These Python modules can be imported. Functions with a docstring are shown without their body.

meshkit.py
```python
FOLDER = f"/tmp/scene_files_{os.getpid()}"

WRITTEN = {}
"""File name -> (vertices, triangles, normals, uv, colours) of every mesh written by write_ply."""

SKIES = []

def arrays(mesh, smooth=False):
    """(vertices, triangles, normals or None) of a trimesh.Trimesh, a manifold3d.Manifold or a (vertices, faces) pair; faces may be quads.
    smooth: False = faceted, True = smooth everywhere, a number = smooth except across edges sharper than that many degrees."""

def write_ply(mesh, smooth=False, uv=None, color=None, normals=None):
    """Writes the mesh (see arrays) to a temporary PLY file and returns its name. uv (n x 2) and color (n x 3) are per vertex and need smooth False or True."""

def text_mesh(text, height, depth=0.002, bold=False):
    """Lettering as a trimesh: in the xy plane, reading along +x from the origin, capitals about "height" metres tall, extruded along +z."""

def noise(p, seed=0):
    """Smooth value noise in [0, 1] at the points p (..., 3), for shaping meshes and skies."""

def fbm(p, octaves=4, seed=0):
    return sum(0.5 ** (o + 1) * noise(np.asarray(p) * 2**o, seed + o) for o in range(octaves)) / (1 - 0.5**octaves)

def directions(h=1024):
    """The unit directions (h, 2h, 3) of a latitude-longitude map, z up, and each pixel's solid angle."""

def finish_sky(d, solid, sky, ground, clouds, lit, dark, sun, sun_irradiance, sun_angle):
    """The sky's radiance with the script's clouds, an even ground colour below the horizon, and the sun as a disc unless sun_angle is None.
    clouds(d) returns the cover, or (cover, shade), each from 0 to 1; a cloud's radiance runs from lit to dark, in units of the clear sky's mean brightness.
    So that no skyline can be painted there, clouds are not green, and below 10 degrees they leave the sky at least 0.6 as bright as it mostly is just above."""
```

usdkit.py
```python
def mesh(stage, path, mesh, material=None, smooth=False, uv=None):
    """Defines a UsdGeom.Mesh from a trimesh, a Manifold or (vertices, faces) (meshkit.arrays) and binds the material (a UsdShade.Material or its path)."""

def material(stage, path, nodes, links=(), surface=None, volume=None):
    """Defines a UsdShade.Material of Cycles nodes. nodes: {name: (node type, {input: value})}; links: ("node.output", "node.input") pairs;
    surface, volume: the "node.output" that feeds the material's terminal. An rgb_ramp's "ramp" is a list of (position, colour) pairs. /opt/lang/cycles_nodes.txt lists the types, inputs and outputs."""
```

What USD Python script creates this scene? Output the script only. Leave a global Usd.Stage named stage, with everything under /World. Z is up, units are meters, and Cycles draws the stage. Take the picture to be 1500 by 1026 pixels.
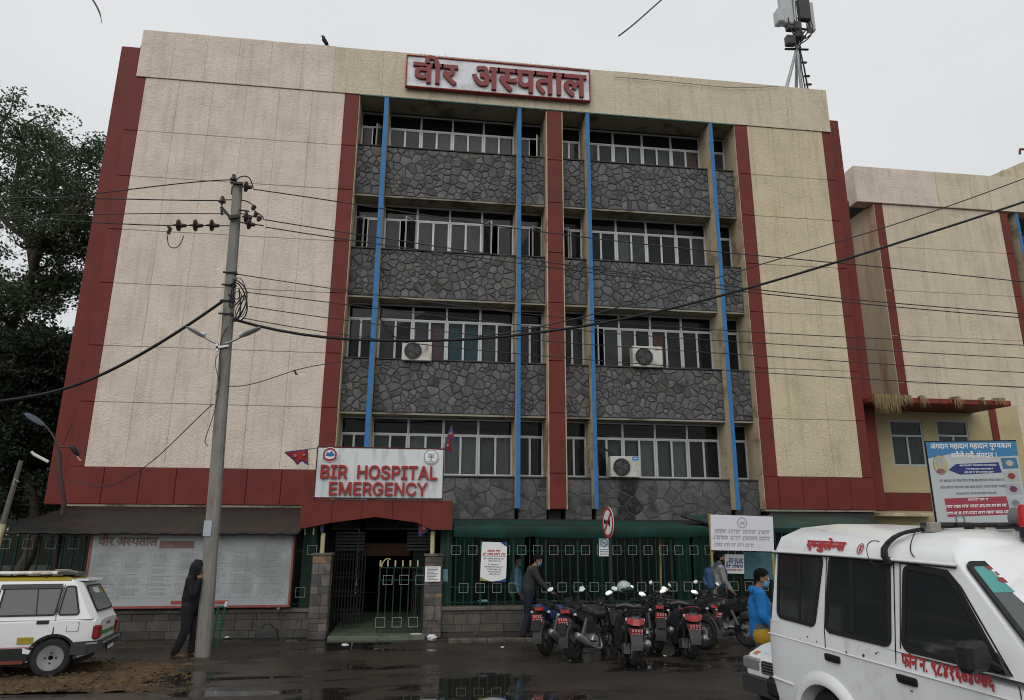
import math, random
import numpy as np, trimesh, manifold3d as m3, shapely, usdkit, meshkit
from shapely.geometry import Polygon, box as sbox
from shapely import affinity
from scipy.spatial import Voronoi
from pxr import Usd, UsdGeom, UsdLux, UsdShade, Gf, Sdf

stage = Usd.Stage.CreateInMemory()
UsdGeom.SetStageUpAxis(stage, 'Z'); UsdGeom.SetStageMetersPerUnit(stage, 1.0)
UsdGeom.Xform.Define(stage, '/World')
RNG = np.random.default_rng(7); random.seed(7)

# ------------------------------------------------------------------ camera, sky, sun, exposure
CAM = np.array([0.0, -19.0, 2.6]); YAW, PITCH, ROLL, FPX = 7.125, 13.924, 0.365, 977.46
EXPOSURE = 1.30
SKY_STRENGTH = 0.06; SUN_INTENSITY = 0.14; SUN_ANGLE = 60.0
SUN_AZ, SUN_EL = math.radians(200), math.radians(42)
_y, _p, _r = map(math.radians, (YAW, PITCH, ROLL))
CF = np.array([math.sin(_y)*math.cos(_p), math.cos(_y)*math.cos(_p), math.sin(_p)])
_r0 = np.array([math.cos(_y), -math.sin(_y), 0]); _u0 = np.cross(_r0, CF)
CR = math.cos(_r)*_r0 + math.sin(_r)*_u0; CU = math.cos(_r)*_u0 - math.sin(_r)*_r0
cam = UsdGeom.Camera.Define(stage, '/World/camera')
cam.CreateHorizontalApertureAttr(36.0); cam.CreateFocalLengthAttr(FPX/1500*36); cam.CreateVerticalApertureAttr(36.0*700/1024)
cam.CreateClippingRangeAttr(Gf.Vec2f(0.05, 5000)); cam.CreateExposureAttr(EXPOSURE)
cam.AddTransformOp().Set(Gf.Matrix4d(*CR, 0, *CU, 0, *(-CF), 0, *CAM, 1))

def ray(px, py): return FPX*CF + CR*(px-750) - CU*(py-513)
def at(px, py, Y=0.0):
    "the point of the vertical plane y = Y that the photograph's point (px, py) shows"
    d = ray(px, py); return CAM + d*((Y-CAM[1])/d[1])
def zg(y):
    "height of the street: level by the fence, rising towards the crown of the road"
    t = np.clip((-3.2-np.asarray(y, float))/9.4, 0, 1); return 0.52*(t*t*(3-2*t)*0.35 + t*0.65)
def gnd(px, py):
    d = ray(px, py); lo, hi = 2.0, 80.0
    for _ in range(60):
        m = (lo+hi)/2; P = CAM + d*m/d[1]
        if P[2] > zg(P[1]): lo = m
        else: hi = m
    P = CAM + d*lo/d[1]; P[2] = float(zg(P[1])); return P

def skymat():
    sd = (math.sin(SUN_AZ)*math.cos(SUN_EL), math.cos(SUN_AZ)*math.cos(SUN_EL), math.sin(SUN_EL))
    return usdkit.material(stage, '/World/Looks/overcast_sky', {
        'sky': ('sky_texture', {'sky_type': 'single_scattering', 'sun_disc': False, 'sun_elevation': SUN_EL, 'sun_rotation': SUN_AZ, 'sun_direction': sd}),
        'tc': ('texture_coordinate', {}), 'mp': ('mapping', {'scale': (1.0, 1.0, 2.2)}),
        'n': ('noise_texture', {'scale': 1.6, 'detail': 5.0, 'roughness': 0.5, 'distortion': 0.4}),
        'cl': ('rgb_ramp', {'ramp': [(0.3, (4.45, 4.58, 4.68)), (0.5, (4.75, 4.83, 4.86)), (0.72, (5.05, 5.08, 5.06))]}),
        'sx': ('separate_xyz', {}), 'zr': ('map_range', {'from_min': 0.0, 'from_max': 1.0, 'to_min': 0.94, 'to_max': 1.25}),
        'mul': ('vector_math', {'math_type': 'scale'}),
        'mix': ('mix_color', {'fac': 0.93, 'use_clamp': False}), 'bg': ('background_shader', {'strength': SKY_STRENGTH})},
        [('tc.generated', 'mp.vector'), ('mp.vector', 'n.vector'), ('n.fac', 'cl.fac'), ('tc.generated', 'sx.vector'), ('sx.z', 'zr.value'),
         ('cl.color', 'mul.vector1'), ('zr.result', 'mul.scale'), ('sky.color', 'mix.a'), ('mul.vector', 'mix.b'), ('mix.result', 'bg.color')], surface='bg.background')
dome = UsdLux.DomeLight.Define(stage, '/World/sky')
dome.GetPrim().SetCustomDataByKey('kind', 'structure'); dome.GetPrim().SetCustomDataByKey('label', 'pale grey overcast sky over the whole street')
UsdShade.MaterialBindingAPI.Apply(dome.GetPrim()).Bind(skymat())
sun = UsdLux.DistantLight.Define(stage, '/World/sun')
sun.CreateNormalizeAttr(True); sun.CreateIntensityAttr(SUN_INTENSITY); sun.CreateAngleAttr(SUN_ANGLE); sun.CreateColorAttr(Gf.Vec3f(1, .97, .93))
_sd = Gf.Vec3d(math.sin(SUN_AZ)*math.cos(SUN_EL), math.cos(SUN_AZ)*math.cos(SUN_EL), math.sin(SUN_EL))
sun.AddTransformOp().Set(Gf.Matrix4d().SetRotate(Gf.Rotation(Gf.Vec3d(0, 0, 1), _sd)))

# ------------------------------------------------------------------ helpers: shapes
def arr(*a): return np.array(a, float)
def join(parts):
    vs, fs, n = [], [], 0
    for p in parts:
        v, f = (p.vertices, p.faces) if hasattr(p, 'faces') else p
        vs.append(np.asarray(v, float)); fs.append(np.asarray(f, int)+n); n += len(v)
    return np.vstack(vs), np.vstack(fs)
BF = np.array([[0,2,1],[0,3,2],[4,5,6],[4,6,7],[0,1,5],[0,5,4],[1,2,6],[1,6,5],[2,3,7],[2,7,6],[3,0,4],[3,4,7]])
def bx(x0, x1, y0, y1, z0, z1):
    v = arr((x0,y0,z0),(x1,y0,z0),(x1,y1,z0),(x0,y1,z0),(x0,y0,z1),(x1,y0,z1),(x1,y1,z1),(x0,y1,z1)); return v, BF
def cbx(x0, x1, y0, y1, z0, z1, c=0.01):
    "box with chamfered edges"
    c = min(c, (x1-x0)*.45, (y1-y0)*.45, (z1-z0)*.45)
    pts = []
    for X, a in ((x0, 1), (x1, -1)):
        for Y, b in ((y0, 1), (y1, -1)):
            for Z, d in ((z0, 1), (z1, -1)):
                pts += [(X+a*c, Y+b*c, Z), (X+a*c, Y, Z+d*c), (X, Y+b*c, Z+d*c)]
    return hull(pts)
def hull(pts):
    m = trimesh.convex.convex_hull(np.array(pts, float)); return np.array(m.vertices), np.array(m.faces)
def frame_of(d):
    d = d/np.linalg.norm(d); a = arr(0,0,1) if abs(d[2]) < .9 else arr(1,0,0)
    s = np.cross(d, a); s /= np.linalg.norm(s); return s, np.cross(s, d)
def bar(p, q, r=.02, n=6, r2=None, cap=True):
    "round (or, with n = 4, square) bar from p to q"
    p, q = np.asarray(p, float), np.asarray(q, float); s, u = frame_of(q-p); r2 = r if r2 is None else r2
    a = np.linspace(0, 2*np.pi, n, endpoint=False) + (np.pi/4 if n == 4 else 0)
    c = np.cos(a)[:,None]*s + np.sin(a)[:,None]*u
    v = np.vstack([p+c*r, q+c*r2]); f = []
    for i in range(n):
        j = (i+1) % n; f += [(i, j, n+j), (i, n+j, n+i)]
    if cap:
        for i in range(1, n-1): f += [(0, i+1, i), (n, n+i, n+i+1)]
    return v, np.array(f)[:, ::-1]
def tube(P, r=.01, n=6):
    P = np.asarray(P, float); rr = np.broadcast_to(r, len(P)); T = np.gradient(P, axis=0); T /= np.linalg.norm(T, axis=1)[:,None]+1e-12
    s, u = frame_of(T[0]); V = []; a = np.linspace(0, 2*np.pi, n, endpoint=False)
    for k in range(len(P)):
        s = s - T[k]*(s@T[k]); s /= np.linalg.norm(s)+1e-12; u = np.cross(s, T[k])
        V.append(P[k] + (np.cos(a)[:,None]*s + np.sin(a)[:,None]*u)*rr[k])
    F = []
    for k in range(len(P)-1):
        for i in range(n):
            j = (i+1) % n; F += [(k*n+i, (k+1)*n+j, k*n+j), (k*n+i, (k+1)*n+i, (k+1)*n+j)]
    for i in range(1, n-1): F += [(0, i, i+1), ((len(P)-1)*n, (len(P)-1)*n+i+1, (len(P)-1)*n+i)]
    return np.vstack(V), np.array(F)[:, ::-1]
def spline(P, n=16):
    from scipy.interpolate import CubicSpline
    P = np.asarray(P, float); t = np.r_[0, np.cumsum(np.linalg.norm(np.diff(P, axis=0), axis=1))]
    return CubicSpline(t, P)(np.linspace(0, t[-1], n))
def prism(poly, h, z0=0.0):
    "extrudes a shapely polygon along z"
    gs = [g for g in getattr(poly, 'geoms', [poly]) if g.area > 1e-9]
    return join([(lambda m: (np.array(m.vertices)+[0,0,z0], np.array(m.faces)))(trimesh.creation.extrude_polygon(g, h, engine='earcut')) for g in gs])
def pg(*p): return Polygon(p).buffer(0)
def disc(r, n=24, cx=0, cy=0, sx=1.0): 
    a = np.linspace(0, 2*np.pi, n, endpoint=False); return Polygon(np.c_[cx+r*sx*np.cos(a), cy+r*np.sin(a)])
def rrect(x0, y0, x1, y1, r): return sbox(x0+r, y0+r, x1-r, y1-r).buffer(r, quad_segs=4)
def lathe(prof, n=20, axis='z'):
    "revolves (r, z) pairs"
    prof = np.array(prof, float); a = np.linspace(0, 2*np.pi, n, endpoint=False); m = len(prof)
    v = np.array([(r*math.cos(t), r*math.sin(t), z) for r, z in prof for t in a]); f = []
    for k in range(m-1):
        for i in range(n):
            j = (i+1) % n; f += [(k*n+i, k*n+j, (k+1)*n+j), (k*n+i, (k+1)*n+j, (k+1)*n+i)]
    v, f = v, np.array(f)
    if axis == 'y': v = v[:, [0, 2, 1]]; f = f[:, ::-1]
    if axis == 'x': v = v[:, [2, 0, 1]]
    return v, f
def ball(c, r, sub=2, s=(1,1,1)):
    m = trimesh.creation.icosphere(sub, 1.0); return m.vertices*np.array(s)*r + np.array(c), m.faces
def loft(secs, cap=True):
    "closed loft through rings of equal length"
    n = len(secs[0]); V = np.vstack(secs); F = []
    for k in range(len(secs)-1):
        for i in range(n):
            j = (i+1) % n; F += [(k*n+i, k*n+j, (k+1)*n+j), (k*n+i, (k+1)*n+j, (k+1)*n+i)]
    if cap:
        for b, fl in ((0, 1), ((len(secs)-1)*n, 0)):
            c = len(V); V = np.vstack([V, V[b:b+n].mean(0)])
            for i in range(n):
                j = (i+1) % n; F.append((c, b+j, b+i) if fl else (c, b+i, b+j))
    return V, np.array(F)
def sheet(G):
    "grid (m, n, 3) of points as a surface"
    m, n = G.shape[:2]; F = []
    for i in range(m-1):
        for j in range(n-1): a = i*n+j; F += [(a, a+1, a+n+1), (a, a+n+1, a+n)]
    return G.reshape(-1, 3), np.array(F)
def thick(G, d):
    "grid as a closed sheet of thickness d (vector)"
    m, n = G.shape[:2]; v1, f1 = sheet(G); v2, f2 = v1+np.asarray(d), f1[:, ::-1]; N = len(v1)
    idx = list(range(n)) + [i*n+n-1 for i in range(1, m)] + [(m-1)*n+j for j in range(n-2, -1, -1)] + [i*n for i in range(m-2, 0, -1)]
    F = []
    for a, b in zip(idx, idx[1:]+idx[:1]): F += [(a, N+a, N+b), (a, N+b, b)]
    return np.vstack([v1, v2]), np.vstack([f1, f2+N, F])
def xf(mesh, M=None, loc=(0,0,0), rz=0.0, rx=0.0, ry=0.0, s=1.0):
    v = np.asarray(mesh[0], float)*s
    R = trimesh.transformations.euler_matrix(rx, ry, rz, 'sxyz')[:3, :3] if M is None else np.asarray(M)
    return v@R.T + np.array(loc, float), mesh[1]
UP = np.array([[1,0,0],[0,0,-1],[0,1,0]], float)      # a drawing in xy stood up: x stays, y becomes z, front faces -y
def stand(mesh, loc, rz=0.0): return xf(xf(mesh, M=UP), loc=loc, rz=rz)
def chain(bones, res=0.03, it=8):
    "one smooth body from bones ((p, r), (q, r))"
    parts = []
    for (p, r), (q, s) in bones:
        a = m3.Manifold.sphere(r, 14).translate(list(map(float, p))); b = m3.Manifold.sphere(s, 14).translate(list(map(float, q)))
        parts.append(m3.Manifold.batch_hull([a, b]))
    m = m3.Manifold.batch_boolean(parts, m3.OpType.Add).refine_to_length(res).to_mesh()
    t = trimesh.Trimesh(m.vert_properties[:, :3], m.tri_verts); trimesh.smoothing.filter_taubin(t, iterations=it)
    return np.array(t.vertices), np.array(t.faces)
def quad(x0, x1, y, z0, z1): return arr((x0,y,z0),(x1,y,z0),(x1,y,z1),(x0,y,z1)), np.array([[0,1,2],[0,2,3]])
def tri2man(mesh):
    v, f = mesh; t = trimesh.Trimesh(v, f); t.merge_vertices()
    if t.volume < 0: t.invert()
    return m3.Manifold(m3.Mesh(np.asarray(t.vertices, np.float32), np.asarray(t.faces, np.uint32)))

# ------------------------------------------------------------------ helpers: prims
_used = {}
def path_for(parent, name):
    base = str(parent.GetPath()) if parent is not None else '/World'
    k = _used.get((base, name), 0); _used[(base, name)] = k+1
    return f'{base}/{name}' + (f'_{k:03d}' if k else '')
def tag(o, label=None, cat=None, group=None, kind=None, category=None):
    cat = cat or category
    p = o.GetPrim() if hasattr(o, 'GetPrim') else o
    for k, v in (('label', label), ('category', cat), ('group', group), ('kind', kind)):
        if v: p.SetCustomDataByKey(k, v)
    return p
def thing(name, label, cat, loc=(0,0,0), rz=0.0, group=None, rx=0.0, ry=0.0):
    x = UsdGeom.Xform.Define(stage, path_for(None, name))
    x.AddTranslateOp().Set(Gf.Vec3d(*map(float, loc))); x.AddRotateZYXOp().Set(Gf.Vec3f(math.degrees(rx), math.degrees(ry), math.degrees(rz)))
    return tag(x, label, cat, group)
def obj(name, mesh, mat, parent=None, smooth=False, **kw):
    m = usdkit.mesh(stage, path_for(parent, name), mesh, mat, smooth=smooth)
    return tag(m, **kw)

# ------------------------------------------------------------------ helpers: materials
_mats = {}
def pm(name, col, rough=.6, var=.15, scale=3.0, bump=.0, bscale=40.0, metallic=0.0, spec=.22, coat=0.0, dirt=None, dscale=1.2, island=0.0, stretch=(1,1,1), extra=None, dr=(.5,.62)):
    "painted / mineral / metal surface: tone noise, stains (dirt colour), fine relief, a tone per island"
    if name in _mats: return _mats[name]
    c = np.array(col, float)
    N = {'g': ('geometry', {}), 'mp': ('mapping', {'scale': stretch}), 'n': ('noise_texture', {'scale': scale, 'detail': 6.0, 'roughness': .6}),
         'r': ('rgb_ramp', {'ramp': [(.25, tuple(c*(1-var))), (.5, tuple(c)), (.75, tuple(np.minimum(c*(1+var), .95)))]}),
         'p': ('principled_bsdf', {'roughness': rough, 'metallic': metallic, 'specular_ior_level': spec, 'coat_weight': coat})}
    L = [('g.position', 'mp.vector'), ('mp.vector', 'n.vector'), ('n.fac', 'r.fac')]; out = 'r.color'
    if island:
        N['ir'] = ('map_range', {'from_min': 0.0, 'from_max': 1.0, 'to_min': 1-island, 'to_max': 1+island}); N['is'] = ('vector_math', {'math_type': 'scale'})
        L += [('g.random_per_island', 'ir.value'), (out, 'is.vector1'), ('ir.result', 'is.scale')]; out = 'is.vector'
    if dirt is not None:
        N['n2'] = ('noise_texture', {'scale': dscale, 'detail': 8.0, 'roughness': .68}); N['m2'] = ('map_range', {'from_min': dr[0], 'from_max': dr[1], 'clamp': True})
        N['mx'] = ('mix_color', {'b': dirt})
        L += [('mp.vector', 'n2.vector'), ('n2.fac', 'm2.value'), ('m2.result', 'mx.fac'), (out, 'mx.a')]; out = 'mx.result'
    L.append((out, 'p.base_color'))
    if bump:
        N['nb'] = ('noise_texture', {'scale': bscale, 'detail': 5.0, 'roughness': .6}); N['b'] = ('bump', {'strength': bump, 'distance': .02})
        L += [('g.position', 'nb.vector'), ('nb.fac', 'b.height'), ('b.normal', 'p.normal')]
    _mats[name] = usdkit.material(stage, '/World/Looks/'+name, N, L, surface='p.BSDF'); return _mats[name]
def glass(name, tint=(.9,.95,.95), dust=.0, dustcol=(.3,.3,.3), rough=.03, ior=1.5):
    if name in _mats: return _mats[name]
    N = {'t': ('transparent_bsdf', {'color': tint}), 'gl': ('glossy_bsdf', {'color': (1,1,1), 'roughness': rough}), 'f': ('fresnel', {'IOR': ior}), 'm': ('mix_closure', {}),
         'd': ('diffuse_bsdf', {'color': dustcol}), 'g': ('geometry', {}), 'n': ('noise_texture', {'scale': 2.5, 'detail': 6.0, 'roughness': .7}),
         'mr': ('map_range', {'from_min': .3, 'from_max': .75, 'to_min': dust*.5, 'to_max': dust*1.5, 'clamp': True}), 'm2': ('mix_closure', {})}
    L = [('f.fac', 'm.fac'), ('t.BSDF', 'm.closure1'), ('gl.BSDF', 'm.closure2'), ('g.position', 'n.vector'), ('n.fac', 'mr.value'), ('mr.result', 'm2.fac'), ('m.closure', 'm2.closure1'), ('d.BSDF', 'm2.closure2')]
    _mats[name] = usdkit.material(stage, '/World/Looks/'+name, N, L, surface='m2.closure'); return _mats[name]
def plaster(name, col, streak):
    "raked plaster: swirling relief, faint rain streaks"
    c = np.array(col)
    N = {'g': ('geometry', {}), 'n': ('noise_texture', {'scale': 1.1, 'detail': 7.0, 'roughness': .62}),
         'r': ('rgb_ramp', {'ramp': [(.3, tuple(c*.86)), (.5, tuple(c)), (.7, tuple(c*1.08))]}),
         'mp': ('mapping', {'scale': (3.5, 3.5, .28)}), 'n2': ('noise_texture', {'scale': 1.4, 'detail': 7.0, 'roughness': .7}),
         'm2': ('map_range', {'from_min': .5, 'from_max': .78, 'to_max': .72, 'clamp': True}), 'mx': ('mix_color', {'b': streak}),
         'w': ('noise_texture', {'scale': 6.0, 'detail': 5.0, 'roughness': .65, 'distortion': 2.2}), 'w2': ('noise_texture', {'scale': 34.0, 'detail': 3.0}),
         'add': ('math', {'math_type': 'multiply_add', 'value2': .35}),
         'b': ('bump', {'strength': .75, 'distance': .05}), 'p': ('principled_bsdf', {'roughness': .9, 'specular_ior_level': .12})}
    L = [('g.position', 'n.vector'), ('n.fac', 'r.fac'), ('g.position', 'mp.vector'), ('mp.vector', 'n2.vector'), ('n2.fac', 'm2.value'), ('m2.result', 'mx.fac'), ('r.color', 'mx.a'), ('mx.result', 'p.base_color'),
         ('g.position', 'w.vector'), ('g.position', 'w2.vector'), ('w2.fac', 'add.value1'), ('w.fac', 'add.value3'), ('add.value', 'b.height'), ('b.normal', 'p.normal')]
    _mats[name] = usdkit.material(stage, '/World/Looks/'+name, N, L, surface='p.BSDF'); return _mats[name]

PINK = plaster('pinkish_plaster', (.635,.55,.465), (.40,.33,.28))
YELL = plaster('yellowish_plaster', (.56,.485,.335), (.33,.27,.19))
FASC = plaster('parapet_plaster', (.57,.50,.37), (.34,.29,.23))
RED = pm('red_wall_paint', (.142,.026,.018), .62, .16, 1.6, .35, 30, dirt=(.095,.024,.02), dscale=.7, dr=(.5,.75))
GROOVE = pm('joint_mortar', (.27,.20,.16), .9, .2)
CREAMSIDE = pm('cream_reveal', (.47,.39,.27), .8, .12, 2, .2, 40, dirt=(.25,.19,.12), dscale=1.2)
BLUE = pm('blue_fin_paint', (.032,.155,.37), .55, .16, 5, .15, 50, dirt=(.10,.12,.13), dscale=3, dr=(.6,.85))
MORTAR = pm('spandrel_mortar', (.062,.062,.061), .9, .25, 6, .4, 50)
SOFFIT = pm('soffit_paint', (.28,.26,.20), .85, .15, 1.5, dirt=(.12,.10,.07), dscale=.9)
CONC = pm('grey_concrete', (.28,.27,.25), .85, .18, 5, .35, 60, dirt=(.12,.115,.10), dscale=1.8)
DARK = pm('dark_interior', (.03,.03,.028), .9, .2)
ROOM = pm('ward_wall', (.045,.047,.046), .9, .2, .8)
ALU = pm('aluminium_frame', (.43,.44,.45), .45, .12, 4, 0, 30, .3)
BLACK = pm('black_plastic', (.012,.012,.013), .45, .2, 9, .1, 60)
RUBBER = pm('tyre_rubber', (.018,.018,.018), .75, .3, 14, .2, 80)
STEEL = pm('dull_steel', (.38,.38,.38), .42, .18, 9, .1, 60, .85)
CHROME = pm('mirror_chrome', (.8,.8,.82), .12, .05, 4, 0, 30, 1.0)
WHITE = pm('white_board_paint', (.70,.73,.74), .55, .06, 1.2, 0, 30, dirt=(.45,.46,.44), dscale=.9)
SIGNRED = pm('sign_red', (.30,.035,.03), .45, .15, 6, 0, 30)
GREEN = pm('green_fence_paint', (.007,.036,.025), .5, .25, 6, .2, 60, dirt=(.02,.024,.018), dscale=2.2)
CREAMTIP = pm('cream_tip_paint', (.45,.39,.23), .6, .15, 9)
PALEMETAL = pm('pale_metal_square', (.21,.20,.175), .55, .2, 9)
YELPOST = pm('yellow_post_paint', (.30,.23,.075), .6, .2, 5, .1, 40, dirt=(.2,.15,.06), dscale=3)
PAPER = pm('white_paper', (.70,.71,.71), .7, .06, 4)
INKR = pm('red_ink', (.42,.05,.04), .6, .1)
INKK = pm('grey_ink', (.16,.16,.18), .6, .1)
INKB = pm('blue_ink', (.03,.06,.25), .6, .1)
STONES = [pm(f'stone_{n}', c, .72, .28, 5, .55, 22, dirt=(c[0]*.5, c[1]*.5, c[2]*.5), dscale=3) for n, c in
          dict(grey=(.108,.109,.110), dark=(.082,.083,.085), pale=(.136,.135,.130), blue=(.096,.100,.104), brown=(.117,.110,.098)).items()]
STONEMIX = usdkit.material(stage, '/World/Looks/stone_mixed', {'at': ('attribute', {'attribute': 'tone'}), 'g': ('geometry', {}), 'n': ('noise_texture', {'scale': 4.0, 'detail': 7.0, 'roughness': .65}), 'r': ('rgb_ramp', {'ramp': [(.3, (.068,.069,.070)), (.5, (.104,.105,.106)), (.7, (.132,.131,.128))]}),
    's': ('vector_math', {'math_type': 'multiply'}), 'nb': ('noise_texture', {'scale': 22.0, 'detail': 5.0}), 'b': ('bump', {'strength': .55, 'distance': .02}), 'p': ('principled_bsdf', {'roughness': .72, 'specular_ior_level': .22})},
    [('g.position', 'n.vector'), ('n.fac', 'r.fac'), ('r.color', 's.vector1'), ('at.vector', 's.vector2'), ('s.vector', 'p.base_color'), ('g.position', 'nb.vector'), ('nb.fac', 'b.height'), ('b.normal', 'p.normal')], surface='p.BSDF')
G_CLEAR = glass('pane_clear', (.55,.58,.58), .05, (.14,.15,.15), .02, 1.28)
G_DUST = glass('pane_dusty', (.70,.73,.73), .30, (.10,.108,.108), .06, 1.28)
G_DARK = glass('pane_transom', (.35,.37,.37), .04, (.12,.12,.12), .02, 1.28)
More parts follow.
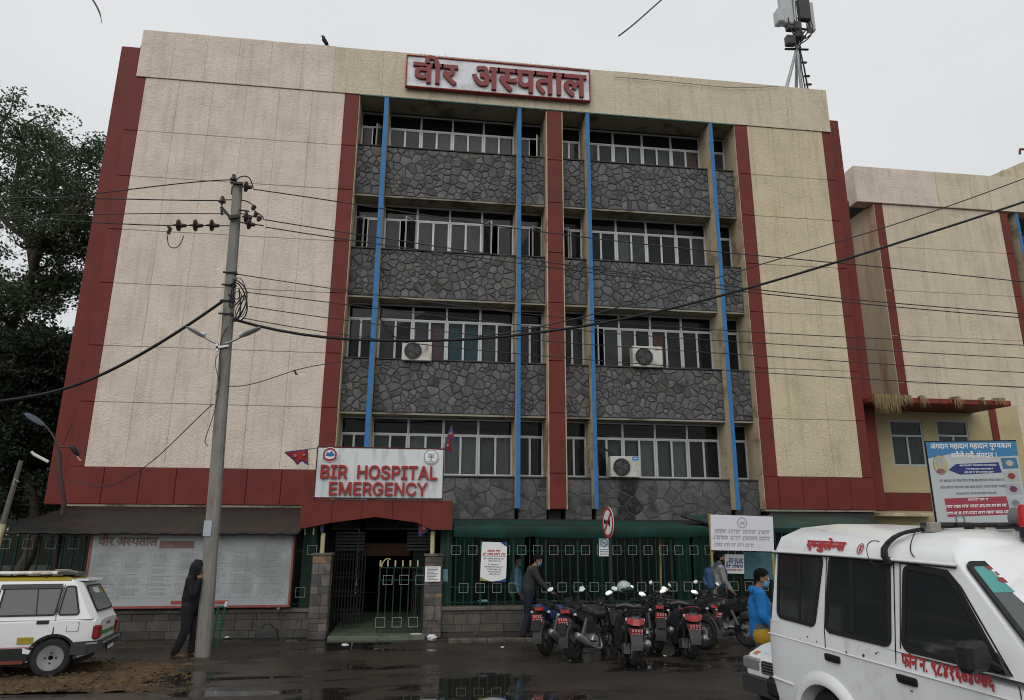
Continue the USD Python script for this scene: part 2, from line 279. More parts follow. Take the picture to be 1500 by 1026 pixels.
DEVA = {
'व': '55|0,55 0,62 57,62 57,55 47,55 47,0 39,0 38,16 29,12 17,13 13,14 7,19 5,25 5,32 6,36 11,42 18,46 28,46 36,45 35,38 23,39 17,37 14,34 13,31 13,25 17,20 22,19 29,20 36,24 39,26 39,55',
'ी': '26|-22,71 -21,80 -17,86 -10,89 -2,89 3,87 8,83 12,75 17,62 27,62 27,55 17,55 17,0 9,0 9,55 0,55 0,62 9,63 4,76 1,80 -4,82 -8,82 -12,80 -14,76 -14,73 -11,61 -18,61',
'र': '41|0,55 0,62 43,62 43,55 32,55 34,43 31,35 26,30 17,25 27,15 39,4 34,-1 27,4 13,19 6,28 4,33 5,37 7,39 13,39 18,35 23,39 25,44 25,50 24,54',
'अ': '77|3,36 10,38 15,27 22,19 27,16 34,16 39,19 39,26 37,30 32,35 26,34 25,41 35,43 38,48 37,52 36,55 31,56 25,56 17,53 15,60 27,63 35,63 41,61 45,54 46,46 44,41 40,37 43,35 54,35 59,37 59,55 52,55 52,62 78,62 78,55 68,55 68,0 59,0 59,29 46,28 47,18 45,14 41,10 37,9 27,8 20,11 14,16 8,24',
'स': '68|0,55 0,62 69,62 69,55 59,55 59,0 51,0 50,27 46,25 35,25 21,27 17,26 18,24 24,17 38,4 32,-1 26,4 9,23 4,32 5,37 7,39 13,39 18,36 19,37 22,46 20,55/27,34 28,33 38,32 51,34 51,55 29,55 30,41',
'प': '57|0,55 0,62 58,62 58,55 48,55 48,0 40,0 40,18 32,15 24,14 18,16 12,20 8,29 8,55/16,31 18,26 23,22 31,22 39,28 40,55 16,55',
'त': '57|0,55 0,62 59,62 58,55 48,55 48,0 40,0 39,33 21,32 16,31 13,28 13,23 15,17 27,4 22,-1 10,10 5,20 5,30 8,34 13,37 21,40 40,40 40,55',
'ा': '26|0,55 0,62 27,62 27,55 17,55 17,0 9,0 9,55',
'ल': '68|0,55 0,62 69,62 69,55 59,55 59,0 51,0 50,36 46,35 42,32 39,29 36,21 28,23 31,31 29,33 23,35 18,35 14,32 13,26 15,20 20,14 31,4 26,-1 11,12 7,18 5,24 5,34 11,40 18,43 23,43 29,41 36,37 42,41 50,43 51,55',
'ए': '55|0,55 0,62 57,62 57,55 47,55 47,32 46,29 43,23 36,20 32,20 31,27 36,28 39,33 39,55 16,55 16,29 18,23 24,17 42,7 46,3 48,0 48,-9 44,-18 37,-14 40,-7 40,-4 39,-1 33,3 16,13 11,19 9,23 8,28 8,55',
'म': '60|0,55 0,62 61,62 61,55 51,55 51,0 43,0 43,25 21,25 20,18 18,15 13,16 7,20 4,25 4,29 6,32 12,32 12,55/21,33 43,33 43,55 21,55',
'ब': '57|0,55 0,62 59,62 59,55 48,55 48,0 40,0 40,16 30,12 17,13 13,14 8,18 5,25 5,34 9,41 17,45 29,46 37,45 36,39 24,39 23,39 36,23 38,24 40,26 40,55/13,26 15,22 19,19 26,18 30,20 17,37 13,32',
'ु': '0|-45,-11 -45,-9 -39,-6 -31,-15 -24,-18 -19,-20 -10,-19 -6,-15 -5,-11 -6,-9 -11,-6 -17,-6 -22,-8 -25,-2 -24,-1 -21,0 -11,1 -4,-1 0,-5 2,-9 2,-14 1,-19 -4,-24 -9,-26 -17,-27 -25,-26 -31,-23 -37,-19',
'े': '0|-41,88 -37,89 -28,89 -21,86 -18,84 -14,76 -9,62 -17,61 -20,72 -24,78 -27,81 -31,82 -39,81',
'न': '55|0,55 0,62 57,62 57,55 46,55 46,0 39,0 38,30 21,30 20,21 17,19 14,19 11,20 6,25 4,32 4,35 7,37 38,37 39,55',
'फ': '77|0,55 0,62 79,62 79,55 46,55 46,36 53,39 61,40 67,37 71,31 73,25 72,19 70,11 67,5 66,4 59,8 63,15 64,21 64,29 59,33 55,33 52,32 46,26 46,0 38,0 38,19 31,15 26,14 19,15 14,18 10,23 8,29 8,55/16,31 18,25 22,22 31,23 38,28 38,55 16,55',
'ो': '26|-15,88 -11,89 -2,89 3,87 8,83 11,78 16,63 27,62 27,55 17,55 17,0 9,0 9,55 0,55 0,62 9,62 6,71 3,77 0,81 -5,82 -12,81',
'९': '55|7,45 7,49 9,55 13,60 17,62 22,63 29,63 34,61 37,57 41,50 40,41 39,38 36,34 28,30 46,16 51,11 52,7 53,2 52,-2 48,-8 42,-3 45,3 42,8 12,34 9,38/15,44 16,41 19,38 22,37 27,38 31,40 32,43 32,50 30,54 27,56 20,55 16,50',
'८': '55|7,16 9,25 13,33 36,61 38,63 40,62 44,57 18,25 16,20 16,14 18,10 24,7 34,8 46,14 50,7 36,1 21,0 14,3 10,7 8,11',
'४': '55|6,55 7,63 15,62 15,56 17,50 22,43 28,38 38,50 41,56 40,62 48,63 49,54 48,50 43,43 33,32 40,24 43,17 42,8 40,5 37,2 32,0 24,0 18,2 13,7 12,10 12,16 13,20 22,32 11,45/20,13 21,10 25,7 30,7 34,11 34,17 28,26 22,20',
'१': '55|13,25 14,28 23,34 32,42 35,48 34,52 32,55 29,56 24,55 21,52 21,50 24,46 28,45 28,44 23,39 20,40 15,44 14,48 13,53 16,59 20,62 25,63 32,63 38,60 43,54 43,48 42,43 38,38 25,26 37,15 43,9 43,0 39,-8 32,-3 35,3 33,8',
'६': '55|10,49 11,54 13,57 19,62 26,63 39,62 39,55 26,56 21,55 19,52 19,47 23,43 25,41 29,42 38,42 38,35 28,35 22,31 21,28 21,24 25,20 27,18 35,18 35,23 37,26 40,27 44,27 47,26 50,23 51,20 50,15 45,11 54,-4 47,-7 38,10 27,11 21,13 16,17 14,23 13,30 15,34 18,37 12,43',
'७': '55|4,57 12,59 14,42 18,26 23,17 26,14 30,13 37,13 41,17 43,26 42,38 39,43 36,46 33,47 29,46 27,43 28,38 32,36 40,34 40,32 39,27 29,29 25,31 20,36 19,43 20,48 25,53 35,54 41,52 45,48 50,36 51,22 50,15 45,9 37,5 29,5 22,7 16,13 12,20 8,29 5,42',
'०': '55|7,30 8,37 11,44 16,49 24,52 33,52 40,48 45,43 48,34 47,25 43,19 39,15 31,12 21,13 14,17 9,23/16,30 17,25 21,21 24,20 29,19 33,21 37,24 39,29 39,34 38,39 35,43 31,45 26,45 21,43 18,40 16,36',
'३': '55|9,59 17,62 27,63 36,61 41,55 42,52 41,45 37,38 41,36 44,32 45,29 45,23 42,17 33,11 44,-3 38,-7 26,9 15,9 12,12 11,14 12,19 15,21 20,21 28,17 33,18 35,21 37,27 33,33 29,34 19,34 19,41 27,42 31,44 34,47 34,52 31,55 27,56 21,56 11,53',
'ग': '56|0,55 0,62 58,62 58,55 47,55 47,0 39,0 39,55 21,55 21,21 18,18 14,18 7,23 4,28 4,33 6,35 13,36 13,55',
'द': '52|0,55 0,62 54,62 54,55 38,55 37,39 25,38 19,37 15,33 13,27 13,22 16,18 20,15 25,14 31,14 31,20 32,23 35,24 40,24 43,23 46,19 46,14 45,11 41,8 48,-3 41,-5 34,7 27,7 17,9 11,12 8,15 5,20 5,30 8,38 11,41 16,44 29,46 30,55',
'ह': '53|0,55 0,62 55,62 55,55 44,55 44,39 20,39 17,39 15,36 15,32 18,29 31,30 36,29 42,27 46,23 48,18 48,11 46,7 41,3 36,0 34,1 32,7 36,8 40,12 40,16 38,20 33,23 27,23 21,22 15,18 14,11 16,4 23,-3 30,-9 25,-14 15,-6 10,0 7,5 6,16 7,20 11,25 7,32 7,38 11,44 16,46 36,47 36,55',
'ं': '0|-18,75 -18,79 -15,83 -11,83 -8,80 -8,75 -11,71 -16,72',
'ण': '72|0,55 0,62 74,62 74,55 63,55 63,0 55,0 55,55 42,55 42,32 41,23 36,17 30,15 24,14 15,17 11,21 9,26 8,32 8,55/16,31 18,25 21,22 28,22 32,25 34,32 34,55 16,55',
'य': '58|0,55 0,62 59,62 59,55 49,55 49,0 41,0 41,17 32,14 22,13 15,16 10,20 6,27 4,36 9,37 15,41 16,44 16,49 12,55/13,30 17,23 24,20 30,21 38,25 41,28 41,55 22,55 24,48 23,39 19,33',
'क': '76|0,55 0,62 78,62 78,55 45,55 45,36 52,39 60,40 65,38 70,32 71,28 71,20 70,12 66,4 65,4 58,8 63,18 64,25 62,30 58,33 54,33 51,31 45,26 45,0 37,0 37,17 30,13 25,12 16,13 10,16 7,19 5,23 5,32 9,41 16,45 27,46 33,46 34,44 33,38 22,39 17,37 14,35 13,32 13,26 15,22 22,19 27,19 32,22 37,26 37,55',
'ौ': '26|-17,75 -9,77 -4,77 2,75 6,72 4,77 0,81 -5,83 -13,81 -15,87 -15,88 -11,89 0,89 4,87 9,81 13,73 17,62 27,62 27,55 17,55 17,0 9,0 9,55 0,55 0,62 7,62 7,63 3,67 -2,70 -8,70 -14,68',
'।': '38|20,62 27,62 27,0 20,0',
'ै': '0|-43,75 -36,77 -30,77 -27,77 -20,72 -20,73 -23,78 -27,82 -33,83 -39,81 -41,88 -37,89 -28,89 -24,88 -19,84 -16,80 -9,62 -18,61 -22,67 -28,70 -34,70 -40,68',
'ि': '26|0,55 0,62 7,63 5,68 5,76 7,80 12,86 22,89 35,89 49,84 62,73 70,62 70,61 62,61 50,74 43,79 37,81 31,82 23,82 18,80 15,78 14,74 13,70 16,63 27,62 27,55 17,55 17,0 9,0 9,55',
'थ': '64|5,49 5,55 6,59 12,62 19,63 28,60 32,56 33,52 33,40 31,37 27,32 19,28 19,27 21,24 25,21 29,20 36,21 41,23 47,28 47,55 39,55 39,62 66,62 66,55 55,55 55,0 47,0 47,18 37,14 27,13 18,17 12,23 8,32 19,36 24,41 25,44 25,50 23,55 19,57 15,57 13,55 11,53 12,50 14,48 20,46 19,39 12,41 9,43',
'श': '68|42,55 42,62 70,62 70,55 59,55 59,0 51,0 51,55|4,24 5,29 8,31 13,31 19,28 24,30 28,35 30,42 30,47 28,52 23,56 19,57 15,54 14,50 16,47 19,45 27,44 25,37 18,38 11,41 8,46 7,49 7,54 9,59 14,62 18,63 26,62 32,60 35,57 37,52 38,40 34,29 26,22 36,12 41,4 35,0 28,9 19,18 18,19 8,20 5,21',
'ज': '74|0,55 0,62 76,62 76,55 65,55 65,0 57,0 57,37 39,37 45,27 45,17 44,14 39,10 31,8 23,10 14,17 10,23 3,39 4,41 10,43 14,32 21,21 25,17 32,15 37,18 38,21 38,25 34,32 27,38 30,44 57,44 57,55',
'ध': '61|4,46 5,55 7,58 11,62 21,63 28,61 30,57 31,52 30,49 27,45 21,48 23,53 20,57 17,57 13,53 12,47 13,44 18,41 21,40 33,40 33,34 27,33 21,31 19,27 19,24 20,21 23,18 28,17 34,18 39,20 45,25 45,55 38,55 38,62 63,62 63,55 53,55 53,0 45,0 44,14 37,11 30,10 23,11 17,13 13,17 11,24 12,30 14,35 7,39',
'उ': '55|0,55 0,62 56,62 56,55 46,55 48,49 48,43 45,36 41,33 47,25 50,17 49,9 45,4 42,2 36,0 28,0 21,3 12,13 3,30 3,32 10,34 16,19 24,10 30,7 34,7 38,9 41,14 41,21 37,26 33,30 27,29 26,35 26,36 35,38 39,42 40,49 38,53 35,55',
'स्': '51|0,55 0,62 51,62 51,55 29,55 30,41 27,34 28,33 38,32 51,34 51,27 46,25 35,25 21,27 17,25 24,17 38,4 33,-1 26,4 12,20 6,27 4,32 5,37 7,39 13,39 18,36 19,37 22,46 20,55',
'म्': '43|0,55 0,62 43,62 43,55 21,54 21,32 43,32 43,25 21,25 21,19 18,16 14,15 11,16 6,22 4,26 4,29 6,32 12,32 12,55',
'न्': '39|0,62 39,62 39,55 0,55|4,32 4,35 7,37 39,37 39,30 21,30 20,21 17,19 11,20 5,26',
'ण्': '55|0,55 0,62 55,62 55,55 42,55 41,25 39,21 36,17 30,15 19,15 14,18 11,20 9,26 8,32 8,55/16,31 18,25 21,22 28,22 32,25 34,32 34,55 16,55',
}
def deva_polys(tok):
    adv, *polys = DEVA[tok].split('|'); out = []
    for p in polys:
        rings = [[tuple(map(int, q.split(','))) for q in r.split()] for r in p.split('/')]
        out.append(Polygon(rings[0], rings[1:]).buffer(0))
    return int(adv), out
def tokens(text):
    t, i = [], 0
    while i < len(text):
        if text[i:i+2] in DEVA and len(text[i:i+2]) == 2: t.append(text[i:i+2]); i += 2
        else: t.append(text[i]); i += 1
    return t
def deva(text, h, fat=0.0, gap=1.0):
    "list of glyph shapes (shapely, metres, baseline at y = 0); h is the height of the head line; signs that ride on a letter are joined to it"
    x, out, s = 0.0, [], h/62.0
    for tk in tokens(text):
        if tk == ' ': x += 26*gap; continue
        if tk == '.': out.append(affinity.scale(affinity.translate(disc(7, 10), x+14, 6), s, s, origin=(0,0))); x += 30; continue
        if tk not in DEVA: x += 30; continue
        adv, ps = deva_polys(tk); g = shapely.union_all(ps)
        if fat: g = g.buffer(fat, join_style=2)
        g = affinity.scale(affinity.translate(g, x, 0), s, s, origin=(0,0))
        if tk in 'ुंे' and out: out[-1] = shapely.union_all([out[-1], g])
        else: out.append(g)
        x += adv
    return out, x*s
def latin(text, h, d=.01, bold=True):
    m = meshkit.text_mesh(text, h, d, bold); return np.array(m.vertices), np.array(m.faces)

# ================================================================== the hospital
H = thing('hospital_building', 'large four storey hospital with plaster walls, red pilasters, blue fins and stone bands', 'building')
fx = lambda px, py, Y=0.0: at(px, py, Y)[0]
fz = lambda fr, D=19.0: 2.6 + fr*D
XL, XPL0, XPL1 = -8.91, fx(506,138), -2.53
XC0, XC1, XPR0, XPR1, XR = 3.475, 3.95, 9.90, 10.34, 13.06
F1, F2, F3, F4 = [fx(p, q) for p, q in ((567,141.5), (761,158), (860,165.5), (1039.5,180.5))]
ZTOP, ZF, ZB1, ZB0 = 17.12, fz(.6772), fz(.0616), fz(.0118)
XLL = fx(92,737); XLLL = fx(64,736,.35); XRR = fx(1283,745); 
# core: solid behind the blank walls, open rooms behind the windows
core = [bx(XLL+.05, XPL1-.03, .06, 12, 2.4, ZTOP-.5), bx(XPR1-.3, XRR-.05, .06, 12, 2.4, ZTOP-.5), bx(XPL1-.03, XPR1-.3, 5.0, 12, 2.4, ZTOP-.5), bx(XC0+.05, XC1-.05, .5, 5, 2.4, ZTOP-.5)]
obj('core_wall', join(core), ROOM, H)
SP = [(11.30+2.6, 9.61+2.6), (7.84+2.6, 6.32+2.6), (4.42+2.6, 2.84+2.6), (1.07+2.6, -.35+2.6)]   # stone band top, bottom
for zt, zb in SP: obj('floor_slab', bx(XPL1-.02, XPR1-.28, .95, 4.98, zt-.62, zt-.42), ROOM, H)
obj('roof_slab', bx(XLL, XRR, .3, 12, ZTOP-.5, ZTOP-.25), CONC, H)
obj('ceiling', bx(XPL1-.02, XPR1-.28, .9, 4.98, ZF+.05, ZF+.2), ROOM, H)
obj('outer_pier', cbx(XLLL, XLL, .35, 12, ZB0-.02, ZTOP-.35, .02), RED, H)
obj('outer_pier', cbx(XRR, XRR+.75, .55, 12, ZB0-.02, ZTOP-.75, .02), RED, H)
# red strips and base bands, cut by the same joints as the plaster
ROWS = [fz(v) for v in (.6772,.582,.5037,.415,.3297,.2345,.1525,.0616)]
def strip(x0, x1, z0, z1, y0=-.03, y1=.3, name='pilaster', rows=ROWS, mat=RED):
    cuts = [z0] + [z for z in sorted(rows) if z0+.3 < z < z1-.3] + [z1]
    for a, b in zip(cuts, cuts[1:]): obj(name, cbx(x0, x1, y0, y1, a+.006, b-.006, .012), mat, H)
strip(XLL, XL-.004, ZB1+.004, ZF-.006, -.012, .3, 'corner_strip'); strip(XPL0, XPL1, ZB0, ZF-.006); strip(XC0, XC1, ZB0-.05, ZF-.006, -.04, 1.0)
strip(XPR0, XPR1, ZB0, ZF-.006); strip(XR+.004, XRR, ZB1+.004, ZF-.006, -.012, .3, 'corner_strip')
# cream returns of the pilasters beside the windows
for a, b in ((XPL1-.02, XPL1+.02), (XPR0-.02, XPR0+.02)): obj('reveal', bx(a, b, -.01, .95, ZB0, ZF-.006), CREAMSIDE, H)
for a, b in ((XC0-.035, XC0-.004), (XC1+.004, XC1+.035)): obj('reveal', bx(a, b, -.02, .95, ZB0-.05, ZF-.006), CREAMSIDE, H)
def band(x0, x1, n):
    w = (x1-x0)/n
    for i in range(n): obj('base_band', cbx(x0+i*w+.005, x0+(i+1)*w-.005, -.03, .4, ZB0, ZB1, .012), RED, H)
band(XLL, XPL0-.01, 7); band(XPR1+.01, XRR, 4)
obj('band_soffit', bx(XLL, XPL1, 0, .95, ZB0-.06, ZB0-.004), SOFFIT, H); obj('band_soffit', bx(XPR0, XRR, 0, .95, ZB0-.06, ZB0-.004), SOFFIT, H)
def panels(x0, x1, n, mat):
    w = (x1-x0)/n
    obj('joint_backing', bx(x0, x1, .012, .05, ZB1, ZF), GROOVE, H)
    for zt, zb in zip(ROWS, ROWS[1:]):
        for i in range(n): obj('plaster_panel', cbx(x0+i*w+.0025, x0+(i+1)*w-.0025, -.02+RNG.uniform(-.002,.002), .03, zb+.007, zt-.007, .005), mat, H)
panels(XL, XPL0-.006, 6, PINK); panels(XPR1+.006, XR, 3, YELL)
# parapet
XP0, XP1 = fx(198,112,-.1), fx(1219,197,-.1)
cut = [XP0] + list(np.linspace(XP0, fx(488,120), 7)[1:]) + list(np.linspace(fx(488,120), XP1, 12)[1:])
for i, (a, b) in enumerate(zip(cut, cut[1:])):
    obj('parapet_panel', cbx(a+.002, b-.002, -.055, .9 if i > 5 and i < 15 else .5, ZF+.004, ZTOP+RNG.uniform(-.01,.01), .006), PINK if i < 6 else FASC, H)
obj('parapet_backing', bx(XP0+.02, XP1-.02, -.04, .45, ZF+.01, ZTOP-.02), GROOVE, H)
obj('parapet_side', cbx(XP0, XP0+.2, .502, 9, ZF+.4, ZTOP, .012), PINK, H); obj('parapet_side', cbx(XP1-.2, XP1, .502, 9, ZF+.4, ZTOP, .012), FASC, H)
obj('drip_edge', bx(XPL1+.02, XPR0-.02, -.058, -.03, ZF-.03, ZF+.002), pm('teal_drip', (.05,.14,.13), .6), H)
obj('recess_soffit', bx(XPL1, XPR0, -.03, .93, ZF-.012, ZF+.002), SOFFIT, H)
# fins
ZFIN = fz(.0105)
for x, w in ((F1,.135), (F2,.115), (F3,.115), (F4,.12)):
    f = obj('fin', bx(x-w/2, x+w/2, -.028, .95, ZFIN, ZF-.016), CREAMSIDE, H)
    obj('fin_front', cbx(x-w/2-.002, x+w/2+.002, -.05, -.030, ZFIN-.01, ZF-.016, .004), BLUE, f)
BAYS = [(XPL1+.02, F1-.068), (F1+.068, F2-.058), (F2+.058, XC0-.035), (XC1+.035, F3-.058), (F3+.058, F4-.06), (F4+.06, XPR0-.02)]
WIDE = {1, 4}; YS, YW = .30, .86
# stone bands
def stones(w, h, s, rng):
    n = max(6, int(w*h/(s*s))); P = rng.uniform((0,0), (w,h), (n,2))
    for _ in range(1):                                       # relax a little so that stones are of a size
        Q = np.vstack([P, P*[-1,1], P*[1,-1], [2*w,0]+P*[-1,1], [0,2*h]+P*[1,-1]]); V = Voronoi(Q)
        P = P + .48*(np.array([V.vertices[V.regions[V.point_region[i]]].mean(0) for i in range(n)])-P)
        P = np.clip(P, .02, [w-.02, h-.02])
    Q = np.vstack([P, P*[-1,1], P*[1,-1], [2*w,0]+P*[-1,1], [0,2*h]+P*[1,-1]]); V = Voronoi(Q); R = sbox(0, 0, w, h); out = []
    for i in range(n):
        g = Polygon(V.vertices[V.regions[V.point_region[i]]]).convex_hull.intersection(R).buffer(-.007, join_style=2).simplify(.012)
        if g.geom_type == 'Polygon' and g.area > .004: out.append(g)
    return out
def stone_mesh(g, d, rng):
    c = np.array(g.exterior.coords)[:-1]
    if Polygon(c).exterior.is_ccw is False: c = c[::-1]
    if len(c) < 11:                                          # uneven outline
        e = np.roll(c, -1, 0); md = (c+e)/2; nn = np.c_[(e-c)[:,1], -(e-c)[:,0]]; md = md - nn*rng.uniform(-.015,.085,len(c))[:,None]; c = c.mean(0)+(c-c.mean(0))*rng.uniform(.90,1.0,len(c))[:,None]; c = np.stack([c, md], 1).reshape(-1,2)
    m = c.mean(0); k = len(c); t = rng.uniform(-.008,.008, k)
    v = np.vstack([np.c_[c, np.zeros(k)], np.c_[m+(c-m)*.95, np.full(k, d*.75)], np.c_[m+(c-m)*.78, d+t], [[*m, d+rng.uniform(-.004,.008)]]]); f = []
    for i in range(k):
        j = (i+1) % k
        for a in (0, k): f += [(a+i, a+j, a+k+j), (a+i, a+k+j, a+k+i)]
        f.append((2*k+i, 2*k+j, 3*k))
    return v, np.array(f)
STX0, STX1 = at(901,730,.3)[0], at(932,730,.3)[0]; STAIN = pm('stained_stone', (.014,.014,.013), .5, .3, 5, .5, 22, dirt=(.05,.05,.048), dscale=4)
allst = []
for r, (zt, zb) in enumerate(SP):
    for b, (x0, x1) in enumerate(BAYS):
        if r == 3 and b == 0: pass
        s = obj('spandrel', bx(x0, x1, YS, .95, zb, zt-.02), MORTAR, H)
        obj('soffit', bx(x0, x1, YS-.02, YW+.02, zb-.05, zb-.004), SOFFIT, s)
        obj('coping', cbx(x0, x1, YS-.05, YW-.05, zt-.018, zt+.02, .006), MORTAR, s)
        for g in stones(x1-x0, zt-zb-.03, .215 if r < 3 else .36, RNG):
            d = RNG.uniform(.014,.034) if r < 3 else RNG.uniform(.008,.016)
            mesh = stand(stone_mesh(g, d, RNG), (x0, YS, zb+.005)); c = mesh[0].mean(0)
            allst.append((g.area/np.sum((c-CAM)**2), mesh, r, bool(r == 3 and STX0 < c[0] < STX1)))
allst.sort(key=lambda t: -t[0])
pick = np.random.default_rng(3)
for _, m, r, st_ in allst[:300]: obj('stone', m, STAIN if st_ else STONES[pick.choice(5, p=[.38,.22,.14,.18,.08])] if r < 3 else STONES[pick.choice([0,1,1])], H, smooth=35)
rest = [m for _, m, _, _ in allst[300:]]; so = obj('stone', join(rest), STONEMIX, H, kind='stuff')
tones = np.concatenate([np.tile(t_*np.array([1+h_, 1, 1-h_]), (len(m[1]), 1)) for m, t_, h_ in zip(rest, pick.choice([.72,.88,1.0,1.0,1.12,1.28], len(rest)), pick.normal(0, .035, len(rest)))])
UsdGeom.PrimvarsAPI(so).CreatePrimvar('tone', Sdf.ValueTypeNames.Color3fArray, 'uniform').Set([Gf.Vec3f(*map(float, t_)) for t_ in tones])
# windows
CURT = [pm('curtain_grey', (.135,.142,.14), .9, .2, 6, stretch=(6,1,.4)), pm('curtain_teal', (.05,.16,.19), .9, .25, 6, stretch=(6,1,.4)), pm('curtain_rust', (.26,.07,.025), .9, .25, 6, stretch=(6,1,.4)), pm('curtain_pink', (.30,.14,.15), .9, .25, 6, stretch=(6,1,.4)), pm('curtain_green', (.12,.16,.11), .9, .25, 6, stretch=(6,1,.4))]
def curtain(x0, x1, y, z0, z1, mat, parent, seed):
    n = max(8, int((x1-x0)/.04)); u = np.linspace(0, 1, n); ph = seed*1.7
    yy = y + .022*np.sin(u*(x1-x0)*38+ph) + .012*np.sin(u*17+ph*2)
    G = np.stack([np.stack([x0+(x1-x0)*u, yy*1.0, np.full(n, z)], 1) for z in (z1, z0)]); obj('curtain', sheet(G), mat, parent, smooth=True)
def window(x0, x1, z0, z1, cas, rng, dusty, ztr, open_=None, cur=None):
    y = YW; t = .045; W = obj('window', join([bx(x0, x1, y-.03, y+.05, z1-t, z1), bx(x0, x1, y-.03, y+.05, z0, z0+t), bx(x0, x0+t*.55, y-.03, y+.05, z0+t, z1-t), bx(x1-t*.55, x1, y-.03, y+.05, z0+t, z1-t),
        bx(x0+t*.55, x1-t*.55, y-.035, y+.045, ztr-.022, ztr+.022)]), ALU, H)
    obj('pane', quad(x0+t*.55, x1-t*.55, y+.008, ztr+.022, z1-t), G_DARK, W)
    w = (x1-x0-t*1.1)/cas
    for k in range(cas):
        a, b = x0+t*.55+k*w, x0+t*.55+(k+1)*w; s = .03
        fr = join([bx(a, a+s, -.02, .02, z0+t, ztr-.022), bx(b-s, b, -.02, .02, z0+t, ztr-.022), bx(a+s, b-s, -.02, .02, z0+t, z0+t+s), bx(a+s, b-s, -.02, .02, ztr-.022-s, ztr-.022)])
        pn = quad(a+s, b-s, 0.0, z0+t+s, ztr-.022-s); ang = 0.0
        if open_ == k: ang = -rng.uniform(.5, 1.3) if k == 0 else rng.uniform(.5, 1.3)
        hx = a if k == 0 else b
        def sw(m): return xf(xf(m, loc=(-hx,0,0)), loc=(hx, y-.005+(-.02 if ang else 0), 0), rz=ang)
        c = obj('casement', sw(fr), ALU, W); obj('pane', sw(pn), G_DUST if rng.random() < dusty else G_CLEAR, W)
        if cur is not None and (cur[0] == k or cur[0] == 'all'): curtain(a+.03, b-.03, y+.16, z0+.05, ztr+.1, CURT[cur[1]], W, k+x0)
wr = np.random.default_rng(11)
heads = [ZF-.06, SP[0][1]-.06, SP[1][1]-.06, SP[2][1]-.06]
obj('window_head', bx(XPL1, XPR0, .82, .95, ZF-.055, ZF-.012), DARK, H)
CUR = {(0,1,2): ('all',0), (0,1,1): (1,0), (0,4,3): (1,2), (0,4,2): ('all',0), (1,1,1): None, (2,1,2): ('all',1), (2,1,1): (1,3), (2,4,2): (0,2), (2,4,1): None, (3,4,2): ('all',4), (3,1,2): ('all',0), (3,1,1): ('all',0), (3,4,0): (1,0), (3,4,1): ('all',0), (0,4,1): ('all',0), (0,1,3): ('all',0), (1,4,1): (0,0), (2,1,3): (0,0), (3,1,3): ('all',0)}
OPEN = {(1,0,0): 0, (1,1,0): 1, (1,1,3): 0, (1,3,0): 0, (0,2,0): 1, (2,4,0): 0, (1,2,0): 1, (0,0,0): 1, (1,5,0): 0}
for r, (zt, zb) in enumerate(SP):
    for b, (x0, x1) in enumerate(BAYS):
        n = 4 if b in WIDE else 1; w = (x1-x0)/n
        for k in range(n):
            z0, z1 = zt+.022, heads[r]; window(x0+k*w+.004, x0+(k+1)*w-.004, z0, z1, 2, wr, (.85,.2,.12,.35)[r], z1-(.48 if r else .52), OPEN.get((r,b,k)), CUR.get((r,b,k)))
obj('parapet_cable', tube([at(x, y, -.12) for x, y in ((900,113),(960,118),(1000,122),(1060,128),(1100,128.5),(1140,127),(1141,127))], .009, 5), BLACK, H)
# ground floor wall, dark under the awnings, with the entrance hall
XE0, XE1 = at(486,850,-3.1)[0]+.1, at(622,850,-3.1)[0]+.3
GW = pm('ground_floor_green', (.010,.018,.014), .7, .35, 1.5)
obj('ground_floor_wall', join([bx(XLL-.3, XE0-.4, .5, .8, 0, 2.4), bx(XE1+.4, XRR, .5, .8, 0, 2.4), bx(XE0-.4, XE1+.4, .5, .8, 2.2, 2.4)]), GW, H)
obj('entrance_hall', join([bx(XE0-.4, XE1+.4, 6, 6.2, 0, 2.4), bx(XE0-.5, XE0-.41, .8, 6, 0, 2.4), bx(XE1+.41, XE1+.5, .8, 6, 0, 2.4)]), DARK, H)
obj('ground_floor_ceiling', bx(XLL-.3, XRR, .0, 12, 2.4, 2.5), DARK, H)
for px, w in ((668,26),(745,40),(768,22),(868,18),(990,26),(1012,34)):
    p = at(px, 830, .45); q = at(px+w, 830, .45); obj('green_door', cbx(p[0], q[0], .44, .498, .05, 2.15, .01), pm('green_door_paint', (.008,.045,.03), .55, .2, 2), H)
